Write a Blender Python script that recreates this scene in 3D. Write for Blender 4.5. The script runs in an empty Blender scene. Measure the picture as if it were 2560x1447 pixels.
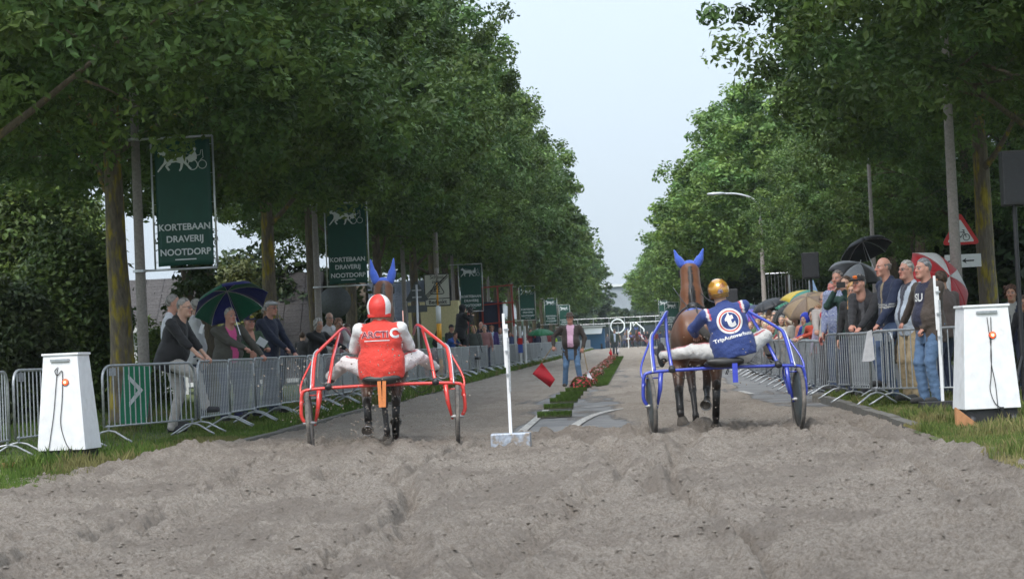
import bpy, math, random
import numpy as np
from mathutils import Vector, Matrix, Euler

# ---------------------------------------------------------------- camera, sky, light
SC = bpy.context.scene
COL = SC.collection
PI = math.pi
F_PX = 5200.0                      # focal length in pixels of the 2560 px wide photograph
CAM_Z = 1.04
ROLL = math.radians(2.6)
yaw = math.atan(300 / F_PX); pitch = math.atan(168 / F_PX)
Fv = Vector((-math.sin(yaw) * math.cos(pitch), math.cos(yaw) * math.cos(pitch), math.sin(pitch)))
Rv = Fv.cross(Vector((0, 0, 1))).normalized(); Uv = Rv.cross(Fv)
Rc = Rv * math.cos(ROLL) - Uv * math.sin(ROLL)
Uc = Rv * math.sin(ROLL) + Uv * math.cos(ROLL)
cam_d = bpy.data.cameras.new('camera'); cam = bpy.data.objects.new('camera', cam_d); COL.objects.link(cam)
m = Matrix.Identity(4)
for i in range(3):
    m[i][0] = Rc[i]; m[i][1] = Uc[i]; m[i][2] = -Fv[i]
m[2][3] = CAM_Z
cam.matrix_world = m
cam_d.sensor_width = 36; cam_d.lens = F_PX / 2560 * 36; cam_d.clip_end = 3000; cam_d.clip_start = .2
cam_d.dof.use_dof = True; cam_d.dof.focus_distance = 24.6; cam_d.dof.aperture_fstop = 8.0
SC.camera = cam

world = bpy.data.worlds.new('World'); SC.world = world; world.use_nodes = True
wn = world.node_tree.nodes; wl = world.node_tree.links
bg = wn['Background']
SUN_EL, SUN_ROT = math.radians(52), math.radians(200)
sky = wn.new('ShaderNodeTexSky'); sky.sky_type = 'NISHITA'; sky.sun_disc = False
sky.sun_elevation = SUN_EL; sky.sun_rotation = SUN_ROT; sky.dust_density = 4; sky.air_density = 1.0
mixw = wn.new('ShaderNodeMix'); mixw.data_type = 'RGBA'; mixw.inputs['Factor'].default_value = .84
wl.new(sky.outputs[0], mixw.inputs[6]); mixw.inputs[7].default_value = (3.25, 3.75, 4.25, 1)   # even cloud layer
tcw = wn.new('ShaderNodeTexCoord'); spw = wn.new('ShaderNodeSeparateXYZ'); wl.new(tcw.outputs['Generated'], spw.inputs[0])
mw = wn.new('ShaderNodeMapRange'); mw.inputs[1].default_value = 0; mw.inputs[2].default_value = 1; mw.inputs[3].default_value = 1; mw.inputs[4].default_value = 2.7
wl.new(spw.outputs[2], mw.inputs[0])                    # an overcast sky is brightest overhead
cw = wn.new('ShaderNodeTexNoise'); cw.inputs['Scale'].default_value = 2.2; cw.inputs['Detail'].default_value = 5; wl.new(tcw.outputs['Generated'], cw.inputs['Vector'])
cr = wn.new('ShaderNodeMapRange'); cr.inputs[1].default_value = .3; cr.inputs[2].default_value = .7; cr.inputs[3].default_value = .96; cr.inputs[4].default_value = 1.04; wl.new(cw.outputs[0], cr.inputs[0])
mm1 = wn.new('ShaderNodeMath'); mm1.operation = 'MULTIPLY'; wl.new(mw.outputs[0], mm1.inputs[0]); wl.new(cr.outputs[0], mm1.inputs[1])
vs = wn.new('ShaderNodeVectorMath'); vs.operation = 'SCALE'; wl.new(mixw.outputs[2], vs.inputs[0]); wl.new(mm1.outputs[0], vs.inputs[3])
wl.new(vs.outputs[0], bg.inputs[0]); bg.inputs[1].default_value = .12
sun_d = bpy.data.lights.new('sun', 'SUN'); sun = bpy.data.objects.new('sun', sun_d); COL.objects.link(sun)
sun_d.energy = 1.5; sun_d.angle = math.radians(25); sun_d.color = (1, .97, .92)
sd = Vector((math.sin(SUN_ROT) * math.cos(SUN_EL), math.cos(SUN_ROT) * math.cos(SUN_EL), math.sin(SUN_EL)))
sun.rotation_euler = sd.to_track_quat('Z', 'Y').to_euler()
SC.view_settings.view_transform = 'Standard'; SC.view_settings.look = 'None'
SC.view_settings.exposure = 0.82; SC.view_settings.gamma = 1
SC.view_settings.use_curve_mapping = False
SC.render.engine = 'CYCLES'
SC.cycles.max_bounces = 6; SC.cycles.transparent_max_bounces = 12; SC.cycles.volume_bounces = 0

# ---------------------------------------------------------------- place helpers
def zroad(Y): return .0066 * (min(Y, 262) - 24) if Y > 5 else -.125
VERGE = .17
def ray(px, py):
    dx = (px - 1280) / F_PX; dy = (py - 723.5) / F_PX
    return Fv + Rc * dx - Uc * dy
def W(px, py, Y):                      # the point seen at a spot of the photograph, at distance Y
    r = ray(px, py); return Vector((0, 0, CAM_Z)) + r * (Y / r.y)
def G(px, py, extra=0.0):              # where that line of sight meets the ground
    Y = 20.0
    for _ in range(30):
        r = ray(px, py); p = r.z / r.y
        Y2 = (zroad(Y) + extra - CAM_Z) / p
        Y = .5 * Y + .5 * max(5, min(Y2, 400))
    return W(px, py, Y)

# ---------------------------------------------------------------- materials
MATS = {}
def mat(name, col=(.5, .5, .5), rough=.6, metal=0, var=.12, scale=6, bump=0.0, bscale=60, attr=False,
        spec=.5, col2=None, c2=(.45, .6), stretch=(1, 1, 1), transl=0, alpha=1, emit=None, coat=0, sheen=0):
    if name in MATS: return MATS[name]
    M = bpy.data.materials.new(name); M.use_nodes = True; MATS[name] = M
    n = M.node_tree.nodes; l = M.node_tree.links; b = n['Principled BSDF']
    tc = n.new('ShaderNodeTexCoord'); mp = n.new('ShaderNodeMapping'); l.new(tc.outputs['Object'], mp.inputs[0])
    mp.inputs['Scale'].default_value = stretch
    nz = n.new('ShaderNodeTexNoise'); nz.inputs['Scale'].default_value = scale; nz.inputs['Detail'].default_value = 6
    nz.inputs['Roughness'].default_value = .6
    l.new(mp.outputs[0], nz.inputs['Vector'])
    if attr:
        a = n.new('ShaderNodeAttribute'); a.attribute_name = 'col'; src = a.outputs['Color']
    else:
        a = n.new('ShaderNodeRGB'); a.outputs[0].default_value = (*col, 1); src = a.outputs[0]
    if col2:
        rp = n.new('ShaderNodeValToRGB'); rp.color_ramp.elements[0].position = c2[0]; rp.color_ramp.elements[1].position = c2[1]
        l.new(nz.outputs[0], rp.inputs[0])
        mx = n.new('ShaderNodeMix'); mx.data_type = 'RGBA'; l.new(rp.outputs[0], mx.inputs['Factor'])
        l.new(src, mx.inputs[6]); mx.inputs[7].default_value = (*col2, 1); src = mx.outputs[2]
    nz2 = n.new('ShaderNodeTexNoise'); nz2.inputs['Scale'].default_value = scale * 3.3; nz2.inputs['Detail'].default_value = 8
    l.new(mp.outputs[0], nz2.inputs['Vector'])
    mr = n.new('ShaderNodeMapRange'); mr.inputs[1].default_value = .3; mr.inputs[2].default_value = .7
    mr.inputs[3].default_value = 1 - var; mr.inputs[4].default_value = 1 + var
    l.new(nz2.outputs[0], mr.inputs[0])
    vm = n.new('ShaderNodeVectorMath'); vm.operation = 'SCALE'; l.new(src, vm.inputs[0]); l.new(mr.outputs[0], vm.inputs[3])
    l.new(vm.outputs[0], b.inputs['Base Color'])
    b.inputs['Roughness'].default_value = rough; b.inputs['Metallic'].default_value = metal
    b.inputs['Specular IOR Level'].default_value = spec; b.inputs['Coat Weight'].default_value = coat
    b.inputs['Sheen Weight'].default_value = sheen
    b.inputs['Alpha'].default_value = alpha
    if bump:
        nb = n.new('ShaderNodeTexNoise'); nb.inputs['Scale'].default_value = bscale; nb.inputs['Detail'].default_value = 5
        l.new(mp.outputs[0], nb.inputs['Vector'])
        bp = n.new('ShaderNodeBump'); bp.inputs['Strength'].default_value = bump; bp.inputs['Distance'].default_value = .02
        l.new(nb.outputs[0], bp.inputs['Height']); l.new(bp.outputs[0], b.inputs['Normal'])
    if emit:
        b.inputs['Emission Color'].default_value = (*emit[0], 1); b.inputs['Emission Strength'].default_value = emit[1]
    if transl:
        tr = n.new('ShaderNodeBsdfTranslucent'); l.new(vm.outputs[0], tr.inputs[0])
        ms = n.new('ShaderNodeMixShader'); ms.inputs[0].default_value = transl
        l.new(b.outputs[0], ms.inputs[1]); l.new(tr.outputs[0], ms.inputs[2])
        l.new(ms.outputs[0], n['Material Output'].inputs[0])
    return M

# ---------------------------------------------------------------- meshes
def mesh_np(name, V, Fs, C=None, smooth=True, mi=None):
    me = bpy.data.meshes.new(name)
    V = np.asarray(V, np.float32)
    if isinstance(Fs, np.ndarray): Fs = [Fs]
    Fs = [f for f in Fs if len(f)]
    loops = np.concatenate([f.ravel() for f in Fs]).astype(np.int32)
    tot = np.concatenate([np.full(len(f), f.shape[1]) for f in Fs]).astype(np.int32)
    st = np.concatenate([[0], np.cumsum(tot)[:-1]]).astype(np.int32)
    me.vertices.add(len(V)); me.vertices.foreach_set('co', V.ravel())
    me.loops.add(len(loops)); me.loops.foreach_set('vertex_index', loops)
    me.polygons.add(len(tot)); me.polygons.foreach_set('loop_start', st); me.polygons.foreach_set('loop_total', tot)
    me.polygons.foreach_set('use_smooth', np.full(len(tot), smooth))
    if mi is not None: me.polygons.foreach_set('material_index', np.asarray(mi, np.int32))
    if C is not None:
        at = me.color_attributes.new('col', 'FLOAT_COLOR', 'POINT')
        C4 = np.ones((len(V), 4), np.float32); C4[:, :3] = C
        at.data.foreach_set('color', C4.ravel())
    me.update(calc_edges=True)
    return me

def link(name, me, mats=None, parent=None, loc=None, rot=None, kind=None, M=None):
    o = bpy.data.objects.new(name, me); COL.objects.link(o)
    if mats is not None and me is not None:
        if not isinstance(mats, (list, tuple)): mats = [mats]
        if len(me.materials) == 0:
            for q in mats: me.materials.append(q)
    if parent is not None: o.parent = parent
    if loc is not None: o.location = loc
    if rot is not None: o.rotation_euler = rot
    if M is not None: o.matrix_local = M
    if kind: o['kind'] = kind
    return o
def tag(o, label, cat, group=None, kind=None):
    if label: o['label'] = label
    if cat: o['category'] = cat
    if group: o['group'] = group
    if kind: o['kind'] = kind
    return o
def thing(name, label, cat, loc=(0, 0, 0), rotz=0, group=None, M=None):
    o = bpy.data.objects.new(name, None); COL.objects.link(o)
    if M is not None: o.matrix_world = M
    else: o.location = loc; o.rotation_euler = (0, 0, rotz)
    o.empty_display_size = .1
    return tag(o, label, cat, group)
KIDS = {}
def copy_tree(o, parent=None):
    c = o.copy(); COL.objects.link(c)
    if parent is not None: c.parent = parent
    for ch in [x for x in o.children]: copy_tree(ch, c)
    return c

class MB:
    """collects shapes into one mesh"""
    def __init__(s): s.v = []; s.f = []; s.n = 0; s.c = []; s.cc = None
    def add(s, V, F):
        V = [tuple(p) for p in V]; s.v += V; s.f += [tuple(i + s.n for i in f) for f in F]; s.n += len(V)
        s.c += [s.cc or (1, 1, 1)] * len(V)
        return s
    def box(s, c, d, R=None, b=0.0, taper=None):
        x, y, z = [q / 2 for q in d]; V = []
        for sz in (-1, 1):
            t = 1 if not taper or sz < 0 else taper
            tx, ty = (t, t) if not isinstance(t, tuple) else t
            V += [(-x * tx, -y * ty, z * sz), (x * tx, -y * ty, z * sz), (x * tx, y * ty, z * sz), (-x * tx, y * ty, z * sz)]
        V = [Vector(p) for p in V]
        if R is not None: V = [R @ p for p in V]
        V = [p + Vector(c) for p in V]
        return s.add(V, [(3, 2, 1, 0), (4, 5, 6, 7), (0, 1, 5, 4), (1, 2, 6, 5), (2, 3, 7, 6), (3, 0, 4, 7)])
    def tube(s, pts, r, n=8, caps=True, closed=False):
        pts = [Vector(p) for p in pts]; m_ = len(pts)
        rs = r if isinstance(r, (list, tuple)) else [r] * m_
        V = []; prev = None
        for i, p in enumerate(pts):
            if closed: t = (pts[(i + 1) % m_] - pts[i - 1]).normalized()
            else: t = (pts[min(i + 1, m_ - 1)] - pts[max(i - 1, 0)]).normalized()
            if prev is None:
                a = t.cross(Vector((0, 0, 1)));  a = a if a.length > .1 else t.cross(Vector((0, 1, 0)))
            else: a = prev - t * prev.dot(t)
            a.normalize(); prev = a; b = t.cross(a)
            for k in range(n):
                w = 2 * PI * k / n; V.append(p + (a * math.cos(w) + b * math.sin(w)) * rs[i])
        F = []
        for i in range(m_ if closed else m_ - 1):
            j = (i + 1) % m_
            for k in range(n): F.append((i * n + k, j * n + k, j * n + (k + 1) % n, i * n + (k + 1) % n))
        if caps and not closed:
            F.append(tuple(range(n))); F.append(tuple((m_ - 1) * n + k for k in reversed(range(n))))
        return s.add(V, [tuple(reversed(f)) for f in F])
    def lathe(s, prof, n=24, c=(0, 0, 0), R=None):
        V = []; F = []
        for (r, z) in prof:
            for k in range(n):
                w = 2 * PI * k / n; p = Vector((r * math.cos(w), r * math.sin(w), z))
                if R is not None: p = R @ p
                V.append(p + Vector(c))
        for i in range(len(prof) - 1):
            for k in range(n): F.append((i * n + k, i * n + (k + 1) % n, (i + 1) * n + (k + 1) % n, (i + 1) * n + k))
        return s.add(V, F)
    def prism(s, poly, y0, y1):          # outline in xz, thickness in y
        n = len(poly); V = [(x, y0, z) for x, z in poly] + [(x, y1, z) for x, z in poly]
        F = [tuple(range(n)), tuple(reversed(range(n, 2 * n)))] + [((i + 1) % n, i, n + i, n + (i + 1) % n) for i in range(n)]
        return s.add(V, F)
    def mesh(s, name, smooth=False, col=False):
        me = bpy.data.meshes.new(name); me.from_pydata(s.v, [], s.f)
        if smooth: me.polygons.foreach_set('use_smooth', [True] * len(me.polygons))
        if col:
            at = me.color_attributes.new('col', 'FLOAT_COLOR', 'POINT')
            at.data.foreach_set('color', np.array([(*c, 1) for c in s.c], np.float32).ravel())
        me.update(); return me
    def obj(s, name, mats, parent=None, smooth=False, loc=None, rot=None, bevel=0, kind=None, M=None):
        o = link(name, s.mesh(name, smooth), mats, parent, loc, rot, kind, M)
        if bevel:
            b = o.modifiers.new('bevel', 'BEVEL'); b.width = bevel; b.segments = 2; b.limit_method = 'ANGLE'
        return o

def smoothcurve(pts, n=6):
    pts = [Vector(p) for p in pts]; out = []
    P = [2 * pts[0] - pts[1]] + pts + [2 * pts[-1] - pts[-2]]
    for i in range(1, len(P) - 2):
        for k in range(n):
            t = k / n; a, b, c, d = P[i - 1], P[i], P[i + 1], P[i + 2]
            out.append(.5 * ((2 * b) + (-a + c) * t + (2 * a - 5 * b + 4 * c - d) * t * t + (-a + 3 * b - 3 * c + d) * t ** 3))
    out.append(pts[-1]); return out

def text_mesh(s, size, bold=.0, extrude=.002, align='CENTER', shear=0, space=1.0):
    cu = bpy.data.curves.new('lettering', 'FONT'); cu.body = s; cu.size = size; cu.align_x = align; cu.align_y = 'CENTER'
    cu.extrude = extrude; cu.offset = bold * size; cu.shear = shear; cu.resolution_u = 3; cu.space_character = space
    o = bpy.data.objects.new('t', cu); COL.objects.link(o)
    dg = bpy.context.evaluated_depsgraph_get(); me = bpy.data.meshes.new_from_object(o.evaluated_get(dg))
    bpy.data.objects.remove(o); bpy.data.curves.remove(cu)
    me.materials.clear()
    return me
def text_obj(s, size, mt, parent, M, name='lettering', **k):
    return link(name, text_mesh(s, size, **k), mt, parent, M=M)

# ---------------------------------------------------------------- noise
_rng = np.random.default_rng(7)
_lat = _rng.random((256, 256)).astype(np.float32)
def vnoise(x, y, seed=0):
    x = x + seed * 17.13; y = y + seed * 9.71
    xi = np.floor(x).astype(int); yi = np.floor(y).astype(int); fx = x - xi; fy = y - yi
    fx = fx * fx * fx * (fx * (fx * 6 - 15) + 10); fy = fy * fy * fy * (fy * (fy * 6 - 15) + 10)
    a = _lat[xi % 256, yi % 256]; b = _lat[(xi + 1) % 256, yi % 256]; c = _lat[xi % 256, (yi + 1) % 256]; d = _lat[(xi + 1) % 256, (yi + 1) % 256]
    return (a + (b - a) * fx) * (1 - fy) + (c + (d - c) * fx) * fy - .5
def fbm(x, y, o=4, seed=0, g=.5):
    s = 0; a = 1; f = 1
    for i in range(o):
        s = s + a * vnoise(x * f, y * f, seed + i); a *= g; f *= 2.03
    return s

# ---------------------------------------------------------------- signed distance shapes turned into meshes
def surfnets(D, org, h):
    S = D < 0
    a = [S[i:S.shape[0] - 1 + i, j:S.shape[1] - 1 + j, k:S.shape[2] - 1 + k] for i in (0, 1) for j in (0, 1) for k in (0, 1)]
    c = sum(q.astype(np.int8) for q in a); act = (c > 0) & (c < 8)
    idx = np.argwhere(act); I, J, K = idx.T
    pos = np.zeros((len(idx), 3), np.float32); cnt = np.zeros(len(idx), np.float32)
    corners = [(i, j, k) for i in (0, 1) for j in (0, 1) for k in (0, 1)]
    for p in corners:
        for ax in range(3):
            if p[ax] == 0:
                q = list(p); q[ax] = 1
                da = D[I + p[0], J + p[1], K + p[2]]; db = D[I + q[0], J + q[1], K + q[2]]
                m_ = (da < 0) != (db < 0); t = np.where(m_, da / np.where(m_, da - db, 1), 0)
                for k in range(3):
                    pos[:, k] += np.where(m_, p[k] + (t if k == ax else 0), 0)
                cnt += m_
    V = (idx + pos / cnt[:, None]) * h + org
    vid = np.full(act.shape, -1, np.int32); vid[act] = np.arange(len(idx))
    Q = []
    n = S.shape
    for ax in range(3):
        u, v = [(1, 2), (2, 0), (0, 1)][ax]
        s0 = [slice(1, n[k] - 1) for k in range(3)]; s1 = list(s0)
        s0[ax] = slice(0, n[ax] - 1); s1[ax] = slice(1, n[ax])
        A, Bq = S[tuple(s0)], S[tuple(s1)]
        e = np.argwhere(A != Bq); ins = A[tuple(e.T)]
        base = e.copy(); base[:, u] += 1; base[:, v] += 1
        def cell(du, dv):
            b = base.copy(); b[:, u] -= du; b[:, v] -= dv
            return vid[b[:, 0], b[:, 1], b[:, 2]]
        q = np.stack([cell(1, 1), cell(0, 1), cell(0, 0), cell(1, 0)], 1)
        q[~ins] = q[~ins][:, ::-1]
        Q.append(q)
    Q = np.concatenate(Q); Q = Q[(Q >= 0).all(1)]
    return V, Q, idx

class SDF:
    def __init__(s): s.p = []
    def cap(s, a, b, ra, rb=None, k=.02, id=0, sub=False):
        s.p.append(('c', np.array(a, np.float32), np.array(b, np.float32), ra, ra if rb is None else rb, k, id, sub, None)); return s
    def ell(s, c, r, R=None, k=.02, id=0, sub=False, cut=None):
        Rm = np.eye(3, dtype=np.float32) if R is None else np.array(R, np.float32)[:3, :3]
        s.p.append(('e', np.array(c, np.float32), Rm, np.array(r, np.float32), 0, k, id, sub, cut)); return s
    def build(s, h, noise=0, nf=1.0, post=None, seed=0):
        lo = np.full(3, 1e9); hi = np.full(3, -1e9); bb = []
        for p in s.p:
            if p[0] == 'c':
                l_ = np.minimum(p[1] - p[3], p[2] - p[4]); h_ = np.maximum(p[1] + p[3], p[2] + p[4])
            else:
                e = np.sqrt(((p[2] * p[3][None, :]) ** 2).sum(1)); l_ = p[1] - e; h_ = p[1] + e
            bb.append((l_, h_))
            if not p[7]: lo = np.minimum(lo, l_); hi = np.maximum(hi, h_)
        org = lo - 3 * h; n = np.ceil((hi - lo) / h).astype(int) + 7
        D = np.full(n, .5, np.float32); ID = np.zeros(n, np.int16); DB = np.full(n, 9., np.float32)
        ax = [(org[i] + np.arange(n[i]) * h).astype(np.float32) for i in range(3)]
        for p, (l_, h_) in zip(s.p, bb):
            k = p[5]; pad = k + 3 * h
            i0 = np.clip(((l_ - pad - org) / h).astype(int), 0, n - 1); i1 = np.clip(((h_ + pad - org) / h).astype(int) + 1, 1, n)
            sl = tuple(slice(i0[i], i1[i]) for i in range(3))
            X = ax[0][sl[0]][:, None, None]; Y = ax[1][sl[1]][None, :, None]; Z = ax[2][sl[2]][None, None, :]
            if 0 in (X.size, Y.size, Z.size): continue
            if p[0] == 'c':
                a, b = p[1], p[2]; ba = b - a; L = float(ba @ ba) + 1e-9
                px, py, pz = X - a[0], Y - a[1], Z - a[2]
                t = np.clip((px * ba[0] + py * ba[1] + pz * ba[2]) / L, 0, 1)
                d = np.sqrt((px - t * ba[0]) ** 2 + (py - t * ba[1]) ** 2 + (pz - t * ba[2]) ** 2) - (p[3] + (p[4] - p[3]) * t)
            else:
                c, R, r = p[1], p[2], p[3]
                px, py, pz = X - c[0], Y - c[1], Z - c[2]
                q = [px * R[0, i] + py * R[1, i] + pz * R[2, i] for i in range(3)]
                k0 = np.sqrt(sum((q[i] / r[i]) ** 2 for i in range(3))); k1 = np.sqrt(sum((q[i] / r[i] ** 2) ** 2 for i in range(3))) + 1e-6
                d = k0 * (k0 - 1) / k1
                if p[8] is not None:
                    o_, nn = p[8]
                    d = np.maximum(d, -((X - o_[0]) * nn[0] + (Y - o_[1]) * nn[1] + (Z - o_[2]) * nn[2]))
            cur = D[sl]
            if p[7]:
                h2 = np.clip(.5 - .5 * (cur + d) / k, 0, 1); D[sl] = cur * (1 - h2) - d * h2 + k * h2 * (1 - h2)
                if p[6]:
                    m_ = d < DB[sl]; t = ID[sl]; t[(d < .004)] = p[6]
                continue
            h2 = np.clip(.5 + .5 * (cur - d) / k, 0, 1); D[sl] = cur * (1 - h2) + d * h2 - k * h2 * (1 - h2)
            db = DB[sl]; m_ = d < db; t = ID[sl]; t[m_] = p[6]; db[m_] = d[m_]
        X = ax[0][:, None, None]; Y = ax[1][None, :, None]; Z = ax[2][None, None, :]
        if noise:
            f = nf; q = seed * 1.7
            D = D + noise * (np.sin(21 * f * X + 5 * np.sin(13 * f * Z + q) + q) * np.sin(27 * f * Z + 4 * np.sin(11 * f * X + q) + 3 * np.sin(9 * f * Y))
                             + .5 * np.sin(47 * f * Z + 6 * np.sin(15 * f * X + 2 * q)) * np.sin(33 * f * Y + 5 * np.sin(9 * f * Z)))
        if post is not None: D = post(D, X, Y, Z)
        V, Q, idx = surfnets(D, org, h)
        g = np.clip(np.round((V - org) / h).astype(int), 0, n - 1)
        return V, Q, ID[g[:, 0], g[:, 1], g[:, 2]]

def ik(a, b, l1, l2, pole):
    a = Vector(a); b = Vector(b); d = b - a; L = d.length
    if L > (l1 + l2) * .995: b = a + d.normalized() * (l1 + l2) * .995; d = b - a; L = d.length
    x = (l1 * l1 - l2 * l2 + L * L) / (2 * L); hgt = math.sqrt(max(0, l1 * l1 - x * x))
    u = d.normalized(); pl = Vector(pole); pl = (pl - u * pl.dot(u)).normalized()
    return a + u * x + pl * hgt, b

# ================================================================ ground
def mat_ground():
    M = bpy.data.materials.new('sand_and_asphalt'); M.use_nodes = True; n = M.node_tree.nodes; l = M.node_tree.links
    b = n['Principled BSDF']; b.inputs['Roughness'].default_value = .95; b.inputs['Specular IOR Level'].default_value = .15
    tc = n.new('ShaderNodeTexCoord')
    def noise(sc, det=6, rough=.6):
        q = n.new('ShaderNodeTexNoise'); q.inputs['Scale'].default_value = sc; q.inputs['Detail'].default_value = det
        q.inputs['Roughness'].default_value = rough; l.new(tc.outputs['Object'], q.inputs['Vector']); return q.outputs[0]
    def ramp(src, c0, c1, p0=.35, p1=.65):
        r = n.new('ShaderNodeValToRGB'); r.color_ramp.elements[0].color = (*c0, 1); r.color_ramp.elements[1].color = (*c1, 1)
        r.color_ramp.elements[0].position = p0; r.color_ramp.elements[1].position = p1; l.new(src, r.inputs[0]); return r.outputs[0]
    def mix(f, a, c, mode='MIX'):
        q = n.new('ShaderNodeMix'); q.data_type = 'RGBA'; q.blend_type = mode
        for s_, i in ((f, 0), (a, 6), (c, 7)):
            if isinstance(s_, (int, float)): q.inputs[i].default_value = s_
            elif isinstance(s_, tuple): q.inputs[i].default_value = (*s_, 1)
            else: l.new(s_, q.inputs[i])
        return q.outputs[2]
    a = n.new('ShaderNodeAttribute'); a.attribute_name = 'col'       # r: sand cover, g: dampness and darker low spots, b: asphalt wetness
    sp = n.new('ShaderNodeSeparateColor'); l.new(a.outputs['Color'], sp.inputs[0])
    damp = noise(.7, 8, .7)
    sand = mix(ramp(damp, (0, 0, 0), (1, 1, 1), .36, .62), (.365, .312, .268), (.50, .437, .378))
    sand = mix(ramp(noise(9, 8, .75), (0, 0, 0), (1, 1, 1), .35, .7), sand, (.42, .362, .31))
    grain = ramp(noise(260, 4, .8), (.72, .72, .72), (1.2, 1.2, 1.2))
    sand = mix(1.0, sand, grain, 'MULTIPLY'); sand = mix(1.0, sand, ramp(noise(38, 6, .8), (.66, .65, .62), (1.18, 1.19, 1.20), .36, .60), 'MULTIPLY')
    sand = mix(sp.outputs[1], sand, (.28, .24, .205))
    asp = mix(ramp(noise(1.3, 6), (0, 0, 0), (1, 1, 1)), (.135, .138, .145), (.205, .203, .20))
    asp = mix(1.0, asp, ramp(noise(90, 3, .8), (.8, .8, .8), (1.2, 1.2, 1.2)), 'MULTIPLY')
    nz = noise(5, 9, .75)
    ad = n.new('ShaderNodeMath'); ad.operation = 'ADD'; l.new(sp.outputs[0], ad.inputs[0]); l.new(nz, ad.inputs[1])
    f = ramp(ad.outputs[0], (0, 0, 0), (1, 1, 1), .78, 1.12)
    l.new(mix(f, asp, sand), b.inputs['Base Color'])
    bp = n.new('ShaderNodeBump'); bp.inputs['Strength'].default_value = 1.0; bp.inputs['Distance'].default_value = .09
    mm = n.new('ShaderNodeMath'); mm.operation = 'MULTIPLY'; l.new(noise(30, 10, .82), mm.inputs[0]); l.new(f, mm.inputs[1])
    l.new(mm.outputs[0], bp.inputs['Height']); l.new(bp.outputs[0], b.inputs['Normal'])
    return M
MG = mat_ground()

KL = lambda Y: -5.15 + .0026 * (Y - 40)          # left kerb line
KR = 2.95                                                                # right kerb line
pits = [(random.Random(i).uniform(-6, 4), random.Random(i + 999).uniform(8, 27.5), random.Random(i + 5000).uniform(.05, .16), random.Random(i + 70).uniform(.012, .04)) for i in range(420)]

def sand_height(X, Y):
    near = np.clip((27.2 - Y + .5 * vnoise(X * 1.2, Y * 0.6, 3)) / 1.2, 0, 1); near = near * near * (3 - 2 * near)
    w1 = X + .35 * fbm(X * .8, Y * .5, 2, 60); w2 = Y + .35 * fbm(X * .8, Y * .5, 2, 61)
    big = .065 * fbm(w1 * .55, w2 * .5, 3, 20)
    mid = .020 * (1 - np.abs(fbm(w1 * 1.7, w2 * 1.5, 4, 30, .62)) * 3.0)
    fine = .040 * np.abs(fbm(X * 6.5, Y * 5.5, 5, 40, .72)) + .030 * fbm(X * 19, Y * 14, 4, 50, .75) + .030 * np.clip(np.abs(fbm(X * 11, Y * 9, 3, 55, .6)) - .08, 0, 1)
    lump = .035 * np.clip(fbm(X * 3.1 + .4 * Y, Y * 2.6, 3, 77, .6) * 3, -.2, 1)
    h = near * (.028 + big + mid * .55 + fine + lump)
    for (x0, sl, wd) in ((-3.9, .03, .05), (-2.1, .035, .05), (.1, .03, .05), (1.9, .03, .06), (-5.0, -.05, .12), (-.7, .10, .10), (.8, -.12, .11), (2.5, .02, .09), (-3.0, .14, .1), (-1.6, -.2, .1)):
        d = (X - (x0 + sl * (24 - Y) + .10 * np.sin(Y * .7 + x0))) / wd
        h = h - near * .065 * np.exp(-d * d) + near * .040 * np.exp(-(np.abs(d) - 1.8) ** 2)
    return h, near

def ground_grid(Ys, nx, xl, xr):
    T = np.linspace(0, 1, nx); Yg = np.repeat(np.array(Ys)[:, None], nx, 1)
    L = np.array([xl(y) for y in Ys])[:, None]; R = np.array([xr(y) for y in Ys])[:, None]
    return L + (R - L) * T[None, :], Yg
def zr(Y): return np.where(Y > 5, .0066 * (np.minimum(Y, 262) - 24), -.125)
def grid_faces(ny, nx):
    i = np.arange(ny - 1)[:, None] * nx + np.arange(nx - 1)[None, :]
    return np.stack([i, i + 1, i + nx + 1, i + nx], -1).reshape(-1, 4)

# -- deep loose sand in the foreground
Ys = []; y = 7.5
while y < 28.2: Ys.append(y); y += max(.022, .0022 * y) if y > 9.5 else .05
X, Y = ground_grid(Ys, 470, lambda y: -max(3.2, .34 * y + .9) if y < 17.5 else -6.9, lambda y: max(2.6, .27 * y + .4) if y < 14 else 4.2)
h, near = sand_height(X, Y)
for (px_, py_, pr, pd) in pits:
    m_ = (np.abs(X - px_) < 3 * pr) & (np.abs(Y - py_) < 4 * pr)
    if m_.any():
        d = np.sqrt(((X[m_] - px_) / pr) ** 2 + ((Y[m_] - py_) / (pr * 1.4)) ** 2)
        h[m_] += -pd * np.exp(-d * d * 1.3) + pd * .6 * np.exp(-(d - 1.5) ** 2 * 3)
heap = .16 * np.exp(-((X + 5.0) / .45) ** 2 - ((Y - 22.3) / 1.5) ** 2) + .05 * np.exp(-((X + .3) / 1.3) ** 2 - ((Y - 26.0) / .7) ** 2)
h = h + heap * near
Z = zr(Y) + .006 + h
wob = .12 * fbm(Y * .9, X * 0 + 3, 3, 9)
Z = np.where(X > KR + .05 + wob, Z - .25, Z); Z = np.where(X < KL(0) - .45 - .03 * (24 - Y).clip(0) + wob, Z - .02, Z)
C = np.stack([np.clip(.55 + near * 1.0, 0, 1), np.clip(-fbm(X * 1.3, Y * .8, 5, 88, .7) * 1.6 - .05 + np.where(h - .03 * near < -.02, .2, 0), 0, .6), near * 0], -1)
far_fade = np.clip((Y - 27.0), 0, 1)
C[..., 0] = np.where(Y > 27.2, np.clip(C[..., 0] - far_fade * 2, 0, 1), C[..., 0])
keep = ~((Y > 27.2))
sand = link('sand', mesh_np('sand', np.stack([X, Y, Z], -1).reshape(-1, 3), grid_faces(*X.shape), C.reshape(-1, 3)), MG, kind='structure')

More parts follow.
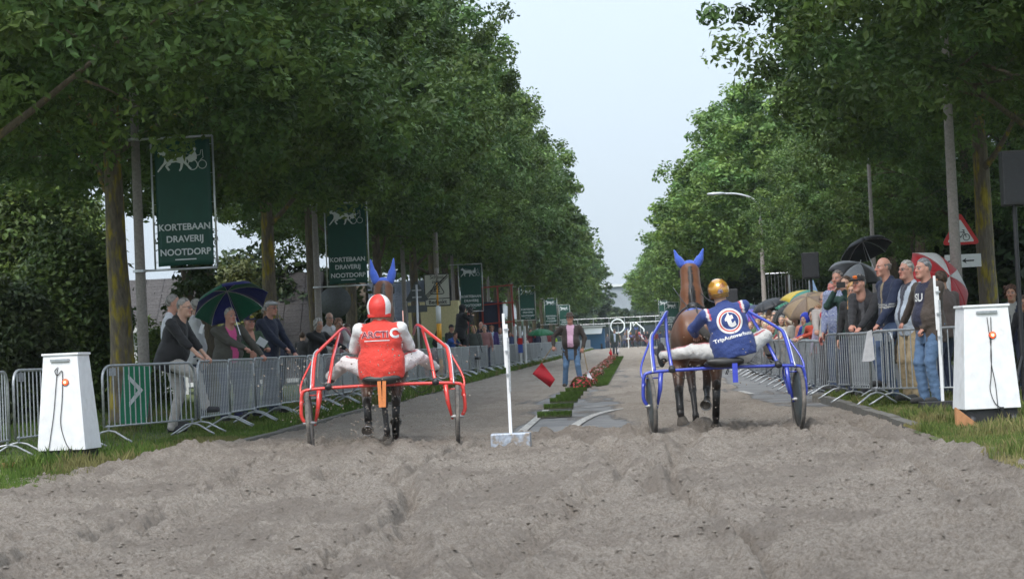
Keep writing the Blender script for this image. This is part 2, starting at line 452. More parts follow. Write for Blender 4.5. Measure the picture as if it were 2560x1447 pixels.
# -- the road beyond, with sand spread over both lanes
Ys = []; y = 26.6
while y < 262: Ys.append(y); y += max(.06, y * y / 9000)
def rightedge(y): return KR + .02 if y < 34.4 else (KR + .02 + (y - 34.4) * 1.6 if y < 37 else 9.0)
X, Y = ground_grid(Ys, 260, lambda y: KL(y) - .02, rightedge)
def lane(x, c, w): return np.clip(1.2 - np.abs((x - c) / w) ** 3, 0, 1)
wx = X + .5 * fbm(X * .5, Y * .12, 3, 5)
cover = .95 * lane(wx, -3.6, 2.0) + lane(wx, .95, 1.35)
cover = np.maximum(cover, .40 * np.clip((Y - 34) / 20, 0, 1) * lane(wx, -1.2, 2.2))
cover = np.maximum(cover, .9 * np.clip((30.0 - Y) / 3, 0, 1) * (np.abs(X + .9) > 1.3))
cover = np.maximum(cover, np.clip((Y - 60) / 40, 0, .8) * (X < 2.4))
cover = np.maximum(cover, .85 * np.clip((33.5 - Y) / 4, 0, 1) * (X > .6))
cover += .5 * fbm(X * 1.6, Y * .35, 4, 66)
cover = np.clip(cover, 0, 1); cover = np.clip(cover - .22 * np.clip(fbm(X * 5, Y * .12, 4, 71) * 3 - .2, 0, 1), 0, 1)
rel = .014 * cover + cover * (.085 * np.abs(fbm(X * 4, Y * 1.8, 5, 12, .68)) + .02 * fbm(X * 1.2, Y * .5, 3, 14))
for (x0, sl) in ((-3.95, 0), (-2.25, .0), (.12, .0), (1.85, 0), (.75, .012), (-3.2, -.008)):
    d = (X - (x0 + sl * (Y - 30) + .08 * np.sin(Y * .35 + x0))) / .06
    rel = rel - cover * .02 * np.exp(-d * d); cover = cover - .25 * np.exp(-d * d * .3)
churn = np.exp(-((wx + 3.3) / .8) ** 2) + np.exp(-((wx - .95) / .6) ** 2)
C = np.stack([np.clip(cover, 0, 1) * .95 + .16, np.clip(-fbm(X * 1.6, Y * .25, 4, 99) * 1.3 - .22 + .35 * churn * (fbm(X * 3, Y * .9, 4, 98) * 1.5 + .4), 0, .55), cover * 0], -1)
Z = zr(Y) + .004 + rel
link('road', mesh_np('road', np.stack([X, Y, Z], -1).reshape(-1, 3), grid_faces(*X.shape), C.reshape(-1, 3)), MG, kind='structure')

# -- verges and the land around
M_soil = mat('grassy_soil', (.085, .115, .035), .95, var=.35, scale=3, col2=(.17, .135, .09), c2=(.52, .7), bump=.6, bscale=25)
M_land = mat('meadow', (.07, .10, .035), .95, var=.3, scale=.6, bump=.4, bscale=4)
def strip(name, Ys, xa, xb, nx, za, zb, m_, amp=.02, kind='structure'):
    X, Y = ground_grid(Ys, nx, xa, xb)
    T = np.linspace(0, 1, nx)[None, :] * np.ones_like(X)
    Z = zr(Y) + za + (zb - za) * np.clip(T * 6, 0, 1) + amp * fbm(X * 2.2, Y * 1.5, 4, 21)
    return link(name, mesh_np(name, np.stack([X, Y, Z], -1).reshape(-1, 3), grid_faces(*X.shape)), m_, kind=kind)
Ys = list(np.arange(6, 60, .3)) + list(np.arange(60, 264, 2.5))
strip('left_verge', Ys, lambda y: KL(y) - .16 - .02 * max(0, 24 - y), lambda y: -60, 400, .045, VERGE, M_soil)
Ysr = list(np.arange(6, 34.3, .25))
strip('right_verge', Ysr, lambda y: KR + .13 if y > 23.2 else KR - .06, lambda y: 40, 300, .07, VERGE + .02, M_soil)
Ys2 = list(np.arange(34.25, 60, .6)) + list(np.arange(60, 264, 3))
strip('far_right_verge', Ys2, lambda y: 9.0 if y > 37 else max(KR + .13, min(9, KR + .13 + (y - 34.3) * 2.2)), lambda y: 60, 90, -.01 if 0 else .02, VERGE, M_soil)
mb = MB(); mb.add([(-700, -60, -.75), (700, -60, -.75), (700, 2600, -.2), (-700, 2600, -.2)], [(0, 1, 2, 3)])
mb.obj('land', M_land, kind='structure')
mb = MB(); mb.add([(-60, 263, 1.55), (60, 263, 1.55), (90, 700, 1.2), (-90, 700, 1.2)], [(0, 1, 2, 3)])
mb.obj('ground_behind_the_track', M_land, kind='structure')
mb = MB(); mb.add([(-8, -8, -.2), (8, -8, -.2), (8, 7.6, -.1), (-8, 7.6, -.1)], [(0, 1, 2, 3)]); mb.obj('sand_behind_camera', mat('plain_sand', (.27, .23, .19), .95, bump=.6), kind='structure')

# loose crumbs and clods lying on the sand
r = np.random.default_rng(12); n = 52000
cy = 9.5 + 17.5 * r.random(n) ** .8; cx = -cy * .33 - .3 + r.random(n) * (cy * .60 + .8); k = (cx > -6.2) & (cx < 3.1); cx, cy = cx[k], cy[k]; n = len(cx)
hh_, nn_ = sand_height(cx, cy); sz_ = (.005 + .014 * r.random(n) ** 3.5) * (1 + .015 * cy)
base = np.array([(1, 0, 0), (0, 1, 0), (-1, 0, 0), (0, -1, 0), (0, 0, .62), (0, 0, -.5)], np.float32)
rot = r.random(n) * 6.28; V = base[None] * (.6 + .8 * r.random((n, 6, 1))); c_, s_ = np.cos(rot)[:, None], np.sin(rot)[:, None]
V = np.stack([V[..., 0] * c_ - V[..., 1] * s_, V[..., 0] * s_ + V[..., 1] * c_, V[..., 2]], -1) * sz_[:, None, None] + np.stack([cx, cy, zr(cy) + .006 + hh_ - sz_ * .10], 1)[:, None, :]
F8 = np.array([(0, 1, 4), (1, 2, 4), (2, 3, 4), (3, 0, 4), (1, 0, 5), (2, 1, 5), (3, 2, 5), (0, 3, 5)]); F = (np.arange(n)[:, None, None] * 6 + F8[None]).reshape(-1, 3)
cc = np.repeat(np.stack([np.ones(n), r.random(n) ** 3 * .45, 0 * cx], 1), 6, 0)
link('sand_clods', mesh_np('sand_clods', V.reshape(-1, 3), F, cc, smooth=False), MG, kind='stuff')

# kerbs, stone by stone
M_kerb = mat('kerb_concrete', (.13, .122, .11), .9, var=.3, scale=9, col2=(.08, .085, .05), c2=(.5, .75), bump=.4, bscale=60)
kr = link('right_kerb', None, kind='structure'); kl = link('left_kerb', None, kind='structure')
st = MB().box((0, 0, 0), (.14, .98, .22)).mesh('kerb_stone')
st.materials.append(M_kerb)
R_ = random.Random(4)
for y in np.arange(23.3, 34.2, 1.0):
    link('kerb_stone', st, None, kr, (KR + .07 + R_.uniform(-.006, .006), y, float(zr(np.array(y))) + .015 + R_.uniform(-.006, .006)), (.0066, 0, R_.uniform(-.006, .006)))
for k in range(6):    # rounded corner into the side road
    a = k / 6 * PI / 2
    link('kerb_stone', st, None, kr, (KR + .07 + 1.1 * (1 - math.cos(a + .2)), 34.2 + 1.1 * math.sin(a + .2), .10), (0, 0, -(a + .2)))
for y in np.arange(23, 130, 1.0):
    link('kerb_stone', st, None, kl, (KL(y) - .08 + R_.uniform(-.008, .008), y, float(zr(np.array(y))) - .035 + R_.uniform(-.008, .008)), (.0066, 0, R_.uniform(-.008, .008)))

# painted road markings
M_paint = mat('worn_road_paint', (.52, .51, .48), .8, var=.2, scale=14, col2=(.22, .21, .20), c2=(.38, .56), bump=.2)
def marking(pts, w, name='road_marking'):
    V = []; F = []
    pts = smoothcurve([Vector((*p, 0)) for p in pts], 10)
    for i, p in enumerate(pts):
        t = (pts[min(i + 1, len(pts) - 1)] - pts[max(0, i - 1)]).normalized(); nn = Vector((-t.y, t.x, 0))
        for s_ in (-1, 1):
            q = p + nn * s_ * w / 2; V.append((q.x, q.y, float(zr(np.array(q.y))) + .021))
        if i: F.append((2 * i - 2, 2 * i - 1, 2 * i + 1, 2 * i))
    mb = MB(); mb.add(V, [tuple(reversed(f)) for f in F]); return mb.obj(name, M_paint, kind='structure')
marking([(-1.55, 26.5), (-1.56, 31), (-1.58, 36)], .12)
marking([(-.93, 26.8), (-.86, 29.5), (-.70, 32.4), (-.42, 34.4), (-.2, 35.0)], .14)
marking([(-.95, 36.5), (-.55, 36.7)], .15)
marking([(2.2, 40), (2.1, 42.5)], .12)
marking([(2.1, 50), (2.05, 52.5)], .12)

# ================================================================ grass
def blades(n, fn, hmin, hmax, w, seed, cols, lean=.5):
    r = np.random.default_rng(seed)
    P = fn(r, n)                       # x, y, z, scale
    n = len(P); a = r.random(n) * 2 * PI; hh = (hmin + (hmax - hmin) * r.random(n) ** 2) * P[:, 3]; ww = w * (.6 + .8 * r.random(n))
    dx, dy = np.cos(a), np.sin(a); la = r.random(n) * 2 * PI; le = lean * hh * r.random(n)
    b = P[:, :3]
    V = np.empty((n, 4, 3), np.float32)
    V[:, 0] = b + np.stack([-dx * ww, -dy * ww, 0 * ww - .01], 1); V[:, 1] = b + np.stack([dx * ww, dy * ww, 0 * ww - .01], 1)
    mid = b + np.stack([np.cos(la) * le * .35, np.sin(la) * le * .35, hh * .6], 1)
    V[:, 2] = mid + np.stack([dx * ww * .7, dy * ww * .7, 0 * ww], 1)
    V[:, 3] = b + np.stack([np.cos(la) * le, np.sin(la) * le, hh], 1)
    i = np.arange(n)[:, None] * 4
    c = np.array(cols, np.float32); ci = np.clip((fbm(b[:, 0] * .9, b[:, 1] * .7, 3, seed) * 1.1 + .5 + .35 * (r.random(n) - .5)) * len(c), 0, len(c) - 1).astype(int)
    C = c[ci] * (.75 + .5 * r.random(n))[:, None]
    return V.reshape(-1, 3), i + np.array([[0, 1, 2, 3]]), np.repeat(C, 4, 0)
M_grass = mat('grass_blades', attr=True, rough=.7, var=.15, transl=.35, spec=.25)
GC = [(.20, .19, .075), (.115, .165, .035), (.085, .15, .03), (.13, .20, .04), (.10, .17, .03), (.17, .21, .06)]
def left_fn(r, n):
    y = 13 + (46 - 13) * r.random(n) ** 1.7; x0 = -5.15 - .15 - .05 * (24 - y).clip(0); x = x0 - np.where(r.random(n) < .5, .05 + 1.3 * r.random(n) ** 1.3, 6.5 * r.random(n))
    x = x - .25 * np.abs(fbm(y * .8, y * 0, 3, 8)); m_ = (x / y > -.34)
    z = zr(y) + .045 + (VERGE - .045) * np.clip((x0 - x) / 4, 0, 1) + np.where(x0 - x < .5, -.0, 0)
    s = np.clip(.55 + fbm(x * 1.1, y * .8, 4, 31) * 2.0, .25, 1.6)
    return np.stack([x, y, z, s], 1)[m_]
V, Fq, C = blades(150000, left_fn, .04, .17, .0045, 1, GC)
link('left_verge_grass', mesh_np('left_verge_grass', V, Fq, C), M_grass, kind='stuff')
def left_far(r, n):
    y = 44 + 190 * r.random(n) ** 1.6; x = KL(y) + .04 - 1.6 * r.random(n) ** 1.3
    return np.stack([x, y, zr(y) + .05 + .08 * r.random(n), 1 + 0 * x], 1)
V, Fq, C = blades(60000, left_far, .06, .17, .014, 2, GC)
link('far_left_verge_grass', mesh_np('far_left_verge_grass', V, Fq, C), M_grass, kind='stuff')
def right_fn(r, n):
    y = 12.5 + (34.5 - 12.5) * r.random(n) ** .8; x0 = np.where(y > 23.2, KR + .14, KR - .04); x = x0 - .0 + np.where(y < 20, -.1 * r.random(n), 0) + np.where(r.random(n) < .45, 1.2 * r.random(n) ** 1.4, 6 * r.random(n)); m_ = x / y < .24
    z = zr(y) + .10 + .09 * np.clip((x - x0) / 4, 0, 1)
    s = np.clip(.55 + fbm(x * 1.1, y * .8, 4, 33) * 2.0, .25, 1.5)
    return np.stack([x, y, z, s], 1)[m_]
GCr = [(.26, .23, .10), (.20, .20, .075), (.13, .17, .045), (.10, .15, .035), (.17, .20, .06), (.27, .24, .11)]
V, Fq, C = blades(110000, right_fn, .035, .14, .0045, 5, GCr)
link('right_verge_grass', mesh_np('right_verge_grass', V, Fq, C), M_grass, kind='stuff')

# turf mats laid on the centre line (each a slab of its own), then the flower bed
M_mat = mat('turf_edge', (.06, .07, .03), .95)
tm = MB().box((0, 0, .02), (.52, .36, .04)).mesh('turf_base'); tm.materials.append(M_mat)
def turf_fn(r, n): return np.stack([(r.random(n) - .5) * .52, (r.random(n) - .5) * .38, .035 + 0 * r.random(n), 1 + 0 * r.random(n)], 1)
V, Fq, C = blades(2200, turf_fn, .03, .075, .005, 3, [(.075, .13, .025), (.10, .17, .035), (.06, .11, .02)])
tg = mesh_np('turf_grass', V, Fq, C); tg.materials.append(M_grass)
mats_px = [(1387, 1040, .52), (1397, 1020, .5), (1410, 1004, .48), (1421, 995, .46), (1430, 987, .46), (1441, 977, .46), (1455, 966, .4)]
side = ['nearest turf mat on the centre line, set apart from the others', 'second turf mat from the near end of the centre line', 'third turf mat from the near end of the centre line', 'fourth turf mat from the near end of the centre line', 'fifth turf mat, two mats before the first flowers', 'sixth turf mat, just in front of the first begonia clump', 'last turf mat, beneath the first begonia clump']
for (x, y, w), lb in zip(mats_px, side):
    p = G(x, y, .03); t = thing('turf_mat', lb, 'turf mat', (p.x, p.y, zroad(p.y) + .02), R_.uniform(-.05, .05), 'turf mats laid along the centre line')
    t.scale = (w / .52 * (1.02 + R_.uniform(-.03, .05)), 1, 1)
    link('turf_base', tm, None, t); o = link('turf_grass', tg, None, t, kind='stuff')
Vs = []; Cs = []; Fs = []
def strip_fn(r, n):
    y = 52 + 78 * r.random(n) ** 1.2; return np.stack([-1.0 + (r.random(n) - .5) * .55, y, zr(y) + .02, 1 + 0 * y], 1)
V, Fq, C = blades(16000, strip_fn, .05, .10, .012, 4, [(.075, .13, .025), (.10, .17, .035)])
link('centre_turf_strip', mesh_np('centre_turf_strip', V, Fq, C), M_grass, kind='stuff')
mb = MB()
for y in np.arange(52, 130, 2.0): mb.add([(-1.3, y, zroad(y) + .045), (-.7, y, zroad(y) + .045), (-.7, y + 2, zroad(y + 2) + .045), (-1.3, y + 2, zroad(y + 2) + .045)], [(0, 1, 2, 3)])
mb.obj('centre_turf_base', M_mat, kind='stuff')
M_flower = mat('begonia_petals', attr=True, rough=.6, var=.1, transl=.25)
def begonia(seed, big=1.0):
    r = np.random.default_rng(seed); n = 420
    d = r.normal(size=(n, 3)); d /= np.linalg.norm(d, axis=1)[:, None]; d[:, 2] = np.abs(d[:, 2])
    c = d * (.17 + .06 * r.random((n, 1))) * [1.0, 1.0, 1.05] * big
    return c, d, r
def petals(c, d, r, size, cols):
    n = len(c); a = np.cross(d, r.normal(size=(n, 3))); a /= np.linalg.norm(a, axis=1)[:, None]; b = np.cross(d, a)
    s = size * (.6 + .8 * r.random((n, 1)))
    V = np.stack([c - a * s, c - b * s * .7 + d * s * .2, c + a * s, c + b * s * .7 + d * s * .2], 1).reshape(-1, 3)
    C = np.repeat(np.array(cols)[r.integers(0, len(cols), n)] * (.8 + .4 * r.random((n, 1))), 4, 0)
    return mesh_np('p', V, np.arange(n * 4).reshape(-1, 4), C)
bego = []
for sd_, cl in ((1, [(.62, .03, .04), (.55, .05, .06), (.65, .10, .10)]), (2, [(.7, .22, .25), (.75, .45, .42), (.62, .06, .07)]), (3, [(.75, .6, .55), (.7, .3, .3), (.6, .05, .05)])):
    c, d, r = begonia(sd_); f = petals(c * .93, d, r, .035, [(.05, .09, .02), (.07, .12, .03), (.10, .07, .03)]); f.materials.append(M_grass)
    k = r.random(len(c)) < .33; q = petals(c[k] * 1.06, d[k], r, .024, cl); q.materials.append(M_flower); bego.append((f, q))
y = 50.5; i = 0
while y < 131:
    if i == 0: p = G(1452, 969, .03); x_, y_ = p.x, p.y; s_ = 1.25
    else: x_, y_, s_ = -1.30 + .10 * math.sin(i) , y, .95
    t = thing('begonia_plant', 'large red begonia clump at the near end of the flower row' if i == 0 else 'red, pink or white begonia clump in the centre flower row', 'flower', (x_, y_, zroad(y_) + .03), i * 1.3, None if i == 0 else 'begonias in the centre flower row')
    t.scale = (s_,) * 3; f, q = bego[0 if i == 0 else (1, 2, 0, 1)[i % 4]]
    link('foliage', f, None, t); link('blossoms', q, None, t)
    i += 1; y += 1.6 + .008 * y

# ================================================================ trees
M_bark = mat('oak_bark', (.105, .085, .062), .95, var=.35, scale=5, col2=(.17, .135, .035), c2=(.55, .68), bump=1.0, bscale=26, stretch=(1.6, 1.6, .35))
M_bark2 = mat('mossy_bark', (.15, .125, .095), .95, var=.3, scale=4, col2=(.30, .235, .03), c2=(.50, .62), bump=1.0, bscale=26, stretch=(1.6, 1.6, .4))
M_leaf = mat('leaves', attr=True, rough=.5, var=.15, scale=2, transl=.3, spec=.35)
def leaf_cloud(cent, rad, per, size, seed, flat=.75, base=(.062, .118, .036), clump_var=.42, center=None):
    """leaf quads gathered in clumps round the points of cent"""
    r = np.random.default_rng(seed); n = len(cent)
    cv = 1 + clump_var * (r.random((n, 1)) * 2 - 1); hue = r.random((n, 1))
    c = np.repeat(cent, per, 0); N = len(c)
    d = r.normal(size=(N, 3)); d /= np.linalg.norm(d, axis=1)[:, None]
    rr = np.repeat(rad, per)[:, None] * r.random((N, 1)) ** .45
    p = c + d * rr * [1, 1, flat]
    nrm = d * .6 + r.normal(size=(N, 3)) * .55 + [0, 0, .55]; nrm /= np.linalg.norm(nrm, axis=1)[:, None]
    a = np.cross(nrm, r.normal(size=(N, 3))); a /= np.linalg.norm(a, axis=1)[:, None]; b = np.cross(nrm, a)
    s = size * (.55 + .8 * r.random((N, 1)))
    V = np.stack([p - a * s, p - b * s * .5 - a * s * .1 + nrm * s * .12, p + a * s, p + b * s * .5 + a * s * .15 + nrm * s * .12], 1).reshape(-1, 3)
    col = np.array(base) * np.repeat(cv, per, 0) * (.7 + .6 * r.random((N, 1)))
    col = col * (1 + np.repeat(hue, per, 0) * np.array([.55, .25, -.1]))
    return V, np.arange(N * 4).reshape(-1, 4), np.repeat(col, 4, 0)
def crown_points(seed, n, R, z0, z1, droop=.6, jit=.35):
    r = np.random.default_rng(seed); P = []; rad = []
    lob = r.random(12) * .35 + .8
    while len(P) < n:
        t = r.random(); z = z0 + (z1 - z0) * t; a = r.random() * 2 * PI
        prof = (math.sin(PI * (.06 + t * .88) ** .75)) ** .6 * 1.08
        rmax = R * prof * (lob[int(a / (2 * PI) * 12) % 12] * .6 + lob[int(t * 11)] * .4)
        q = rmax * (r.random() ** .38)
        zz = z - droop * (q / R) ** 2 + r.normal() * .2
        P.append((q * math.cos(a), q * math.sin(a), zz)); rad.append(.28 + .55 * r.random() ** 1.5 * (1 - .4 * t))
    return np.array(P), np.array(rad)
def trunk_mesh(seed, h, r0, limbs, R, z0, z1):
    rn = random.Random(seed); mb = MB()
    pts = [Vector((0, 0, -.1)), Vector((0, 0, .12)), Vector((rn.uniform(-.02, .02), 0, .5))]
    zz = .5; x = y = 0
    while zz < z1 * .8:
        zz += .9; x += rn.uniform(-.05, .05); y += rn.uniform(-.05, .05); pts.append(Vector((x, y, zz)))
    rs = [r0 * 1.5, r0 * 1.28, r0 * 1.08] + [max(.04, r0 * (1 - .88 * (p.z / (z1 * .82)) ** 1.3)) for p in pts[3:]]
    mb.tube(pts, rs, 12)
    for i in range(limbs):
        zb = z0 - .5 + (z1 - z0) * .75 * (i / limbs) + rn.uniform(-.2, .4); a = i * 2.4 + rn.uniform(-.4, .4)
        k = min(len(pts) - 1, max(0, int((zb - .5) / .9) + 2)); b = pts[k].copy(); L = R * (.8 - .45 * (i / limbs)) * rn.uniform(.8, 1.05)
        q = [b]; d = Vector((math.cos(a), math.sin(a), .75)).normalized()
        for s_ in range(6):
            d = (d + Vector((rn.uniform(-.2, .2), rn.uniform(-.2, .2), -.05))).normalized(); q.append(q[-1] + d * L / 6)
        rb = rs[k] * .45
        mb.tube(q, [rb * (1 - .15 * j) for j in range(7)], 6)
        for j in (3, 4, 5):
            e = q[j]; dd = Vector((rn.uniform(-1, 1), rn.uniform(-1, 1), rn.uniform(-.3, .6))).normalized()
            mb.tube([e, e + dd * .7, e + dd * 1.5 + Vector((0, 0, -.1))], [rb * .4, rb * .25, rb * .1], 5)
    return mb.mesh('trunk', smooth=True)
CR = []
for sd_, n_, per, sz, bs in ((11, 900, 118, .077, 1), (12, 900, 118, .077, 1), (13, 900, 118, .077, 1), (21, 620, 46, .15, 1), (22, 620, 46, .15, 1), (23, 900, 60, .12, 1.45), (24, 900, 60, .12, 1.5)):  # last two: paler leaf green with sky brightness painted in, far right row
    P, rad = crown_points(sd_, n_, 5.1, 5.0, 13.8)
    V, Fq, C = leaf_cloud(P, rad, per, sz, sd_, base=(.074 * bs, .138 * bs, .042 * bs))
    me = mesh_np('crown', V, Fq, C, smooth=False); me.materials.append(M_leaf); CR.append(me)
TR = []
for sd_ in (1, 2, 3):
    for m_ in (M_bark, M_bark2):
        me = trunk_mesh(sd_, 14, .20, 12, 5.0, 5.0, 13.8); me.materials.append(m_); TR.append(me)
def tree(x, y, label, k, hi=True, s=1.0, moss=False, group=None, rz=0, sz=1.0, rad=1.0, name='oak_tree', z=None):
    t = thing(name, label, 'tree', (x, y, (zroad(y) + VERGE) if z is None else z), rz, group)
    o = link('trunk', TR[(k % 3) * 2 + (1 if moss else 0)], None, t); o.scale = (rad, rad, sz)
    if rad != 1.0: pass
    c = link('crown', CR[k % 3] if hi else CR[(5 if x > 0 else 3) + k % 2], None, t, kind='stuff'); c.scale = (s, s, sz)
    return t
tl = [(26, None), (33.3, 1), (40.3, 0), (47.2, 1), (54.3, 0), (61.8, 0), (69.5, 1), (77, 0), (84.5, 0), (92, 0), (100, 0), (108, 0), (117, 0), (126, 0), (136, 0), (147, 0), (159, 0), (172, 0), (187, 0), (204, 0), (222, 0), (240, 0), (258, 0)]
lbl = {33.3: 'nearest oak on the left with yellow lichen, beside the concrete lamp post', 40.3: 'dark-trunked oak right behind the first green banner on the left', 47.2: 'oak whose mossy trunk rises behind the green and blue umbrella', 54.3: 'slim dark oak just left of the second green banner', 61.8: 'oak whose trunk shows below the second green banner', 69.5: 'oak directly behind the horse of the driver in red', 26: 'oak outside the left edge whose leaves fill the top left corner', 77.0: 'oak left of the yellow and white striped post'}
for i, (y, q) in enumerate(tl):
    u = R_.uniform(-.25, .25)
    t = tree(-8.3 + (u if y > 50 else 0), y, lbl.get(y, 'oak in the long left row beyond the striped post'), i, y < 90, .96 + R_.uniform(-.03, .05), y in (33.3, 47.2), 'oaks lining the left side of the track', i * 1.9 + .5, (.90 if y < 45 else .98) + R_.uniform(-.04, .04), {33.3: 1.0, 40.3: .95}.get(y, .95))
trr = [26.0, 33.2, 40.2, 47.5, 54.6, 62, 70, 78, 87, 95, 104, 114, 125, 137, 150, 164, 179, 195, 212, 230, 250]
lbr = {40.2: 'mossy-trunked oak behind the bicycle warning sign on the right', 47.5: 'oak behind the red and white umbrella', 33.2: 'oak beyond the right edge whose dark leaves overhang the top right', 54.6: 'oak left of the nearest right lamp post, behind the black umbrella', 26.0: 'oak outside the right edge filling the top right corner'}
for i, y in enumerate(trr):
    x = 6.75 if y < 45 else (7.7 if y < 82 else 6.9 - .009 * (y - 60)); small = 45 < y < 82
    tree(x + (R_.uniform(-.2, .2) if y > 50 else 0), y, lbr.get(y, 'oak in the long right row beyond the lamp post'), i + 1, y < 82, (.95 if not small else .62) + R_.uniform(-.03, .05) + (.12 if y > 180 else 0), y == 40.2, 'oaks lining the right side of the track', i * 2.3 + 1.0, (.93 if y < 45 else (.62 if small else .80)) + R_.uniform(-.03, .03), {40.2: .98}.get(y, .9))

def bushcloud(name, label, cat, x, y, w, d, hgt, seed, z=None, base=(.05, .085, .022), n=260, per=70, leaf=.12, group=None, trunk=True):
    r = np.random.default_rng(seed); P = []
    for i in range(n):
        a = r.random() * 2 * PI; q = r.random() ** .4; t = r.random() ** .8
        f = math.sqrt(max(.05, 1 - (abs(t - .4) / .62) ** 2.2))
        P.append((w / 2 * q * f * math.cos(a), d / 2 * q * f * math.sin(a), hgt * t))
    P = np.array(P) * (1 + .15 * r.normal(size=(n, 1)) * .5)
    V, Fq, C = leaf_cloud(P, (.18 + .35 * r.random(n)) * min(1.6, hgt / 3), per, leaf, seed, base=base, clump_var=.4)
    z = zroad(y) + VERGE if z is None else z
    t = thing(name, label, cat, (x, y, z), 0, group)
    link('foliage' if not trunk else 'crown', mesh_np('foliage', V, Fq, C, smooth=False), M_leaf, t, kind='stuff')
    mb = MB(); rn = random.Random(seed)
    for i in range(5):
        a = rn.uniform(0, 6.28); mb.tube([(0, 0, -.1), (math.cos(a) * .1 * w, math.sin(a) * .1 * w, hgt * .35), (math.cos(a) * .3 * w, math.sin(a) * .25 * d, hgt * .8)], [.07, .05, .015], 6)
    mb.obj('stems' if not trunk else 'trunk', M_bark, t)
    return t

# ================================================================ crowd barriers
M_galv = mat('galvanised_steel', (.40, .42, .44), .42, .55, var=.18, scale=12, col2=(.30, .32, .34), c2=(.4, .7))
BW, BH = 2.15, .97
def tubeloop():
    r = .17; z0, z1 = .20, BH; x0, x1 = -BW / 2, BW / 2; pts = [(x0, 0, z0)]
    for k in range(6): a = PI - k / 5 * PI / 2; pts.append((x0 + r + r * math.cos(a), 0, z1 - r + r * math.sin(a)))
    for k in range(6): a = PI / 2 - k / 5 * PI / 2; pts.append((x1 - r + r * math.cos(a), 0, z1 - r + r * math.sin(a)))
    pts.append((x1, 0, z0)); return pts
fr = MB(); fr.tube(tubeloop(), .017, 8); fr.tube([(-BW / 2, 0, .20), (BW / 2, 0, .20)], .014, 6)
fr_me = fr.mesh('frame', True); fr_me.materials.append(M_galv)
NB = 17; xs = [-BW / 2 + BW * (i + 1) / (NB + 1) for i in range(NB)]
bar_me = MB().tube([(0, 0, .20), (0, 0, BH - .01)], .008, 6, caps=False).mesh('bar', True); bar_me.materials.append(M_galv)
ba = MB()
for x in xs: ba.tube([(x, 0, .20), (x, 0, BH - .01)], .008, 5, caps=False)
bars_me = ba.mesh('bars', True); bars_me.materials.append(M_galv)
ft = MB(); ft.tube([(0, -.34, .0), (0, -.27, .035), (0, -.10, .13), (0, 0, .15), (0, .10, .13), (0, .27, .035), (0, .34, .0)], .014, 6); ft.tube([(0, 0, .14), (0, 0, .22)], .014, 6)
foot_me = ft.mesh('foot', True); foot_me.materials.append(M_galv)
pl = MB().box((-BW / 2 + .21, -.012, BH - .08), (.15, .004, .10)).mesh('name_plate'); pl.materials.append(M_galv)
def barrier(c, ang, label, near, group=None, ext=VERGE):
    t = thing('crowd_barrier', label, 'barrier', (c[0], c[1], zroad(c[1]) + ext), ang, group)
    link('frame', fr_me, None, t)
    if near:
        for x in xs: link('bar', bar_me, None, t, (x, 0, 0))
        link('name_plate', pl, None, t)
    else: link('bars', bars_me, None, t, kind='stuff')
    for s_ in (-1, 1): link('foot', foot_me, None, t, (s_ * (BW / 2 - .10), 0, 0))
    return t
def brun(a, b): # barrier between two points
    a = Vector(a); b = Vector(b); c = (a + b) / 2; return (c.x, c.y), math.atan2(b.y - a.y, b.x - a.x)
GL = 'barriers along the left side of the track'; GR = 'barriers along the right side of the track'
# left run
c, an = brun((-6.98, 21.0), (-7.1, 23.2)); barrier(c, an, 'crowd barrier cut by the left edge of the picture', True, GL)
c, an = brun((-7.05, 23.2), (-6.85, 25.4)); barrier(c, an, 'barrier standing right behind the left white cabinet', True, GL)
c, an = brun((-6.74, 25.95), (-5.98, 28.0)); barrier(c, an, 'wide-open seen barrier between the left white cabinet and the man in black', True, GL)
lb = ['barrier the man in black rests his foot on', 'barrier in front of the man in the pink shirt', 'barrier in front of the man in the green jacket', 'barrier in front of the navy raincoat by the umbrella', 'fifth barrier past the left white cabinet, before the black-coated woman', 'sixth barrier past the left white cabinet, below the grey-haired woman', 'barrier below the bald man in a white jacket']
y = 28.05; i = 0; x = -5.95
while y < 255:
    j = R_.uniform(-.10, .10); xt = -5.88 + .006 * (y - 28) if y < 150 else -5.15
    L = BW * .97; a = (x, y); nx = xt + j; yb = y + math.sqrt(L * L - min(1, (nx - x)) ** 2); c, an = brun(a, (nx, yb))
    barrier(c, an, lb[i] if i < len(lb) else 'galvanised barrier in the far left run beyond the red sulky', i < 7, GL)
    x = nx; y = yb - .02; i += 1
# right run
c, an = brun((3.15, 28.3), (4.35, 26.5)); barrier(c, an, 'barrier facing the track in front of the man in the brown jacket', True, GR)
c, an = brun((4.95, 23.6), (6.4, 25.2)); barrier(c, an, 'barrier right of the right white cabinet, cut by the picture edge', True, GR)
lb = ['barrier below the bald man in navy, with the white cloth', 'barrier below the man in the flame cap', 'barrier below the blonde woman', 'barrier below the woman in red', 'barrier below the bald man in beige', 'barrier the boy in the blue hood leans on']
y = 28.3; i = 0; x = 3.15
while y < 250:
    zig = .34 if y < 50 else .06; x = 3.12 + zig
    L = BW * .97; nx = 3.12 + R_.uniform(-.05, .03); yb = y + math.sqrt(L * L - (nx - x) ** 2); c, an = brun((x, y), (nx, yb))
    barrier(c, an, lb[i] if i < len(lb) else 'galvanised barrier in the far right run behind the blue sulky', i < 6, GR, .14 if y < 34 else .02)
    y = yb - (.0 if zig < .1 else .12); i += 1

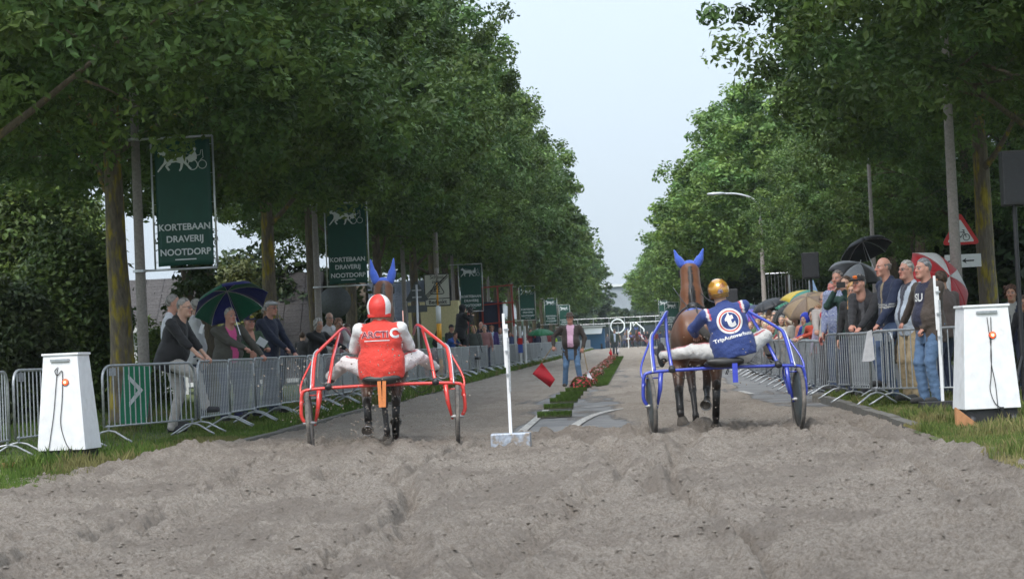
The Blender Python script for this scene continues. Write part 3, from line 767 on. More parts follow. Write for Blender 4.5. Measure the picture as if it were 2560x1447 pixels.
# ================================================================ start-line cabinets
M_white = mat('white_painted_board', (.70, .71, .72), .55, var=.07, scale=3.5, col2=(.48, .46, .42), c2=(.56, .85), bump=.08)
M_black = mat('black_plastic', (.02, .02, .022), .5, var=.2)
M_lampred = mat('lit_red_lamp', (.8, .05, .02), .3, emit=((1, .05, .02), 2.6))
M_lampcore = mat('lamp_glow_core', (1, .4, .1), .3, emit=((1, .42, .15), 6))
M_rust = mat('old_board', (.30, .15, .07), .9, var=.2)
def cabinet(p, h, wb, wt, rz, label, lean, cable, lamp_x):
    t = thing('timing_cabinet', label, 'cabinet', p, rz)
    zb = .20; d0, d1 = .50, .36
    mb = MB(); mb.box((0, 0, (zb + h) / 2), (wb, d0, h - zb), taper=(wt / wb, d1 / d0)); o = mb.obj('housing', M_white, t, bevel=.006)
    MB().box((0, 0, h + .012), (wt + .03, d1 + .03, .025)).obj('lid', M_white, t, bevel=.004)
    MB().box((0, 0, .11), (wb * .90, d0 * .84, .20)).obj('base', M_black, t)
    for s_ in (-1, 1):
        MB().lathe([(0, -.03), (.06, -.03), (.07, -.02), (.07, .02), (.06, .03), (0, .03)], 16, (s_ * wb * .36, -d0 * .42, .07), Matrix.Rotation(PI / 2, 3, 'Y')).obj('wheel', M_black, t, True)
    def fy(z): return -(d0 + (d1 - d0) * (z - zb) / (h - zb)) / 2
    zl = h - .30
    MB().lathe([(.040, 0), (.040, .010), (.030, .014)], 20, (lamp_x, fy(zl) - .002, zl), Matrix.Rotation(PI / 2, 3, 'X')).obj('lamp_bezel', M_rust, t, True)
    MB().lathe([(.030, 0), (.027, .014), (.015, .023), (0.001, .025)], 20, (lamp_x, fy(zl) - .004, zl), Matrix.Rotation(PI / 2, 3, 'X')).obj('lamp_lens', M_lampred, t, True)
    MB().lathe([(.014, 0.02), (.010, .03), (0.001, .032)], 12, (lamp_x, fy(zl) - .006, zl), Matrix.Rotation(PI / 2, 3, 'X')).obj('lamp_core', M_lampcore, t, True)
    MB().box((0.0, fy(h - .05) - .012, h - .055), (.22, .022, .028)).obj('bracket', M_galv, t)
    for k, pts in enumerate(cable):
        q = [(x, fy(z) - .012, z) for x, z in pts]; MB().tube(smoothcurve(q, 6), .0045, 6).obj('cable', M_black, t, True)
        if k == 0: MB().box((q[-1][0], q[-1][1], q[-1][2]), (.035, .03, .03)).obj('plug', M_black, t)
    t.rotation_euler = (0, lean, rz)
    return t
p = G(176, 1163, .06)
cabinet((p.x, p.y, zroad(p.y) + .04), 1.25, .56, .40, math.radians(-6), 'left white tapered cabinet with a small red lamp and a looped cable', 0.0,
        [[(-.02, 1.12), (-.06, 1.08), (-.03, 1.03), (.02, 1.08), (.03, 1.0), (.02, .75), (.0, .5), (.05, .30), (.11, .20)], [(-.03, 1.1), (-.05, .9), (-.08, .6), (-.12, .35), (-.15, .16)]], .06)
p = G(2468, 1048, .16)
cabinet((p.x, p.y, zroad(p.y) + .08), 1.27, .60, .47, math.radians(6), 'right white tapered cabinet with a small red lamp on its front', 0.0,
        [[(.0, 1.16), (.01, 1.0), (.02, .8), (.0, .55), (-.02, .4), (.02, .26), (.09, .20)], [(.04, 1.16), (.03, .95), (.01, .7), (.04, .45), (.05, .16)]], .045)
# orange wedge and brick near the cabinets
p = G(2408, 1066, .13); t = MB(); t.prism([(-.12, 0), (.14, 0), (-.12, .20)], -.02, .02)
tag(t.obj('wooden_wedge', mat('orange_wood', (.42, .20, .09), .8), loc=(p.x, p.y - .25, zroad(p.y) + .14), rot=(0, 0, .3)), 'orange wooden wedge in the grass before the right white cabinet', 'wedge')
p = G(20, 1178, .05); tag(MB().box((0, 0, .03), (.24, .1, .05)).obj('wooden_block', mat('orange_wood'), loc=(p.x, p.y, zroad(p.y) + .09), rot=(0, 0, .1), bevel=.004), 'flat orange piece of wood in the grass at the left edge', 'wood')

# white marker posts
def marker(p, h, label, plate):
    t = thing('marker_post', label, 'post', p)
    MB().box((0, 0, h * .47), (.036, .036, h * .90)).obj('post', M_white, t, bevel=.003)
    MB().box((-.022, 0.0, h * .80), (.03, .02, h * .40), Matrix.Rotation(-.01, 3, 'Y')).obj('slat', M_white, t, bevel=.003)
    MB().box((.018, -.03, h * .62), (.022, .012, h * .40)).obj('rail', M_galv, t)
    for z in (.55, .72, .88): MB().box((.004, -.035, h * z), (.055, .012, .02)).obj('clamp', M_galv, t)
    plate(t); return t
p = G(1279, 1128, 0)
def pl1(t):
    MB().box((0.0, 0, .09), (.44, .26, .17)).obj('foot_block', mat('zinc_plate', (.34, .38, .44), .5, .35, var=.25, scale=9, col2=(.27, .24, .21), c2=(.5, .6)), t, bevel=.012)
marker((p.x, p.y, zroad(p.y) + .03), 1.50, 'tall thin white marker post on a grey block between the two sulkies', pl1)
p = G(2358, 1028, .15)
def pl2(t):
    MB().box((-.02, 0, .06), (.50, .30, .13)).obj('foot_block', M_black, t, bevel=.006)
marker((p.x, p.y, zroad(p.y) + .15), 1.62, 'white marker post on a black tray beside the right white cabinet', pl2)

# ================================================================ lamp posts, banners, signs
M_conc = mat('concrete_post', (.26, .235, .215), .85, var=.2, scale=8, bump=.3)
M_alu = mat('aluminium_tube', (.55, .56, .58), .35, .7, var=.1)
M_green = mat('green_banner_cloth', (.004, .060, .042), .55, var=.1, scale=2, bump=.15, bscale=4)
M_print = mat('white_print', (.62, .66, .68), .6, var=.05)
M_lamp = mat('lamp_housing', (.5, .52, .54), .4, .3)
def lamp_post(x, y, label, h=6.3, arm=None, group=None, r=.095, tilt=0):
    t = thing('street_lamp', label, 'street lamp', (x, y, zroad(y) + VERGE), 0, group)
    mb = MB(); mb.tube([(0, 0, -.1), (0, 0, 1.2), (0, 0, h - 1.0)], [r, r * .92, r * .62], 14); mb.obj('post', M_conc, t, True)
    if arm:
        s_ = arm
        MB().tube(smoothcurve([(0, 0, h - 1.05), (0, 0, h - .6), (s_ * .25, 0, h - .2), (s_ * .8, 0, h), (s_ * 1.3, 0, h + .04)], 5), .035, 8).obj('arm', M_lamp, t, True)
        mb = MB(); mb.lathe([(0.001, -.34), (.08, -.30), (.11, -.1), (.10, .15), (.06, .32), (0.001, .36)], 14, (s_ * 1.6, 0, h + .05), Matrix.Rotation(PI / 2, 3, 'Y') @ Matrix.Diagonal((.55, 1, 1)).to_3x3()); mb.obj('lamp_head', M_lamp, t, True)
    t.rotation_euler = (0, tilt, 0)
    return t
def horse_print(kind):
    """side silhouette of a trotting horse, a low cart and its driver, facing left, one unit wide"""
    H = [(-.50, .14), (-.47, .19), (-.43, .21), (-.41, .26), (-.39, .22), (-.35, .19), (-.28, .13), (-.20, .11), (-.08, .115), (.02, .11), (.08, .07), (.10, .0), (.09, -.05), (.12, -.10), (.17, -.16), (.20, -.19), (.17, -.21), (.12, -.16), (.06, -.10), (.03, -.07), (.02, -.12), (-.01, -.20), (-.05, -.24), (-.07, -.22), (-.04, -.17), (-.03, -.08), (-.12, -.05), (-.22, -.06), (-.24, -.10), (-.30, -.13), (-.25, -.20), (-.29, -.22), (-.35, -.13), (-.33, -.09), (-.29, -.05), (-.37, -.10), (-.44, -.18), (-.50, -.24), (-.52, -.22), (-.45, -.13), (-.38, -.05), (-.36, .02), (-.37, .08), (-.42, .11), (-.47, .11)]
    D = [(.06, .02), (.14, .06), (.21, .09), (.22, .15), (.25, .17), (.24, .22), (.28, .23), (.30, .19), (.28, .15), (.31, .08), (.31, .0), (.27, -.03), (.20, -.02), (.12, -.0)]
    mb = MB(); mb.prism(H, -.002, .002); mb.prism(D, -.0035, .003)
    def ring(cx, cz, r, w): mb.tube([(cx + r * math.cos(a), 0, cz + r * math.sin(a)) for a in np.linspace(0, 2 * PI, 21)[:-1]], w, 4, closed=True)
    ring(.22, -.12, .10, .010); ring(.42, -.12, .085, .007)
    mb.lathe([(.001, -.002), (.075, -.002), (.075, .002), (.001, .002)], 16, (.22, -.12, 0), Matrix.Rotation(PI / 2, 3, 'X'))
    mb.tube([(.30, .08), (.40, .10), (.42, .16)] and [(.30, 0, .06), (.38, 0, .08), (.40, 0, .17), (.43, 0, .18), (.44, 0, .02), (.38, 0, -.03)], .006, 4)
    mb.tube([(-.30, 0, .12), (-.26, 0, .20), (-.20, 0, .17), (.22, 0, .08)], .004, 4)
    return mb.mesh('emblem')
EMB = horse_print(0); EMB.materials.append(M_print)
BT = [(text_mesh(s_, .185, .022, .002), dz) for s_, dz in (('KORTEBAAN', .68), ('DRAVERIJ', .50), ('NOOTDORP', .30))]
for me, _ in BT: me.materials.append(M_print)
def banner(x0, y, zb, w, h, label, side=1, rz=0.0, group='green race banners on the lamp posts', tilt=0):
    """x0 is the lamp post; the banner hangs on the side of the track"""
    t = thing('banner', label, 'banner', (x0, y, zb), rz, group)
    off = .26; X0, X1 = off, off + w; cx = (X0 + X1) / 2
    mb = MB()
    for x in (X0, X1): mb.tube([(x, 0, 0), (x, 0, h)], .016, 8)
    mb.tube([(.0, 0, 0), (X1, 0, 0)], .018, 8); mb.tube([(.0, 0, h), (X1, 0, h)], .018, 8)
    mb.obj('frame', M_alu, t, True)
    for z in (0, h): MB().lathe([(.09, -.02), (.105, -.02), (.105, .02), (.09, .02)], 16, (0, 0, z)).obj('clamp', M_alu, t)
    V = []; F = []; nx, nz = 13, 25
    for j in range(nz):
        for i in range(nx):
            u, v = i / (nx - 1), j / (nz - 1); V.append((X0 + .05 + (w - .10) * u, .012 * math.sin(5 * u + 3 * v) + .004, .05 + (h - .1) * v + .012 * math.sin(u * PI) * (1 - v)))
    for j in range(nz - 1):
        for i in range(nx - 1): F.append((j * nx + i, j * nx + i + 1, (j + 1) * nx + i + 1, (j + 1) * nx + i))
    o = MB().add(V, F).obj('cloth', M_green, t, True); s_ = o.modifiers.new('thick', 'SOLIDIFY'); s_.thickness = .003
    for k in range(5):
        for x in (X0, X1):
            sx = .05 if x == X0 else -.05; MB().tube([(x, 0, .12 + k * (h - .25) / 4), (x + sx, -.012, .12 + k * (h - .25) / 4)], .005, 4).obj('tie', M_alu, t)
    sc = w / 1.03
    for (me, dz) in BT:
        link('lettering', me, None, t, M=Matrix.Translation((cx, -.016, dz * h / 2.0 - .05)) @ Matrix.Rotation(PI / 2, 4, 'X') @ Matrix.Scale(sc * .80, 4))
    MB().box((cx, -.014, .15), (.34 * w, .004, .018)).obj('line_print', M_print, t)
    link('emblem', EMB, None, t, M=Matrix.Translation((cx, -.016, h * .83)) @ Matrix.Scale(.78 * w, 4))
    t.rotation_euler = (0, tilt, rz); return t
LX = -7.75
lamps_l = [(32.5, 'nearest left lamp post with grooved concrete shaft, carrying the first banner'), (51, 'left lamp post carrying the second banner, behind the red sulky'), (70.5, 'left lamp post just left of the striped post'), (90, 'left lamp post carrying the third banner'), (112, 'left lamp post beyond the third banner'), (134, 'left lamp post carrying the fourth banner')]
for y, lb_ in lamps_l: lamp_post(LX, y, lb_, 6.4, 1, 'street lamps along the left side', r=.10)
def zpx(px, py, Y): return W(px, py, Y).z
bl = [(32.45, 345, 678, 1.00, 2.08, 'nearest green banner, partly behind oak leaves, on the first left lamp post'), (50.95, 815, 717, 1.05, 2.05, 'second green banner on the left, fully visible behind the red driver'), (89.95, 1140, 780, 1.03, 2.05, 'third green banner on the left, above the camera operator'), (133.9, 1280, 802, 1.03, 2.2, 'fourth green banner on the left, right of the white marker post')]
for y, px, py, w, h_, lb_ in bl: banner(LX if y < 100 else LX + .2, y, zpx(px, py, y), w, h_, lb_, rz=0.0 if y > 40 else -.05)
banner(-7.4, 168, zpx(1345, 812, 168), 1.03, 2.1, 'fifth green banner on the left, before the flag man'); banner(-7.3, 198, zpx(1390, 818, 198), 1.03, 2.1, 'sixth green banner, at the left of the hat of the flag man')
for y, px, py in ((150, 1655, 812), (190, 1641, 795)): 
    q = W(px, py, y); lamp_post(q.x + 1.6, y, 'far right lamp post carrying a small green banner', 6.2, None, 'street lamps along the right side')
    banner(q.x, y, q.z, 1.03, 1.6, 'small far green banner beside the ears of the right horse' if y == 150 else 'smallest far green banner on the right side')
q = G(2392, 960, VERGE); lamp_post(5.0, 32.4, 'nearest right lamp post, tall grey shaft in front of the bicycle sign', 6.6, -1, 'street lamps along the right side', r=.10)
lamp_post(4.9, 78, 'right lamp post with its curved arm and lamp head in clear view', 6.2, -1, 'street lamps along the right side', r=.105)
lamp_post(5.2, 45, 'thin pale post behind the black umbrella', 5.6, -1, 'street lamps along the right side', r=.06)

# bicycle warning sign
M_red = mat('sign_red', (.55, .02, .02), .4, var=.05); M_sblack = mat('sign_black', (.012, .012, .014), .5); M_swhite = mat('sign_white', (.72, .74, .74), .4, var=.04); M_sback = mat('sign_back', (.10, .11, .115), .5, .5, var=.15)
def tri(r, n=4, rc=.05):
    pts = []
    for k in range(3):
        a = PI / 2 + k * 2 * PI / 3; c = Vector(((r - 2 * rc) * math.cos(a), (r - 2 * rc) * math.sin(a)))
        for j in range(n + 1): b = a - PI / 3 + j / n * 2 * PI / 3; pts.append((c.x + rc * math.cos(b), c.y + rc * math.sin(b)))
    return pts
Y_ = 38.5; q = W(2401, 580, Y_)
t = thing('bicycle_sign', 'red triangular bicycle warning sign behind the right lamp post', 'road sign', (q.x, Y_, zroad(Y_) + VERGE)); zc = q.z - t.location.z - .03
MB().tube([(-.08, .03, 0), (-.08, .03, zc + .25)], .03, 10).obj('pole', M_alu, t, True)
def sub(poly, zc, s_=1, x=0): return [(px_ * s_ + x, pz * s_ + zc) for px_, pz in poly]
MB().prism(sub(tri(.41), zc), -.01, .01).obj('triangle_plate', M_red, t); MB().prism(sub(tri(.285, rc=.02), zc - .012), -.014, -.009).obj('triangle_face', M_swhite, t)
mb = MB()
def ringx(cx, cz, r, w, y=-.018): mb.tube([(cx + r * math.cos(a), y, cz + r * math.sin(a)) for a in np.linspace(0, 2 * PI, 19)[:-1]], w, 4, closed=True)
zc2 = zc - .07; ringx(-.10, zc2, .058, .006); ringx(.10, zc2, .058, .006)
for a_, b_ in (((-.10, 0), (-.05, .09)), ((-.05, .09), (.065, .10)), ((.065, .10), (0, .0)), ((0, 0), (-.05, .09)), ((0, 0), (-.10, 0)), ((.10, 0), (.055, .13)), ((.03, .14), (.075, .13)), ((-.075, .115), (-.03, .115)), ((-.055, .115), (-.04, .07))):
    mb.tube([(a_[0], -.018, zc2 + a_[1]), (b_[0], -.018, zc2 + b_[1])], .006, 4)
mb.obj('bicycle_symbol', M_sblack, t)
# two-way arrows plate under it
t2 = MB().box((.0, 0, 0), (.66, .012, .24)); o = t2.obj('arrow_plate', M_swhite, t, loc=(.02, 0, zc - .50), bevel=.004)
mb = MB(); mb.prism([(-.02, .0), (.06, .05), (.045, .012), (.20, .012), (.20, -.012), (.045, -.012), (.06, -.05)], -.012, -.007); mb.prism([(-.05, 0), (-.13, .05), (-.115, .012), (-.27, .012), (-.27, -.012), (-.115, -.012), (-.13, -.05)], -.012, -.007)
mb.obj('arrow_symbol', M_sblack, o)

# school zone sign on the striped post, back of a triangle sign beside it
Y_ = 69.0; q = W(1093, 725, Y_)
t = thing('school_zone_sign', 'cream end-of-school-zone sign on a yellow and white striped post', 'road sign', (q.x, Y_, zroad(Y_) + VERGE)); zc = q.z - t.location.z
M_yel = mat('post_yellow', (.75, .36, .02), .5, var=.06); M_cream = mat('sign_cream', (.42, .42, .36), .5, var=.05)
z = 0
for k, (hh, m_) in enumerate(((.62, M_yel), (.55, M_swhite), (.62, M_yel), (.60, M_swhite), (.75, M_yel), (.5, M_conc), (1.6, M_conc))):
    MB().tube([(0, .06, z), (0, .06, z + hh)], .085, 14).obj('post_band', m_, t, True); z += hh
MB().box((0, 0, zc), (.86, .02, 1.08)).obj('plate_border', M_sblack, t, bevel=.006); MB().box((0, -.013, zc + .12), (.80, .01, .78)).obj('upper_plate', M_cream, t); MB().box((0, -.013, zc - .40), (.80, .01, .20)).obj('lower_plate', M_cream, t)
def up(x, z, y=-.02): return Matrix.Translation((x, y, z)) @ Matrix.Rotation(PI / 2, 4, 'X')
text_obj('School', .17, M_sblack, t, up(0, zc + .43), bold=.01); text_obj('zone', .17, M_sblack, t, up(0, zc + .28), bold=.01); text_obj('Bedankt', .185, M_sblack, t, up(0, zc - .40), bold=.02)
mb = MB(); T = sub(tri(.30), zc + .02)
mb.tube([(a_, -.02, b_) for a_, b_ in T], .014, 4, closed=True)
for dx in (-.06, .06):     # two walking children
    x = dx; zb = zc - .08; mb.lathe([(.001, -.004), (.022, -.004), (.022, .004), (.001, .004)], 10, (x, -.02, zb + .17), Matrix.Rotation(PI / 2, 3, 'X'))
    for a_, b_ in (((0, .14), (-.005, .06)), ((0, .06), (-.035, 0)), ((0, .06), (.03, 0)), ((0, .13), (-.04, .09)), ((0, .13), (.04, .10))): mb.tube([(x + a_[0], -.02, zb + a_[1]), (x + b_[0], -.02, zb + b_[1])], .012, 5)
mb.obj('children_symbol', M_sblack, t)
mb = MB()
for k in (-1, 0, 1): mb.tube([(-.37 + k * .035, -.026, zc - .24 - k * .035 + .03), (.37 + k * .035 * .3, -.026, zc + .49 - abs(k) * .02 - k * .03)], .011, 4)
mb.obj('cancel_bars', M_sblack, t)
Y_ = 66.0; q = W(1042, 735, Y_)
t = thing('triangle_sign', 'grey back of a triangular road sign left of the striped post', 'road sign', (q.x, Y_, zroad(Y_) + VERGE)); zc = q.z - t.location.z
MB().tube([(0, -.03, 0), (0, -.03, zc + .3)], .035, 8).obj('pole', M_alu, t, True); MB().prism(sub(tri(.45), zc), -.01, .01).obj('triangle_back', M_sback, t); MB().box((0, 0, zc - .47), (.62, .015, .22)).obj('lower_plate', M_sback, t)
for zz in (.12, -.1): MB().box((0, -.02, zc + zz), (.3, .02, .04)).obj('clip', M_alu, t)
Y_ = 52.5; q = W(838, 755, Y_)
t = thing('round_sign', 'dark round back of a road sign behind the second banner post', 'road sign', (q.x, Y_, q.z)); MB().lathe([(.001, -.01), (.40, -.01), (.41, 0), (.40, .01), (.001, .01)], 28, (0, 0, 0), Matrix.Rotation(PI / 2, 3, 'X')).obj('disc', M_sback, t, True); MB().tube([(0, .03, .3), (0, .03, -2.0)], .03, 8).obj('pole', M_alu, t, True)

# green and white course board behind the first barriers
q = W(338, 975, 31.5); t = thing('course_board', 'green and white sponsor board leaning behind the left barrier', 'board', (q.x, 31.5, zroad(31.5) + VERGE + .02), .35)
MB().box((0, 0, .48), (.42, .02, .9), Matrix.Rotation(.12, 3, 'Y')).obj('board', mat('board_green', (.01, .20, .10), .5), t)
mb = MB(); mb.prism([(-.1, .3), (.12, .55), (-.1, .8), (-.1, .72), (.04, .55), (-.1, .38)], -.02, -.012); mb.obj('chevron_print', M_print, t)

# loudspeakers
def speaker(q, Y, w, h_, pole, label):
    t = thing('loudspeaker', label, 'loudspeaker', (q.x, Y, q.z))
    MB().box((0, 0, 0), (w, w * .85, h_), taper=(1, 1)).obj('cabinet', M_black, t, bevel=.015); MB().box((0, -w * .43, 0), (w * .88, .012, h_ * .9)).obj('grille', mat('speaker_grille', (.035, .037, .042), .6, .2, bump=.5, bscale=300), t, bevel=.004)
    MB().tube([(0, 0, -h_ / 2), (0, 0, -h_ / 2 - pole)], .03, 8).obj('pole', M_black, t)
    for k in range(3): a = k * 2.1; MB().tube([(0, 0, -h_ / 2 - pole + .6), (.5 * math.cos(a), .5 * math.sin(a), -h_ / 2 - pole + .02)], .018, 6).obj('leg', M_black, t)
Y_ = 47; q = W(2026, 664, Y_); speaker(q, Y_, .37, .58, q.z - zroad(Y_) - .3, 'black loudspeaker on a pole above the tan umbrella')
Y_ = 60; q = W(1829, 748, Y_); speaker(q, Y_, .36, .58, q.z - zroad(Y_) - .3, 'dark loudspeaker right beside the gold helmet')
Y_ = 27; q = W(2532, 446, Y_); speaker(q, Y_, .30, .70, q.z - zroad(Y_) - .5, 'large black loudspeaker high at the right edge')
q = W(2562, 446, 27.3); speaker(q, 27.3, .30, .70, q.z - zroad(27) - .5, 'black loudspeaker half cut off by the right edge')

# ================================================================ umbrellas
def umbrella(tip, axis, R, cols, label, cat='umbrella', alpha=None, shaft=.95, spin=0, depth=.34, handle=True):
    z = Vector(axis).normalized(); t = thing('umbrella', label, cat, tip); t.rotation_euler = z.to_track_quat('Z', 'Y').to_euler()
    n = 8; ms = []
    for c in cols:
        ms.append(mat('umbrella_cloth_%d_%d_%d' % tuple(int(v * 999) for v in c[:3]), c, .5, var=.08, transl=.35, sheen=.2) if alpha is None else mat('clear_umbrella', c, .15, var=.05, alpha=.45))
    def prof(t_): return R * math.sin(t_ * 1.25) / math.sin(1.25), -R * depth * (1 - math.cos(t_ * 1.25)) / (1 - math.cos(1.25)) * 1.25
    for k in range(n):
        V = []; F = []; a0 = 2 * PI * k / n + spin; a1 = 2 * PI * (k + 1) / n + spin; nu, nv = 5, 7
        for j in range(nv):
            r_, zz = prof(j / (nv - 1))
            for i in range(nu):
                u = i / (nu - 1); p0 = Vector((math.cos(a0) * r_, math.sin(a0) * r_, zz)); p1 = Vector((math.cos(a1) * r_, math.sin(a1) * r_, zz))
                p = p0.lerp(p1, u); sag = math.sin(u * PI) * .05 * R * (j / (nv - 1)); p = p * (1 - sag * .3) + Vector((0, 0, sag * .35)); V.append(p)
        for j in range(nv - 1):
            for i in range(nu - 1): F.append((j * nu + i, j * nu + i + 1, (j + 1) * nu + i + 1, (j + 1) * nu + i))
        o = MB().add(V, [tuple(reversed(f)) for f in F]).obj('canopy_panel', ms[k % len(ms)], t, True); s_ = o.modifiers.new('thick', 'SOLIDIFY'); s_.thickness = .002
    for k in range(n):
        a0 = 2 * PI * k / n + spin; q = [prof(j / 5) for j in range(6)]
        MB().tube([(math.cos(a0) * r_, math.sin(a0) * r_, zz - .006) for r_, zz in q], .0035, 4).obj('rib', M_alu, t)
    MB().tube([(0, 0, .06), (0, 0, -shaft)], .007, 6).obj('shaft', M_alu, t)
    if handle: MB().tube([(0, 0, -shaft + .1), (0, 0, -shaft)], .015, 8).obj('handle', M_black, t)
    return t
GN, BL = (.012, .16, .085), (.02, .025, .20)
umbrella(W(568, 735, 33.0) + Vector((0, 0, .05)), (-.30, .42, .85), .62, [GN, BL], 'green and blue panelled umbrella held behind the man in the pink shirt', spin=.2)
TAN, BRN = (.42, .30, .18), (.28, .20, .14)
umbrella(W(2018, 742, 46.0), (-.22, -.42, .85), .62, [TAN, BRN], 'large tan and brown panelled umbrella over the right crowd', spin=.3)
umbrella(W(2022, 725, 50.0), (.1, -.1, .95), .68, [(.65, .50, .06), (.05, .30, .25), (.05, .30, .25)], 'yellow and teal umbrella rising behind the tan one')
umbrella(W(1915, 750, 60.0), (-.30, -.1, .85), .55, [(.03, .032, .038)], 'dark grey umbrella left of the tan umbrella')
umbrella(W(1962, 764, 52.0), (-.45, -.2, .8), .50, [(.012, .012, .014)], 'black umbrella tucked under the tan umbrella')
umbrella(W(1886, 762, 66.0), (.0, -.1, .95), .52, [(.03, .05, .13)], 'dark blue umbrella behind the blue driver')
umbrella(W(1874, 778, 64.0), (-.1, -.4, .8), .42, [(.30, .08, .40), (.10, .12, .55)], 'purple and blue umbrella behind the arm of the blue driver')
umbrella(W(1940, 748, 62.0), (.0, -.1, .95), .6, [(.05, .25, .17)], 'far green umbrella behind the grey umbrella')
umbrella(W(1850, 755, 70.0), (.0, -.1, .95), .6, [(.6, .5, .1), (.1, .35, .2)], 'far yellow and green umbrella close to the blue driver')
umbrella(W(2125, 604, 37.0) + Vector((.22, 0, .0)), (-.25, .35, .85), .48, [(.012, .012, .015)], 'highest black umbrella above the man in the flame cap', spin=.1)
umbrella(W(2150, 658, 35.0), (.25, -.25, .85), .50, [(.25, .27, .30), (.02, .02, .022)], 'grey and black umbrella behind the man in navy', spin=.2)
umbrella(W(2375, 690, 31.8), (.60, -.62, .45), .62, [(.52, .02, .03), (.70, .70, .70), (.52, .02, .03)], 'red and white umbrella behind the man in the brown jacket', spin=.4)
umbrella(W(1352, 822, 92.0), (.0, -.1, 1), .62, [(.01, .20, .07)], 'green umbrella above the far left crowd')
umbrella(W(1402, 822, 95.0), (.0, -.1, 1), .58, [(.012, .012, .014)], 'black umbrella behind the flag man in the hat')

# ================================================================ buildings and background
M_brick = mat('red_brick', (.26, .115, .085), .9, var=.15, scale=3)
def brick_mat():
    M = bpy.data.materials.new('brickwork'); M.use_nodes = True; n = M.node_tree.nodes; l = M.node_tree.links
    b = n.new('ShaderNodeTexBrick'); b.inputs['Scale'].default_value = 1; b.inputs['Brick Width'].default_value = .22; b.inputs['Row Height'].default_value = .065; b.inputs['Mortar Size'].default_value = .008
    b.inputs['Color1'].default_value = (.27, .12, .09, 1); b.inputs['Color2'].default_value = (.20, .085, .065, 1); b.inputs['Mortar'].default_value = (.30, .26, .23, 1)
    tc = n.new('ShaderNodeTexCoord'); mp = n.new('ShaderNodeMapping'); mp.inputs['Rotation'].default_value = (PI / 2, 0, 0); l.new(tc.outputs['Object'], mp.inputs[0]); l.new(mp.outputs[0], b.inputs['Vector'])
    l.new(b.outputs[0], n['Principled BSDF'].inputs['Base Color']); n['Principled BSDF'].inputs['Roughness'].default_value = .9; return M
M_bw = brick_mat()
M_tile = mat('grey_roof_tiles', (.085, .08, .08), .95, spec=.1, var=.25, scale=5); M_tileb = mat('blue_grey_roof_tiles', (.085, .10, .125), .9, spec=.1, var=.2, scale=5); M_wtrim = mat('white_trim', (.62, .64, .66), .6, var=.06); M_glass = mat('window_glass', (.05, .07, .085), .08, spec=.8); M_tan = mat('stone_render', (.30, .27, .24), .85)
def roof_slope(name, m_, parent, a, b, c, d, rows):
    """tiled slope: eave a-b, ridge d-c; courses step up like laid tiles"""
    a, b, c, d = map(Vector, (a, b, c, d)); nrm = (b - a).cross(d - a).normalized(); mb = MB()
    for i in range(rows):
        t0, t1 = i / rows, (i + 1) / rows; p0, p1 = a.lerp(d, t0), b.lerp(c, t0); q0, q1 = a.lerp(d, t1), b.lerp(c, t1); L = (p1 - p0).length; n = max(2, int(L / .6))
        for k in range(n):
            u0, u1 = k / n, (k + .96) / n; lift = nrm * (.006 + .003 * ((i * 7 + k * 3) % 3))
            mb.add([p0.lerp(p1, u0) + lift, p0.lerp(p1, u1) + lift, q0.lerp(q1, u1) + nrm * .005, q0.lerp(q1, u0) + nrm * .005, p0.lerp(p1, u0) - nrm * .02, p0.lerp(p1, u1) - nrm * .02], [(0, 1, 2, 3), (4, 5, 1, 0)])
    mb.add([a - nrm * .03, b - nrm * .03, c - nrm * .03, d - nrm * .03], [(0, 1, 2, 3)])
    return mb.obj(name, m_, parent, kind='stuff')
def house(x, y, z, w, d, he, hr, label, wall, roofm, wins, rz=0, chimney=None, gable=None):
    t = thing('house', label, 'house', (x, y, z), rz)
    mb = MB(); mb.box((0, 0, he / 2), (w, d, he)); mb.obj('wall', wall, t)
    mb = MB()
    for s_ in (-1, 1):
        X = s_ * w / 2; mb.add([(X, -d / 2, he), (X, d / 2, he), (X, 0, hr)], [(0, 1, 2)] if s_ > 0 else [(2, 1, 0)])
    mb.obj('gable', gable or wall, t)
    e = .35
    roof_slope('roof', roofm, t, (-w / 2 - e, -d / 2 - e, he - .12), (w / 2 + e, -d / 2 - e, he - .12), (w / 2 + e, 0, hr), (-w / 2 - e, 0, hr), max(16, int((hr - he) * 14)))
    roof_slope('roof', roofm, t, (w / 2 + e, d / 2 + e, he - .12), (-w / 2 - e, d / 2 + e, he - .12), (-w / 2 - e, 0, hr), (w / 2 + e, 0, hr), 6)
    MB().box((0, -d / 2 - e - .06, he - .16), (w + 2 * e, .13, .14)).obj('gutter', M_wtrim, t)
    MB().box((0, -d / 2 - .18, he - .30), (w + .2, .34, .10)).obj('soffit', M_wtrim, t)
    for (wx, wz, ww, wh) in wins:
        f = MB().box((wx, -d / 2 - .02, wz), (ww + .14, .09, wh + .14)).obj('window', M_wtrim, t)
        k = max(1, int(ww / .7))
        for i in range(k): MB().box((wx + (i + .5 - k / 2) * ww / k, -d / 2 - .075, wz), (ww / k - .08, .02, wh - .04)).obj('pane', M_glass, f)
        MB().box((wx, -d / 2 - .1, wz - wh / 2 - .09), (ww + .3, .16, .05)).obj('sill', M_wtrim, f)
    if chimney: o = MB().box((chimney, 0.2, hr + .1), (.5, .5, 1.0)).obj('chimney', M_brick, t)
    return t
def atp(px, py, Y): return W(px, py, Y)
q = atp(430, 690, 70); b0 = -.55
house(q.x - .5, 74, b0, 9.5, 9, 1.3, q.z - b0 + .1, 'long grey-roofed house behind the nearest banner', M_wtrim, M_tile, [], rz=.05)
q = atp(345, 800, 62); t = thing('garden_shed', 'white-gabled shed with sloping eaves behind the first lamp post', 'shed', (q.x, 60, b0), .25)
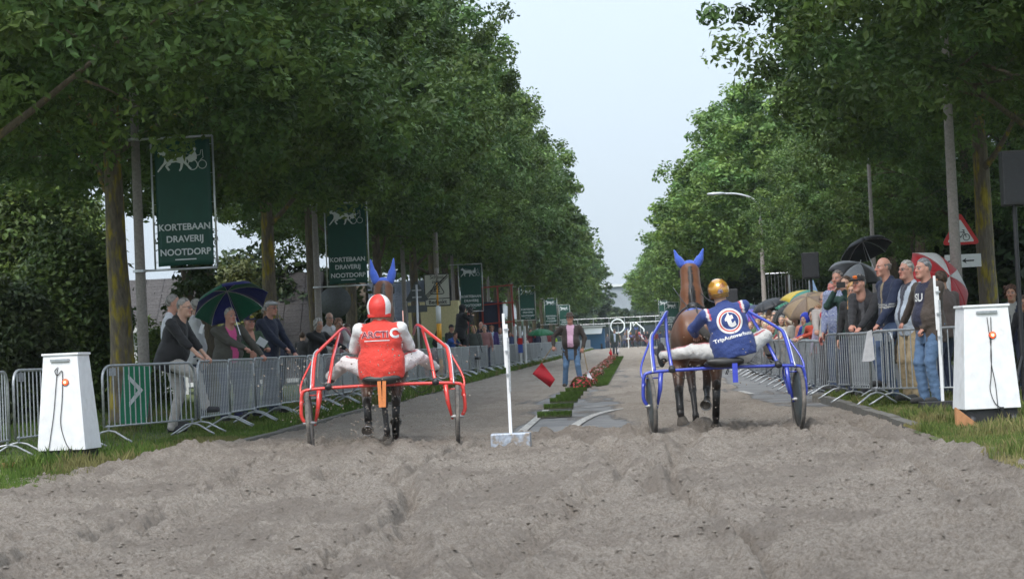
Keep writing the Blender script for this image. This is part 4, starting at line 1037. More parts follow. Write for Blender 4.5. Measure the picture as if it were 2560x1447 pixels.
MB().box((0, 0, 1.15), (3.6, 3, 2.3)).obj('wall', M_wtrim, t); mb = MB(); mb.prism([(-1.8, 2.3), (1.8, 2.3), (-1.0, 3.3)], -1.5, 1.5); mb.obj('gable', M_wtrim, t)
mb = MB(); mb.add([(-1.1, -1.8, 3.42), (2.1, -1.8, 2.15), (2.1, 1.8, 2.15), (-1.1, 1.8, 3.42)], [(0, 1, 2, 3)]); o = mb.obj('roof', M_tile, t); s_ = o.modifiers.new('thick', 'SOLIDIFY'); s_.thickness = .12
MB().box((.5, -1.83, 2.76), (3.5, .05, .16), Matrix.Rotation(.378, 3, 'Y')).obj('bargeboard', M_wtrim, t)
q = atp(590, 682, 88); house(q.x + 1.2, 92, b0, 7, 8, 3.4, q.z - b0, 'brick house with a brown roof just right of the nearest banner', M_bw, mat('brown_roof', (.11, .09, .07), .95, spec=.1, var=.2, scale=4), [(2, 2, 1.2, 1.2)], rz=.1)
q = atp(800, 705, 96); house(q.x - .8, 100, b0, 12.5, 8, 3.55, q.z - b0, 'brick house with blue-grey tiled roof behind the dark oak', M_bw, M_tileb, [(-5, 2.0, .6, 1.5), (-3.4, 2.2, .5, 1.3), (-1, .9, 1.8, .9), (2, 2.2, 1.4, 1.2), (4.5, 2.2, 1.4, 1.2)])
MBx = atp(775, 705, 92); t = thing('dormer', 'white flat-topped dormer on the blue-grey roof', 'dormer', (MBx.x - .4, 94.3, MBx.z - 1.1)); MB().box((0, 1.2, .5), (1.5, 2.4, 1.2)).obj('box', M_wtrim, t); MB().box((0, 1.2, 1.14), (1.9, 2.8, .12)).obj('flat_roof', M_wtrim, t); MB().box((.0, -.03, .55), (.9, .05, .7)).obj('pane', M_glass, t)
q = atp(718, 750, 90); t = thing('apartment_block', 'brick block with pale blue bay and balcony rail left of the slim dark oak', 'building', (q.x, 92, b0)); hh = q.z - b0
MB().box((0, 0, hh / 2 - .1), (4.2, 4, hh)).obj('wall', M_bw, t); MB().box((.9, -2.05, hh / 2 + .1), (1.0, .3, hh - .6)).obj('bay', mat('pale_blue_render', (.30, .36, .42), .7), t); MB().box((0, -2.2, hh + .03), (5.0, 4.6, .16)).obj('flat_roof', M_wtrim, t)
for wx in (-1.1, .9): f = MB().box((wx, -2.22 if wx > 0 else -2.04, hh - 1.15), (.55, .08, 1.1)).obj('window', M_wtrim, t); MB().box((wx, -2.28 if wx > 0 else -2.1, hh - 1.15), (.42, .03, .95)).obj('pane', M_glass, f)
for k in range(14): MB().box((-2 + k * .3, -2.6, hh - 1.6), (.025, .025, .7)).obj('railing_bar', M_wtrim, t)
MB().box((0, -2.6, hh - 1.24), (4.1, .04, .04)).obj('handrail', M_wtrim, t)
q = atp(890, 775, 84); t = thing('brick_wall', 'brick garden wall with white coping below the tiled roofs', 'wall', (q.x - 3.0, 84, b0)); MB().box((0, 0, .95), (13, .25, 2.1)).obj('brickwork', M_bw, t); MB().box((0, 0, 2.03), (13.1, .34, .08)).obj('coping', M_wtrim, t)
# distant hall, black fence, signs of circle and house at the far end
M_hall = mat('hall_cladding', (.27, .30, .34), .8, var=.06, scale=.3)
q = atp(1560, 717, 420); t = thing('hall', 'huge pale grey roofed hall far behind the end of the track', 'building', (q.x, 430, 0)); MB().box((0, 0, q.z / 2), (60, 30, q.z)).obj('wall', M_hall, t); MB().box((0, 0, q.z + .2), (61, 31, .5)).obj('roof_edge', M_wtrim, t)
M_fence = mat('black_mesh_screen', (.035, .05, .06), .85, var=.2, scale=1)
q0 = atp(1445, 812, 268); q1 = atp(1700, 802, 268); t = thing('screened_fence', 'long dark screened fence closing the far end of the track', 'fence', (0, 268, 1.5)); top = q0.z - 1.5 - .45
for k in range(12):
    x0 = q0.x - 2 + k * 2.0; MB().box((x0 + 1, 0, top / 2), (1.96, .04, top)).obj('screen_panel', M_fence, t); MB().tube([(x0, -.03, 0), (x0, -.03, top + 1.2)], .04, 6).obj('fence_post', M_alu, t)
for zz in (top + .45, top + 1.15): MB().tube([(q0.x - 2, -.03, zz), (q0.x + 22, -.03, zz)], .035, 6).obj('rail', M_alu, t)
M_outline = mat('white_outline_tube', (.75, .78, .78), .4, emit=((.9, 1, 1), .25))  # white tubes with a faint emission
q = atp(1544, 815, 262); s_ = 262 / F_PX; t = thing('ring_sign', 'big white ring outline standing over the far fence', 'sign', (q.x, 262, q.z)); r_ = 17 * s_
MB().tube([(r_ * math.cos(a), 0, r_ * math.sin(a)) for a in np.linspace(0, 2 * PI, 33)[:-1]], .075, 6, closed=True).obj('ring', M_outline, t, True); MB().tube([(.05, 0, -r_), (.05, 0, .15)], .04, 6).obj('stem', M_alu, t); MB().tube([(0, 0, -r_), (0, 0, -q.z + 1.5)], .04, 6).obj('post', M_alu, t)
q = atp(1572, 832, 262); t = thing('outline_sign', 'white house outline with chimney over the far fence', 'sign', (q.x, 262, q.z))
def S(x, z): return (x * s_, 0, z * s_)
MB().tube([S(0, -37), S(0, 2), S(5, 9), S(6, 26), S(12, 25), S(12, 17), S(19, 25), S(38, 8), S(38, 0)], .075, 6).obj('outline', M_outline, t)
# far tents, van and scaffolding
q = atp(1482, 822, 240); t = thing('awning_trailer', 'blue trailer with a white awning before the far fence', 'trailer', (q.x, 242, zroad(242) + .02)); hz = q.z - t.location.z
MB().box((0, 1.2, hz * .5), (2.6, 2, hz)).obj('body', mat('trailer_blue', (.04, .13, .25), .5), t, bevel=.05); mb = MB(); mb.add([(-1.1, 0, hz + .25), (1.1, 0, hz + .25), (.95, -.9, hz - .55), (-.95, -.9, hz - .55)], [(3, 2, 1, 0)]); o = mb.obj('awning', M_swhite, t); mm = o.modifiers.new('thick', 'SOLIDIFY'); mm.thickness = .05
MB().box((0, .8, hz + .33), (2.9, 2.4, .12)).obj('roof', M_swhite, t)
for x in (-.9, .9): MB().lathe([(.001, -.1), (.3, -.1), (.33, 0), (.3, .1), (.001, .1)], 14, (x, .2, .33), Matrix.Rotation(PI / 2, 3, 'Y')).obj('wheel', M_black, t)
q = atp(1868, 752, 95); t = thing('party_tent', 'white tent roof far behind the right umbrellas', 'tent', (q.x + .8, 97, zroad(97))); hz = q.z - t.location.z
mb = MB(); mb.add([(-2.2, -2, hz - .35), (2.2, -2, hz - .35), (2.2, 2, hz - .35), (-2.2, 2, hz - .35), (0, 0, hz + .25)], [(0, 1, 4), (1, 2, 4), (2, 3, 4), (3, 0, 4)]); mb.obj('roof', M_swhite, t)
for x in (-2.1, 2.1):
    for y in (-1.9, 1.9): MB().tube([(x, y, 0), (x, y, hz - .35)], .03, 6).obj('leg', M_alu, t)
q = atp(1245, 820, 105); t = thing('fairground_ride', 'red steel fairground ride behind the left crowd', 'fairground ride', (q.x - .6, 108, zroad(108))); M_ride = mat('ride_red', (.38, .05, .035), .5, var=.15)
for x in (-1.2, -.4, .5, 1.3): MB().tube([(x, 0, 0), (x * .9, .2, 4.2)], .05, 6).obj('strut', M_ride, t)
for z in (1.2, 2.2, 3.2, 4.1): MB().tube([(-1.3, 0, z), (1.3, 0, z + .12)], .04, 6).obj('strut', M_ride, t)
for k in range(4): MB().tube([(-1.2 + k * .65, 0, 1.2 + (k % 2)), (-.55 + k * .65, 0, 2.2 - (k % 2))], .03, 5).obj('strut', M_ride, t)
MB().box((-.1, .6, 2.6), (1.5, .8, 1.6)).obj('backdrop', mat('ride_navy', (.02, .03, .07), .6), t); MB().box((0, -.4, .95), (2.8, .5, .3), Matrix.Rotation(-.10, 3, 'Y')).obj('parapet', mat('ride_orange', (.50, .13, .05), .5), t)
for k in range(9): MB().lathe([(.001, -.06), (.06, 0), (.001, .06)], 8, (-1.2 + k * .3, -.68, 1.0 + k * .03)).obj('bulb', mat('ride_bulb', (.6, .4, .05), .4), t)
q = atp(1092, 815, 76); t = thing('painted_booth', 'cream and green painted fairground booth behind the striped post', 'booth', (q.x - .3, 78.5, zroad(78) + .1)); MB().box((0, 0, 1.35), (1.9, 1.0, 2.9)).obj('body', mat('booth_cream', (.62, .55, .30), .6), t); MB().box((0, -.52, .75), (1.9, .03, 1.4)).obj('lower_panel', mat('booth_green', (.16, .30, .14), .6), t); MB().box((-.3, -.56, .1), (1.4, .04, .6)).obj('orange_panel', mat('booth_orange', (.6, .14, .05), .6), t); mb = MB(); mb.prism([(-.1, 1.2), (.0, 1.5), (.12, 1.75), (.1, 1.9), (.22, 1.8), (.25, 1.5), (.2, 1.15), (.05, 1.0)], -.55, -.53); mb.obj('dark_figure_print', M_sblack, t)
# white poles and beach-flag behind
for x, c_ in ((1287, 0), (1299, 0), (1311, 0)):
    q = atp(x, 815, 98); t = thing('white_pole', {1287: 'leftmost of three white poles right of the marker post', 1299: 'middle of three white poles right of the marker post', 1311: 'rightmost of three white poles, under the fourth banner'}[x], 'pole', (q.x, 98, zroad(98) + VERGE)); MB().tube([(0, 0, 0), (0, 0, q.z - t.location.z)], .06, 8).obj('shaft', M_swhite, t)
    if x == 1299: MB().box((0, -.07, .75), (.22, .02, .4)).obj('flag_band', mat('band_blue', (.05, .1, .4)), t); MB().box((0, -.07, 1.1), (.22, .02, .3)).obj('flag_band', M_red, t)
q = atp(2040, 700, 60); t = thing('beach_flag', 'narrow blue and white flag below the loudspeaker', 'flag', (q.x - .2, 60, zroad(60))); mb = MB(); hz = q.z - t.location.z; mb.prism([(0, .4), (.22, .5), (.30, hz * .8), (.12, hz), (0, hz)], -.005, .005); mb.obj('cloth', mat('flag_blue', (.25, .38, .60), .6), t); MB().tube([(0, 0, 0), (0, 0, hz)], .02, 6).obj('pole', M_alu, t)
# court fence behind right crowd
t = thing('court_fence', 'tall steel mesh fence of a sports court behind the right crowd', 'fence', (0, 82, zroad(82) + .1))
for k in range(10): MB().tube([(5.2 + k * .95, 0, 0), (5.2 + k * .95, 0, 3.4)], .04, 6).obj('fence_post', M_alu, t)
for z in (1.2, 3.35): MB().tube([(5.2, 0, z), (13.8, 0, z)], .03, 6).obj('rail', M_alu, t)
mb = MB()
for k in range(64): mb.tube([(5.2 + k * .134, 0, .1), (5.2 + k * .134, 0, 3.3)], .006, 3, caps=False)
mb.obj('mesh_wires', M_alu, t, kind='stuff')

# ================================================================ bushes and trees behind
rb = random.Random(9)
def bg(px, py_top, Y, wpx, hgt, seed, label, base, zb=-.4, n=300, per=75, leaf=.10, name='shrub', cat='shrub', tr=False, group=None):
    q = W(px, py_top, Y); w = wpx * Y / F_PX; z = zb; bushcloud(name, label, cat, q.x, Y, w, max(2.0, w * .6), (q.z - z) if hgt is None else hgt, seed, z, base, n, per, leaf, group, tr)
DG, MGn, LGn = (.04, .066, .026), (.055, .10, .03), (.09, .15, .045)
bg(30, 770, 37, 260, None, 101, 'dark dense shrub at the left edge behind the barriers', DG, n=500, leaf=.06, per=110)
bg(160, 640, 42, 260, None, 102, 'tall mid-green bush between left edge and the lichen oak', MGn, n=520, leaf=.07, per=110, cat='bush', name='bush')
bg(-20, 420, 50, 520, None, 103, 'broad light-green tree filling the background at the far left', LGn, n=600, leaf=.09, per=100, name='leafy_tree', cat='tree', tr=True)
bg(150, 500, 62, 260, None, 104, 'pale green tree behind the tall bush left of the lichen oak', LGn, n=420, leaf=.10, per=90, name='leafy_tree', cat='tree', tr=True)
bg(385, 830, 45, 60, None, 105, 'small bright shrub at the foot of the first lamp post', LGn, n=120, leaf=.05, per=70)
bg(590, 690, 70, 140, None, 106, 'olive bush growing in front of the brown-roofed house', (.10, .13, .05), n=240, leaf=.10)
bg(470, 700, 38.5, 90, 2.2, 107, 'leafy shoots hanging round the dark oak trunk', (.045, .08, .03), zb=W(470, 800, 38.5).z, n=80, leaf=.06, per=60)
bg(700, 865, 80, 260, None, 108, 'clipped hedge below the brick wall', (.07, .13, .03), zb=-.3, n=260)
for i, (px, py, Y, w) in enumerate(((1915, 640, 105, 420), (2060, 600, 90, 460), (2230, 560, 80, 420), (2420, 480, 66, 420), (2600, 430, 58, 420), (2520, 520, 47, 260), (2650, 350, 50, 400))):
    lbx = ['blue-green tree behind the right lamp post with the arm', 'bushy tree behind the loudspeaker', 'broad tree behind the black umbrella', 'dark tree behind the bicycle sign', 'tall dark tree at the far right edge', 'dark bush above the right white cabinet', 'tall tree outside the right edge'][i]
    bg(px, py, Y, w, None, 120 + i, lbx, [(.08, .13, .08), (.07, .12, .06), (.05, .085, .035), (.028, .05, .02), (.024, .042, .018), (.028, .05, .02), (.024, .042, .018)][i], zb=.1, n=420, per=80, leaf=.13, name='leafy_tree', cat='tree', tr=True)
for i in range(9):
    Y = 74 + i * 15; bg(1280 + 300 - 13.5 * F_PX / Y - 0, 700, Y, 5.0 * F_PX / Y, 4.6, 140 + i, 'green background bush behind the left oak row', (.035, .062, .026), zb=.1, n=240, per=60, leaf=.15, name='bush', cat='bush', group='bushes behind the left oak row')
for i in range(7):
    Y = 300 + i * 14; q = W(1400 + i * 62, 800, Y); bushcloud('leafy_tree', 'hazy tree in the group beyond the end of the track', 'tree', q.x, Y, 12, 8, 8.8 - (2.6 if 2 <= i <= 3 else 0), 160 + i, 1.4, (.05, .085, .05), 260, 60, .3, 'trees beyond the end of the track')

# ================================================================ people
M_skin = mat('skin', attr=True, rough=.55, var=.06, scale=18)
M_cloth = mat('clothing_fabric', attr=True, rough=.8, var=.07, scale=22, bump=.5, bscale=45, sheen=.1)
M_hair = mat('hair', attr=True, rough=.6, var=.3, scale=50, stretch=(1, 1, .3))
M_gl = mat('spectacle_frame', (.03, .03, .03), .3)
SK = (.50, .30, .22); SK2 = (.56, .36, .28); SKR = (.52, .27, .20); SKT = (.42, .23, .15)
def head_sdf(fat=0, child=False):
    s = SDF(); f = fat
    s.ell((0, -.012, .035), (.077, .096, .100), k=.02)
    s.ell((0, .028, -.045), (.058 + f, .070, .072 + f), k=.03)
    s.cap((-.018, .074, -.092), (.018, .074, -.092), .022 + f * .5, k=.02)
    for q in (-1, 1):
        s.ell((q * .040, .062, -.018), (.026, .026, .026), k=.02)
        s.cap((q * .012, .086, .034), (q * .044, .072, .036), .013, .011, k=.014)
        s.ell((q * .032, .100, .012), (.017, .016, .012), k=.012, sub=True)
        s.ell((q * .031, .081, .012), (.0135, .0125, .0115), k=.003, id=2)
        s.ell((q * .031, .0915, .011), (.0065, .004, .0065), k=.001, id=3)
        s.cap((q * .014, .0975, .040), (q * .046, .081, .041), .0052, .004, k=.004, id=4)
        s.ell((q * .079, -.010, .000), (.011, .021, .033), k=.008)
    s.cap((0, .092, .022), (0, .118, -.020), .009, .014, k=.010)
    for q in (-1, 1): s.ell((q * .013, .104, -.024), (.010, .012, .009), k=.006)
    s.cap((-.020, .094, -.055), (.020, .094, -.055), .008, k=.006, id=1); s.cap((-.016, .093, -.066), (.016, .093, -.066), .008, k=.006, id=1)
    s.cap((0, -.022, -.05), (0, -.045, -.20), .056 + f, .062 + f, k=.03)
    return s
HEADS = {'n': head_sdf(0).build(.0078), 'f': head_sdf(.010).build(.0078), 'lo': head_sdf(.003).build(.013)}
def hair_sdf(st):
    s = SDF()
    if st in ('short', 'thin'): s.ell((0, -.016, .038), (.086, .103, .108) if st == 'short' else (.081, .100, .104), k=.01)
    if st == 'fringe': s.ell((0, -.018, .028), (.087, .100, .092), k=.01)
    if st in ('bob', 'long', 'curly', 'full'): s.ell((0, -.02, .036), (.098, .112, .116), k=.02)
    if st == 'curly':
        for a in range(14):
            w = a * 2.4; zz = .10 - .012 * a; s.ell((.088 * math.cos(w), -.03 + .085 * math.sin(w), zz), (.032, .032, .032), k=.012)
    if st in ('bob', 'long'):
        for q in (-1, 1): s.cap((q * .075, -.03, .02), (q * .072, -.02, -.09), .035, .03, k=.02)
        s.cap((0, -.09, 0), (0, -.085, -.10), .06, .05, k=.03)
    if st == 'long':
        for q in (-1, 1): s.cap((q * .072, -.02, -.09), (q * .085, .03, -.26), .032, .022, k=.02)
        s.cap((0, -.085, -.08), (0, -.10, -.27), .06, .04, k=.03)
    def post(D, X, Y, Z):
        if st in ('short', 'thin'): cut = np.maximum(Y * .9 - .025 - np.clip(Z - .06, -.2, .06) * .75, -(Z + .045 + .25 * (Y + .02)))
        elif st == 'fringe': cut = np.maximum(np.maximum(Y - .015 - .2 * (Z - .02), Z - .048 - .03 * 0 - np.abs(X) * .0), -(Z + .05))
        elif st == 'full' or st == 'curly': cut = np.maximum(Y * .9 - .045 - np.clip(Z - .045, -.2, .06) * .75, -(Z + .075))
        else: cut = Y - .05 - np.clip(Z - .055, 0, .06) * .9 - np.clip(-Z - .05, 0, .1) * .3
        D = np.maximum(D, cut)
        return D + .0060 * np.sin(120 * X + 4 * np.sin(60 * Y)) * np.sin(100 * Y + 50 * Z)
    return s.build(.0085, post=post)
HAIR = {k: hair_sdf(k) for k in ('short', 'thin', 'fringe', 'bob', 'long', 'curly', 'full')}
def hand_sdf(mode, h):
    """wrist at the origin, fingers towards +y, palm facing -z, thumb on +x"""
    s = SDF(); s.cap((0, -.03, 0), (0, .015, 0), .026, .028, k=.02)
    s.ell((0, .050, 0), (.042, .052, .017), k=.015)
    L = [(.028, .088, .030, .022, .018, .0088), (.010, .095, .033, .025, .019, .0092), (-.010, .092, .030, .023, .018, .0088), (-.028, .084, .024, .018, .016, .0078)]
    c = {'grip': (.75, 1.35, 1.0), 'rest': (.25, .35, .3), 'hold': (.5, .9, .7)}[mode]
    for i, (x, y, a, b, d, r) in enumerate(L):
        p = np.array((x, y - .012, 0.)); an = -c[0] * (1 + .08 * i); sp = x * 1.8
        s.cap((x * .8, .05, 0), p, .012, r * 1.05, k=.008)
        for j, ln in enumerate((a, b, d)):
            q = p + ln * np.array((sp * math.cos(an) * .5, math.cos(an), math.sin(an))); s.cap(p, q, r * (1 - .08 * j), r * (.92 - .08 * j), k=.003); p = q; an -= c[min(2, j + 1)]
    t = np.array((.030, .020, -.004)); q = t + np.array((.026, .026, -.012)); e = q + np.array((.008, .030, -.010)) if mode != 'rest' else q + np.array((.010, .030, -.004)); f = e + np.array((-.004, .022, -.008))
    s.cap(t, q, .015, .012, k=.012); s.cap(q, e, .011, .0098, k=.004); s.cap(e, f, .0098, .0082, k=.003)
    return s.build(h)
HANDS = {(m_, l): hand_sdf(m_, hh) for m_ in ('grip', 'rest', 'hold') for l, hh in ((0, .0062), (1, .010))}

def xf(V, M):
    A = np.array(M, np.float32); return V @ A[:3, :3].T + A[:3, 3]
def frame_from(y, z):
    y = Vector(y).normalized(); z = Vector(z); z = (z - y * z.dot(y)).normalized(); x = y.cross(z)
    return Matrix((x, y, z)).transposed()
PN = [0]
def person(loc, face, H=1.75, label='', top=(.1, .1, .1), legs=(.08, .1, .16), shoes=(.03, .03, .03), hair=('short', (.3, .3, .3)), skin=SK,
           hands=None, feet=None, lean=.05, side=0, fat=0.0, yawh=0, pitchh=0, lod=0, sleeve=1.0, open_=None, hem=-.12, group=None, acc=(), cap=None,
           hmode='rest', pelvis=None, knee=None, elbow=None, paint=None, cat='person', glasses=None, seated=False, hairrot=0, Mw=None, legpaint=None, boots=False, collar=True, twist=0, pose=None, legw=1.0):
    """face: compass direction looked at, degrees, 0 = away along the track, 90 = right, 180 = towards the camera"""
    PN[0] += 1; q = H / 1.75; rn = random.Random(PN[0] * 13)
    if Mw is None:
        t = thing('person', label, cat, loc, -math.radians(face), group)
    else: t = thing('person', label, cat, group=group, M=Mw)
    if pose == 'rail': hands = ((-.20, .40, .90 - (loc[2] - zroad(loc[1]) - VERGE) - .0), (.20, .40, .90)) if hands is None else hands; hmode = 'grip'
    if hands is None: hands = ((-.27 - fat, .06 + rn.uniform(-.02, .05), .80 * q), (.27 + fat, .06 + rn.uniform(-.02, .05), .80 * q))
    if feet is None: feet = ((-.11, rn.uniform(-.06, .05), 0), (.11, rn.uniform(-.05, .08), 0))
    P = Vector(pelvis) if pelvis else Vector((0, -.02 - lean * .25, .93 * q - max(0, lean - .3) * .12))
    T = Matrix.Translation(P) @ Matrix.Rotation(side, 4, 'Y') @ Matrix.Rotation(twist, 4, 'Z') @ Matrix.Rotation(-lean, 4, 'X')
    R3 = T.to_3x3()
    def tp(x, y, z): return T @ Vector((x * q, y * q, z * q))
    h = (.0165, .024, .038)[lod]; hb = (.03, .04, .05)[lod]
    sh = [tp(-.185 - fat * .5, -.01, .475), tp(.185 + fat * .5, -.01, .475)]
    el = []; ha = []
    for i in (0, 1):
        s_ = -1 if i == 0 else 1; pole = (s_ * .55, -.55, -.65) if elbow is None else elbow[i]
        e, hnd = ik(sh[i], hands[i], .285 * q, .265 * q, pole); el.append(e); ha.append(hnd)
    hipj = [P + Vector((-.095 * q, 0, 0)), P + Vector((.095 * q, 0, 0))]; kn = []; an = []
    for i in (0, 1):
        f = Vector(feet[i]) + Vector((0, 0, .085 * q)); pole = (0, 1, 0.0) if knee is None else knee[i]
        k_, a_ = ik(hipj[i], f, .445 * q, .425 * q, pole); kn.append(k_); an.append(a_)
    # body under the clothes, one surface
    B = SDF()
    B.ell(tp(0, 0, .30), (.14 * q, .085 * q, .22 * q), R3, k=.05).ell(tp(0, 0, .0), (.14 * q, .09 * q, .12 * q), R3, k=.05)
    B.cap(sh[0], sh[1], .045, k=.04); B.cap(tp(0, -.01, .44), tp(0, .01, .62), .045 * q, k=.03)
    for i in (0, 1):
        B.cap(sh[i], el[i], .042 * q, .036 * q, k=.03); B.cap(el[i], ha[i], .037 * q, .026 * q, k=.02)
        B.cap(hipj[i], kn[i], .075 * q, .05 * q, k=.03); B.cap(kn[i], an[i], .048 * q, .035 * q, k=.02)
        B.cap(an[i] + Vector((0, 0, -.04)), an[i] + Vector((0, .10, -.05)), .03, k=.02)
    V, Fq, _ = B.build(hb); Vs = [V]; Fs = [Fq]; n = len(V); Cs = [np.tile(skin, (n, 1))]
    hm = Matrix.Translation(tp(0, .035, .70)) @ Matrix.Rotation(-math.radians(yawh), 4, 'Z') @ Matrix.Rotation(side * .6, 4, 'Y') @ Matrix.Rotation(-lean * .35 - math.radians(pitchh), 4, 'X') @ Matrix.Scale(q ** .35 if q > .85 else q ** .45, 4)
    Vh, Fh, Ih = HEADS['lo' if lod else ('f' if fat > .03 else 'n')]
    c = np.tile(np.array(skin), (len(Vh), 1)); red = np.exp(-((Vh[:, 1] - .11) / .03) ** 2 - ((Vh[:, 2] + .01) / .04) ** 2)
    c = c * (1 - red[:, None] * np.array([0, .18, .15])); hc = np.array(hair[1]) if hair else np.array((.3, .3, .3))
    c[Ih == 1] = np.array(skin) * (.92, .62, .62); c[Ih == 2] = (.30, .26, .24); c[Ih == 3] = (.05, .05, .06); c[Ih == 4] = hc * .6 + np.array(skin) * .2
    Vs.append(xf(Vh, hm)); Fs.append(Fh + n); n += len(Vh); Cs.append(c)
    for i in (0, 1):
        d = (ha[i] - el[i]).normalized(); mode = hmode if isinstance(hmode, str) else hmode[i]
        up = Vector((0, .3, 1)) if mode != 'rest' else Vector((1 if i else -1, 0, 0.1))
        if mode == 'grip': d = (d + Vector((0, .45, -.12))).normalized()
        Rm = frame_from(d, up)
        if i == 1: Rm = Rm @ Matrix.Diagonal((-1, 1, 1))
        Vq, Fq2, _ = HANDS[(mode, 0 if lod == 0 else 1)]
        Mh = Matrix.Translation(ha[i] - d * .005) @ Rm.to_4x4() @ Matrix.Scale(q ** .7, 4)
        Vs.append(xf(Vq, Mh)); Fs.append((Fq2[:, ::-1] if i == 1 else Fq2) + n); n += len(Vq); Cs.append(np.tile(np.array(skin) * (.98, .9, .9), (len(Vq), 1)))
    link('body', mesh_np('body', np.concatenate(Vs), np.concatenate(Fs), np.concatenate(Cs)), M_skin, t)
    # hair
    if hair and hair[0] in HAIR:
        Vr, Fr, _ = HAIR[hair[0]]; cc = np.array(hair[1]) * (1 + .40 * np.sin(Vr[:, :1] * 130 + Vr[:, 2:] * 60)); link('hair', mesh_np('hair', xf(Vr, hm), Fr, cc), M_hair, t)
    # upper garment
    J = SDF(); f = fat; org = tp(0, 0, hem); up = R3 @ Vector((0, 0, 1)); cut = (tuple(org), tuple(up))
    J.ell(tp(0, .0, .33), ((.178 + f * .6) * q, (.118 + f * .6) * q, .23 * q), R3, k=.05)
    J.ell(tp(0, .015 + f * .5, .12), ((.168 + f) * q, (.118 + f * 1.3) * q, .20 * q), R3, k=.06, cut=cut)
    J.ell(tp(0, .0, hem + .12), ((.185 + f * .8) * q, (.130 + f * .8) * q, (.30 if hem > -.2 else .38) * q), R3, k=.05, cut=cut)
    J.cap(sh[0], sh[1], .062 * q, k=.05, id=0)
    if collar: J.cap(tp(-.03, -.02, .545), tp(.03, -.02, .545), .052 * q, k=.03)
    for i in (0, 1):
        w = 1.0 + f; J.cap(sh[i], el[i], .066 * w * q, .056 * w * q, k=.03, id=1 + i)
        if sleeve >= 1: J.cap(el[i], ha[i].lerp(el[i], .07), .055 * w * q, .044 * q, k=.02, id=1 + i)
        elif sleeve > .5: J.cap(el[i], el[i].lerp(ha[i], .35), .055 * w * q, .052 * q, k=.02, id=1 + i)
        elif sleeve > 0: pass
    if sleeve == .3:
        J.p = [p_ for p_ in J.p if p_[6] == 0]
        for i in (0, 1): J.cap(sh[i], sh[i].lerp(el[i], .75), .068 * q, .066 * q, k=.03, id=1 + i)
    if sleeve == 0: J.p = [p_ for p_ in J.p if p_[6] == 0]
    Vj, Fj, Ij = J.build(h, noise=.0048, nf=1.0, seed=PN[0])
    Ti = np.array(T.inverted(), np.float32); L = (Vj @ Ti[:3, :3].T + Ti[:3, 3]) / q
    c = np.tile(np.array(top, float), (len(Vj), 1))
    if open_:
        oc, ow = open_[0], open_[1]; w_ = ow + (open_[2] if len(open_) > 2 else .25) * np.clip(L[:, 2] - .30, 0, .3)
        m_ = (np.abs(L[:, 0] - .0) < w_) & (L[:, 1] > 0.03) & (Ij == 0); c[m_ & (L[:, 2] > -.02)] = oc; c[m_ & (L[:, 2] <= -.02)] = legs; c[m_ & (np.abs(L[:, 2] + .01) < .02)] = (.05, .03, .02)
    if paint: c = paint(c, L, Ij)
    link({0: 'vest', .3: 'shirt'}.get(sleeve, 'jacket'), mesh_np('jacket', Vj, Fj, c), M_cloth, t); jk = (Vj, Fj, L)
    # trousers
    K = SDF(); K.ell(P + Vector((0, 0, .0)), ((.165 + f * .7) * q, (.118 + f * .7) * q, .13 * q), k=.04)
    for i in (0, 1):
        K.cap(hipj[i], kn[i], (.098 + f * .3) * (1 + (legw - 1) * .2) * q, .070 * legw * q, k=.045, id=1); K.cap(kn[i], an[i] + Vector((0, 0, -.01 if not boots else .02)), .068 * legw * q, (.064 if not boots else .062) * q, k=.025, id=2)
    Vk, Fk, Ik = K.build(h, noise=.0058, nf=.9, seed=PN[0] + 5); c = np.tile(np.array(legs, float), (len(Vk), 1))
    if legpaint is not None: c = legpaint(c, Vk, Ik, hipj, kn, an)
    if legs: link('trousers', mesh_np('trousers', Vk, Fk, c), M_cloth, t)
    for i in (0, 1):
        a_ = an[i]; S = SDF(); zf = a_.z - .085 * q
        fd = Vector((.12 * (1 if i else -1), 1, 0)).normalized() if not isinstance(boots, list) else Vector(boots[i]).normalized()
        if not isinstance(boots, list):
            S.cap((a_.x, a_.y - .03, zf + .045), tuple(Vector((a_.x, a_.y, zf + .042)) + fd * .165 * q), .045 * q, .038 * q, k=.02); S.cap(a_, (a_.x, a_.y - .02, zf + .06), .045 * q, k=.02)
        else:
            S.cap(a_, tuple(a_ + fd * .22), .052, .042, k=.02); S.cap(a_, tuple(a_ + (kn[i] - a_).normalized() * .12), .05, .052, k=.02)
            S.ell(tuple(a_ + fd * .09 + Vector((0, -.02, 0))), (.055, .05, .15), k=.02)
        Vv, Ff, _ = S.build(max(h * .8, .012)); 
        if not isinstance(boots, list): Vv[:, 2] = np.maximum(Vv[:, 2], zf + .002)
        link('shoe', mesh_np('shoe', Vv, Ff, np.tile(np.array(shoes, float), (len(Vv), 1))), M_cloth, t)
    if glasses:
        mb = MB()
        for s_ in (-1, 1):
            mb.tube([(s_ * .033 + .021 * math.cos(a), .104, .012 + .016 * math.sin(a)) for a in np.linspace(0, 2 * PI, 11)[:-1]], .0022, 4, closed=True); mb.tube([(s_ * .054, .103, .016), (s_ * .080, .0, .012)], .002, 4)
        mb.tube([(-.012, .107, .014), (.012, .107, .014)], .002, 4)
        me = mb.mesh('spectacles', True); me.transform(hm); link('spectacles', me, mat('sunglass', (.01, .01, .01), .1) if glasses == 'dark' else M_gl, t)
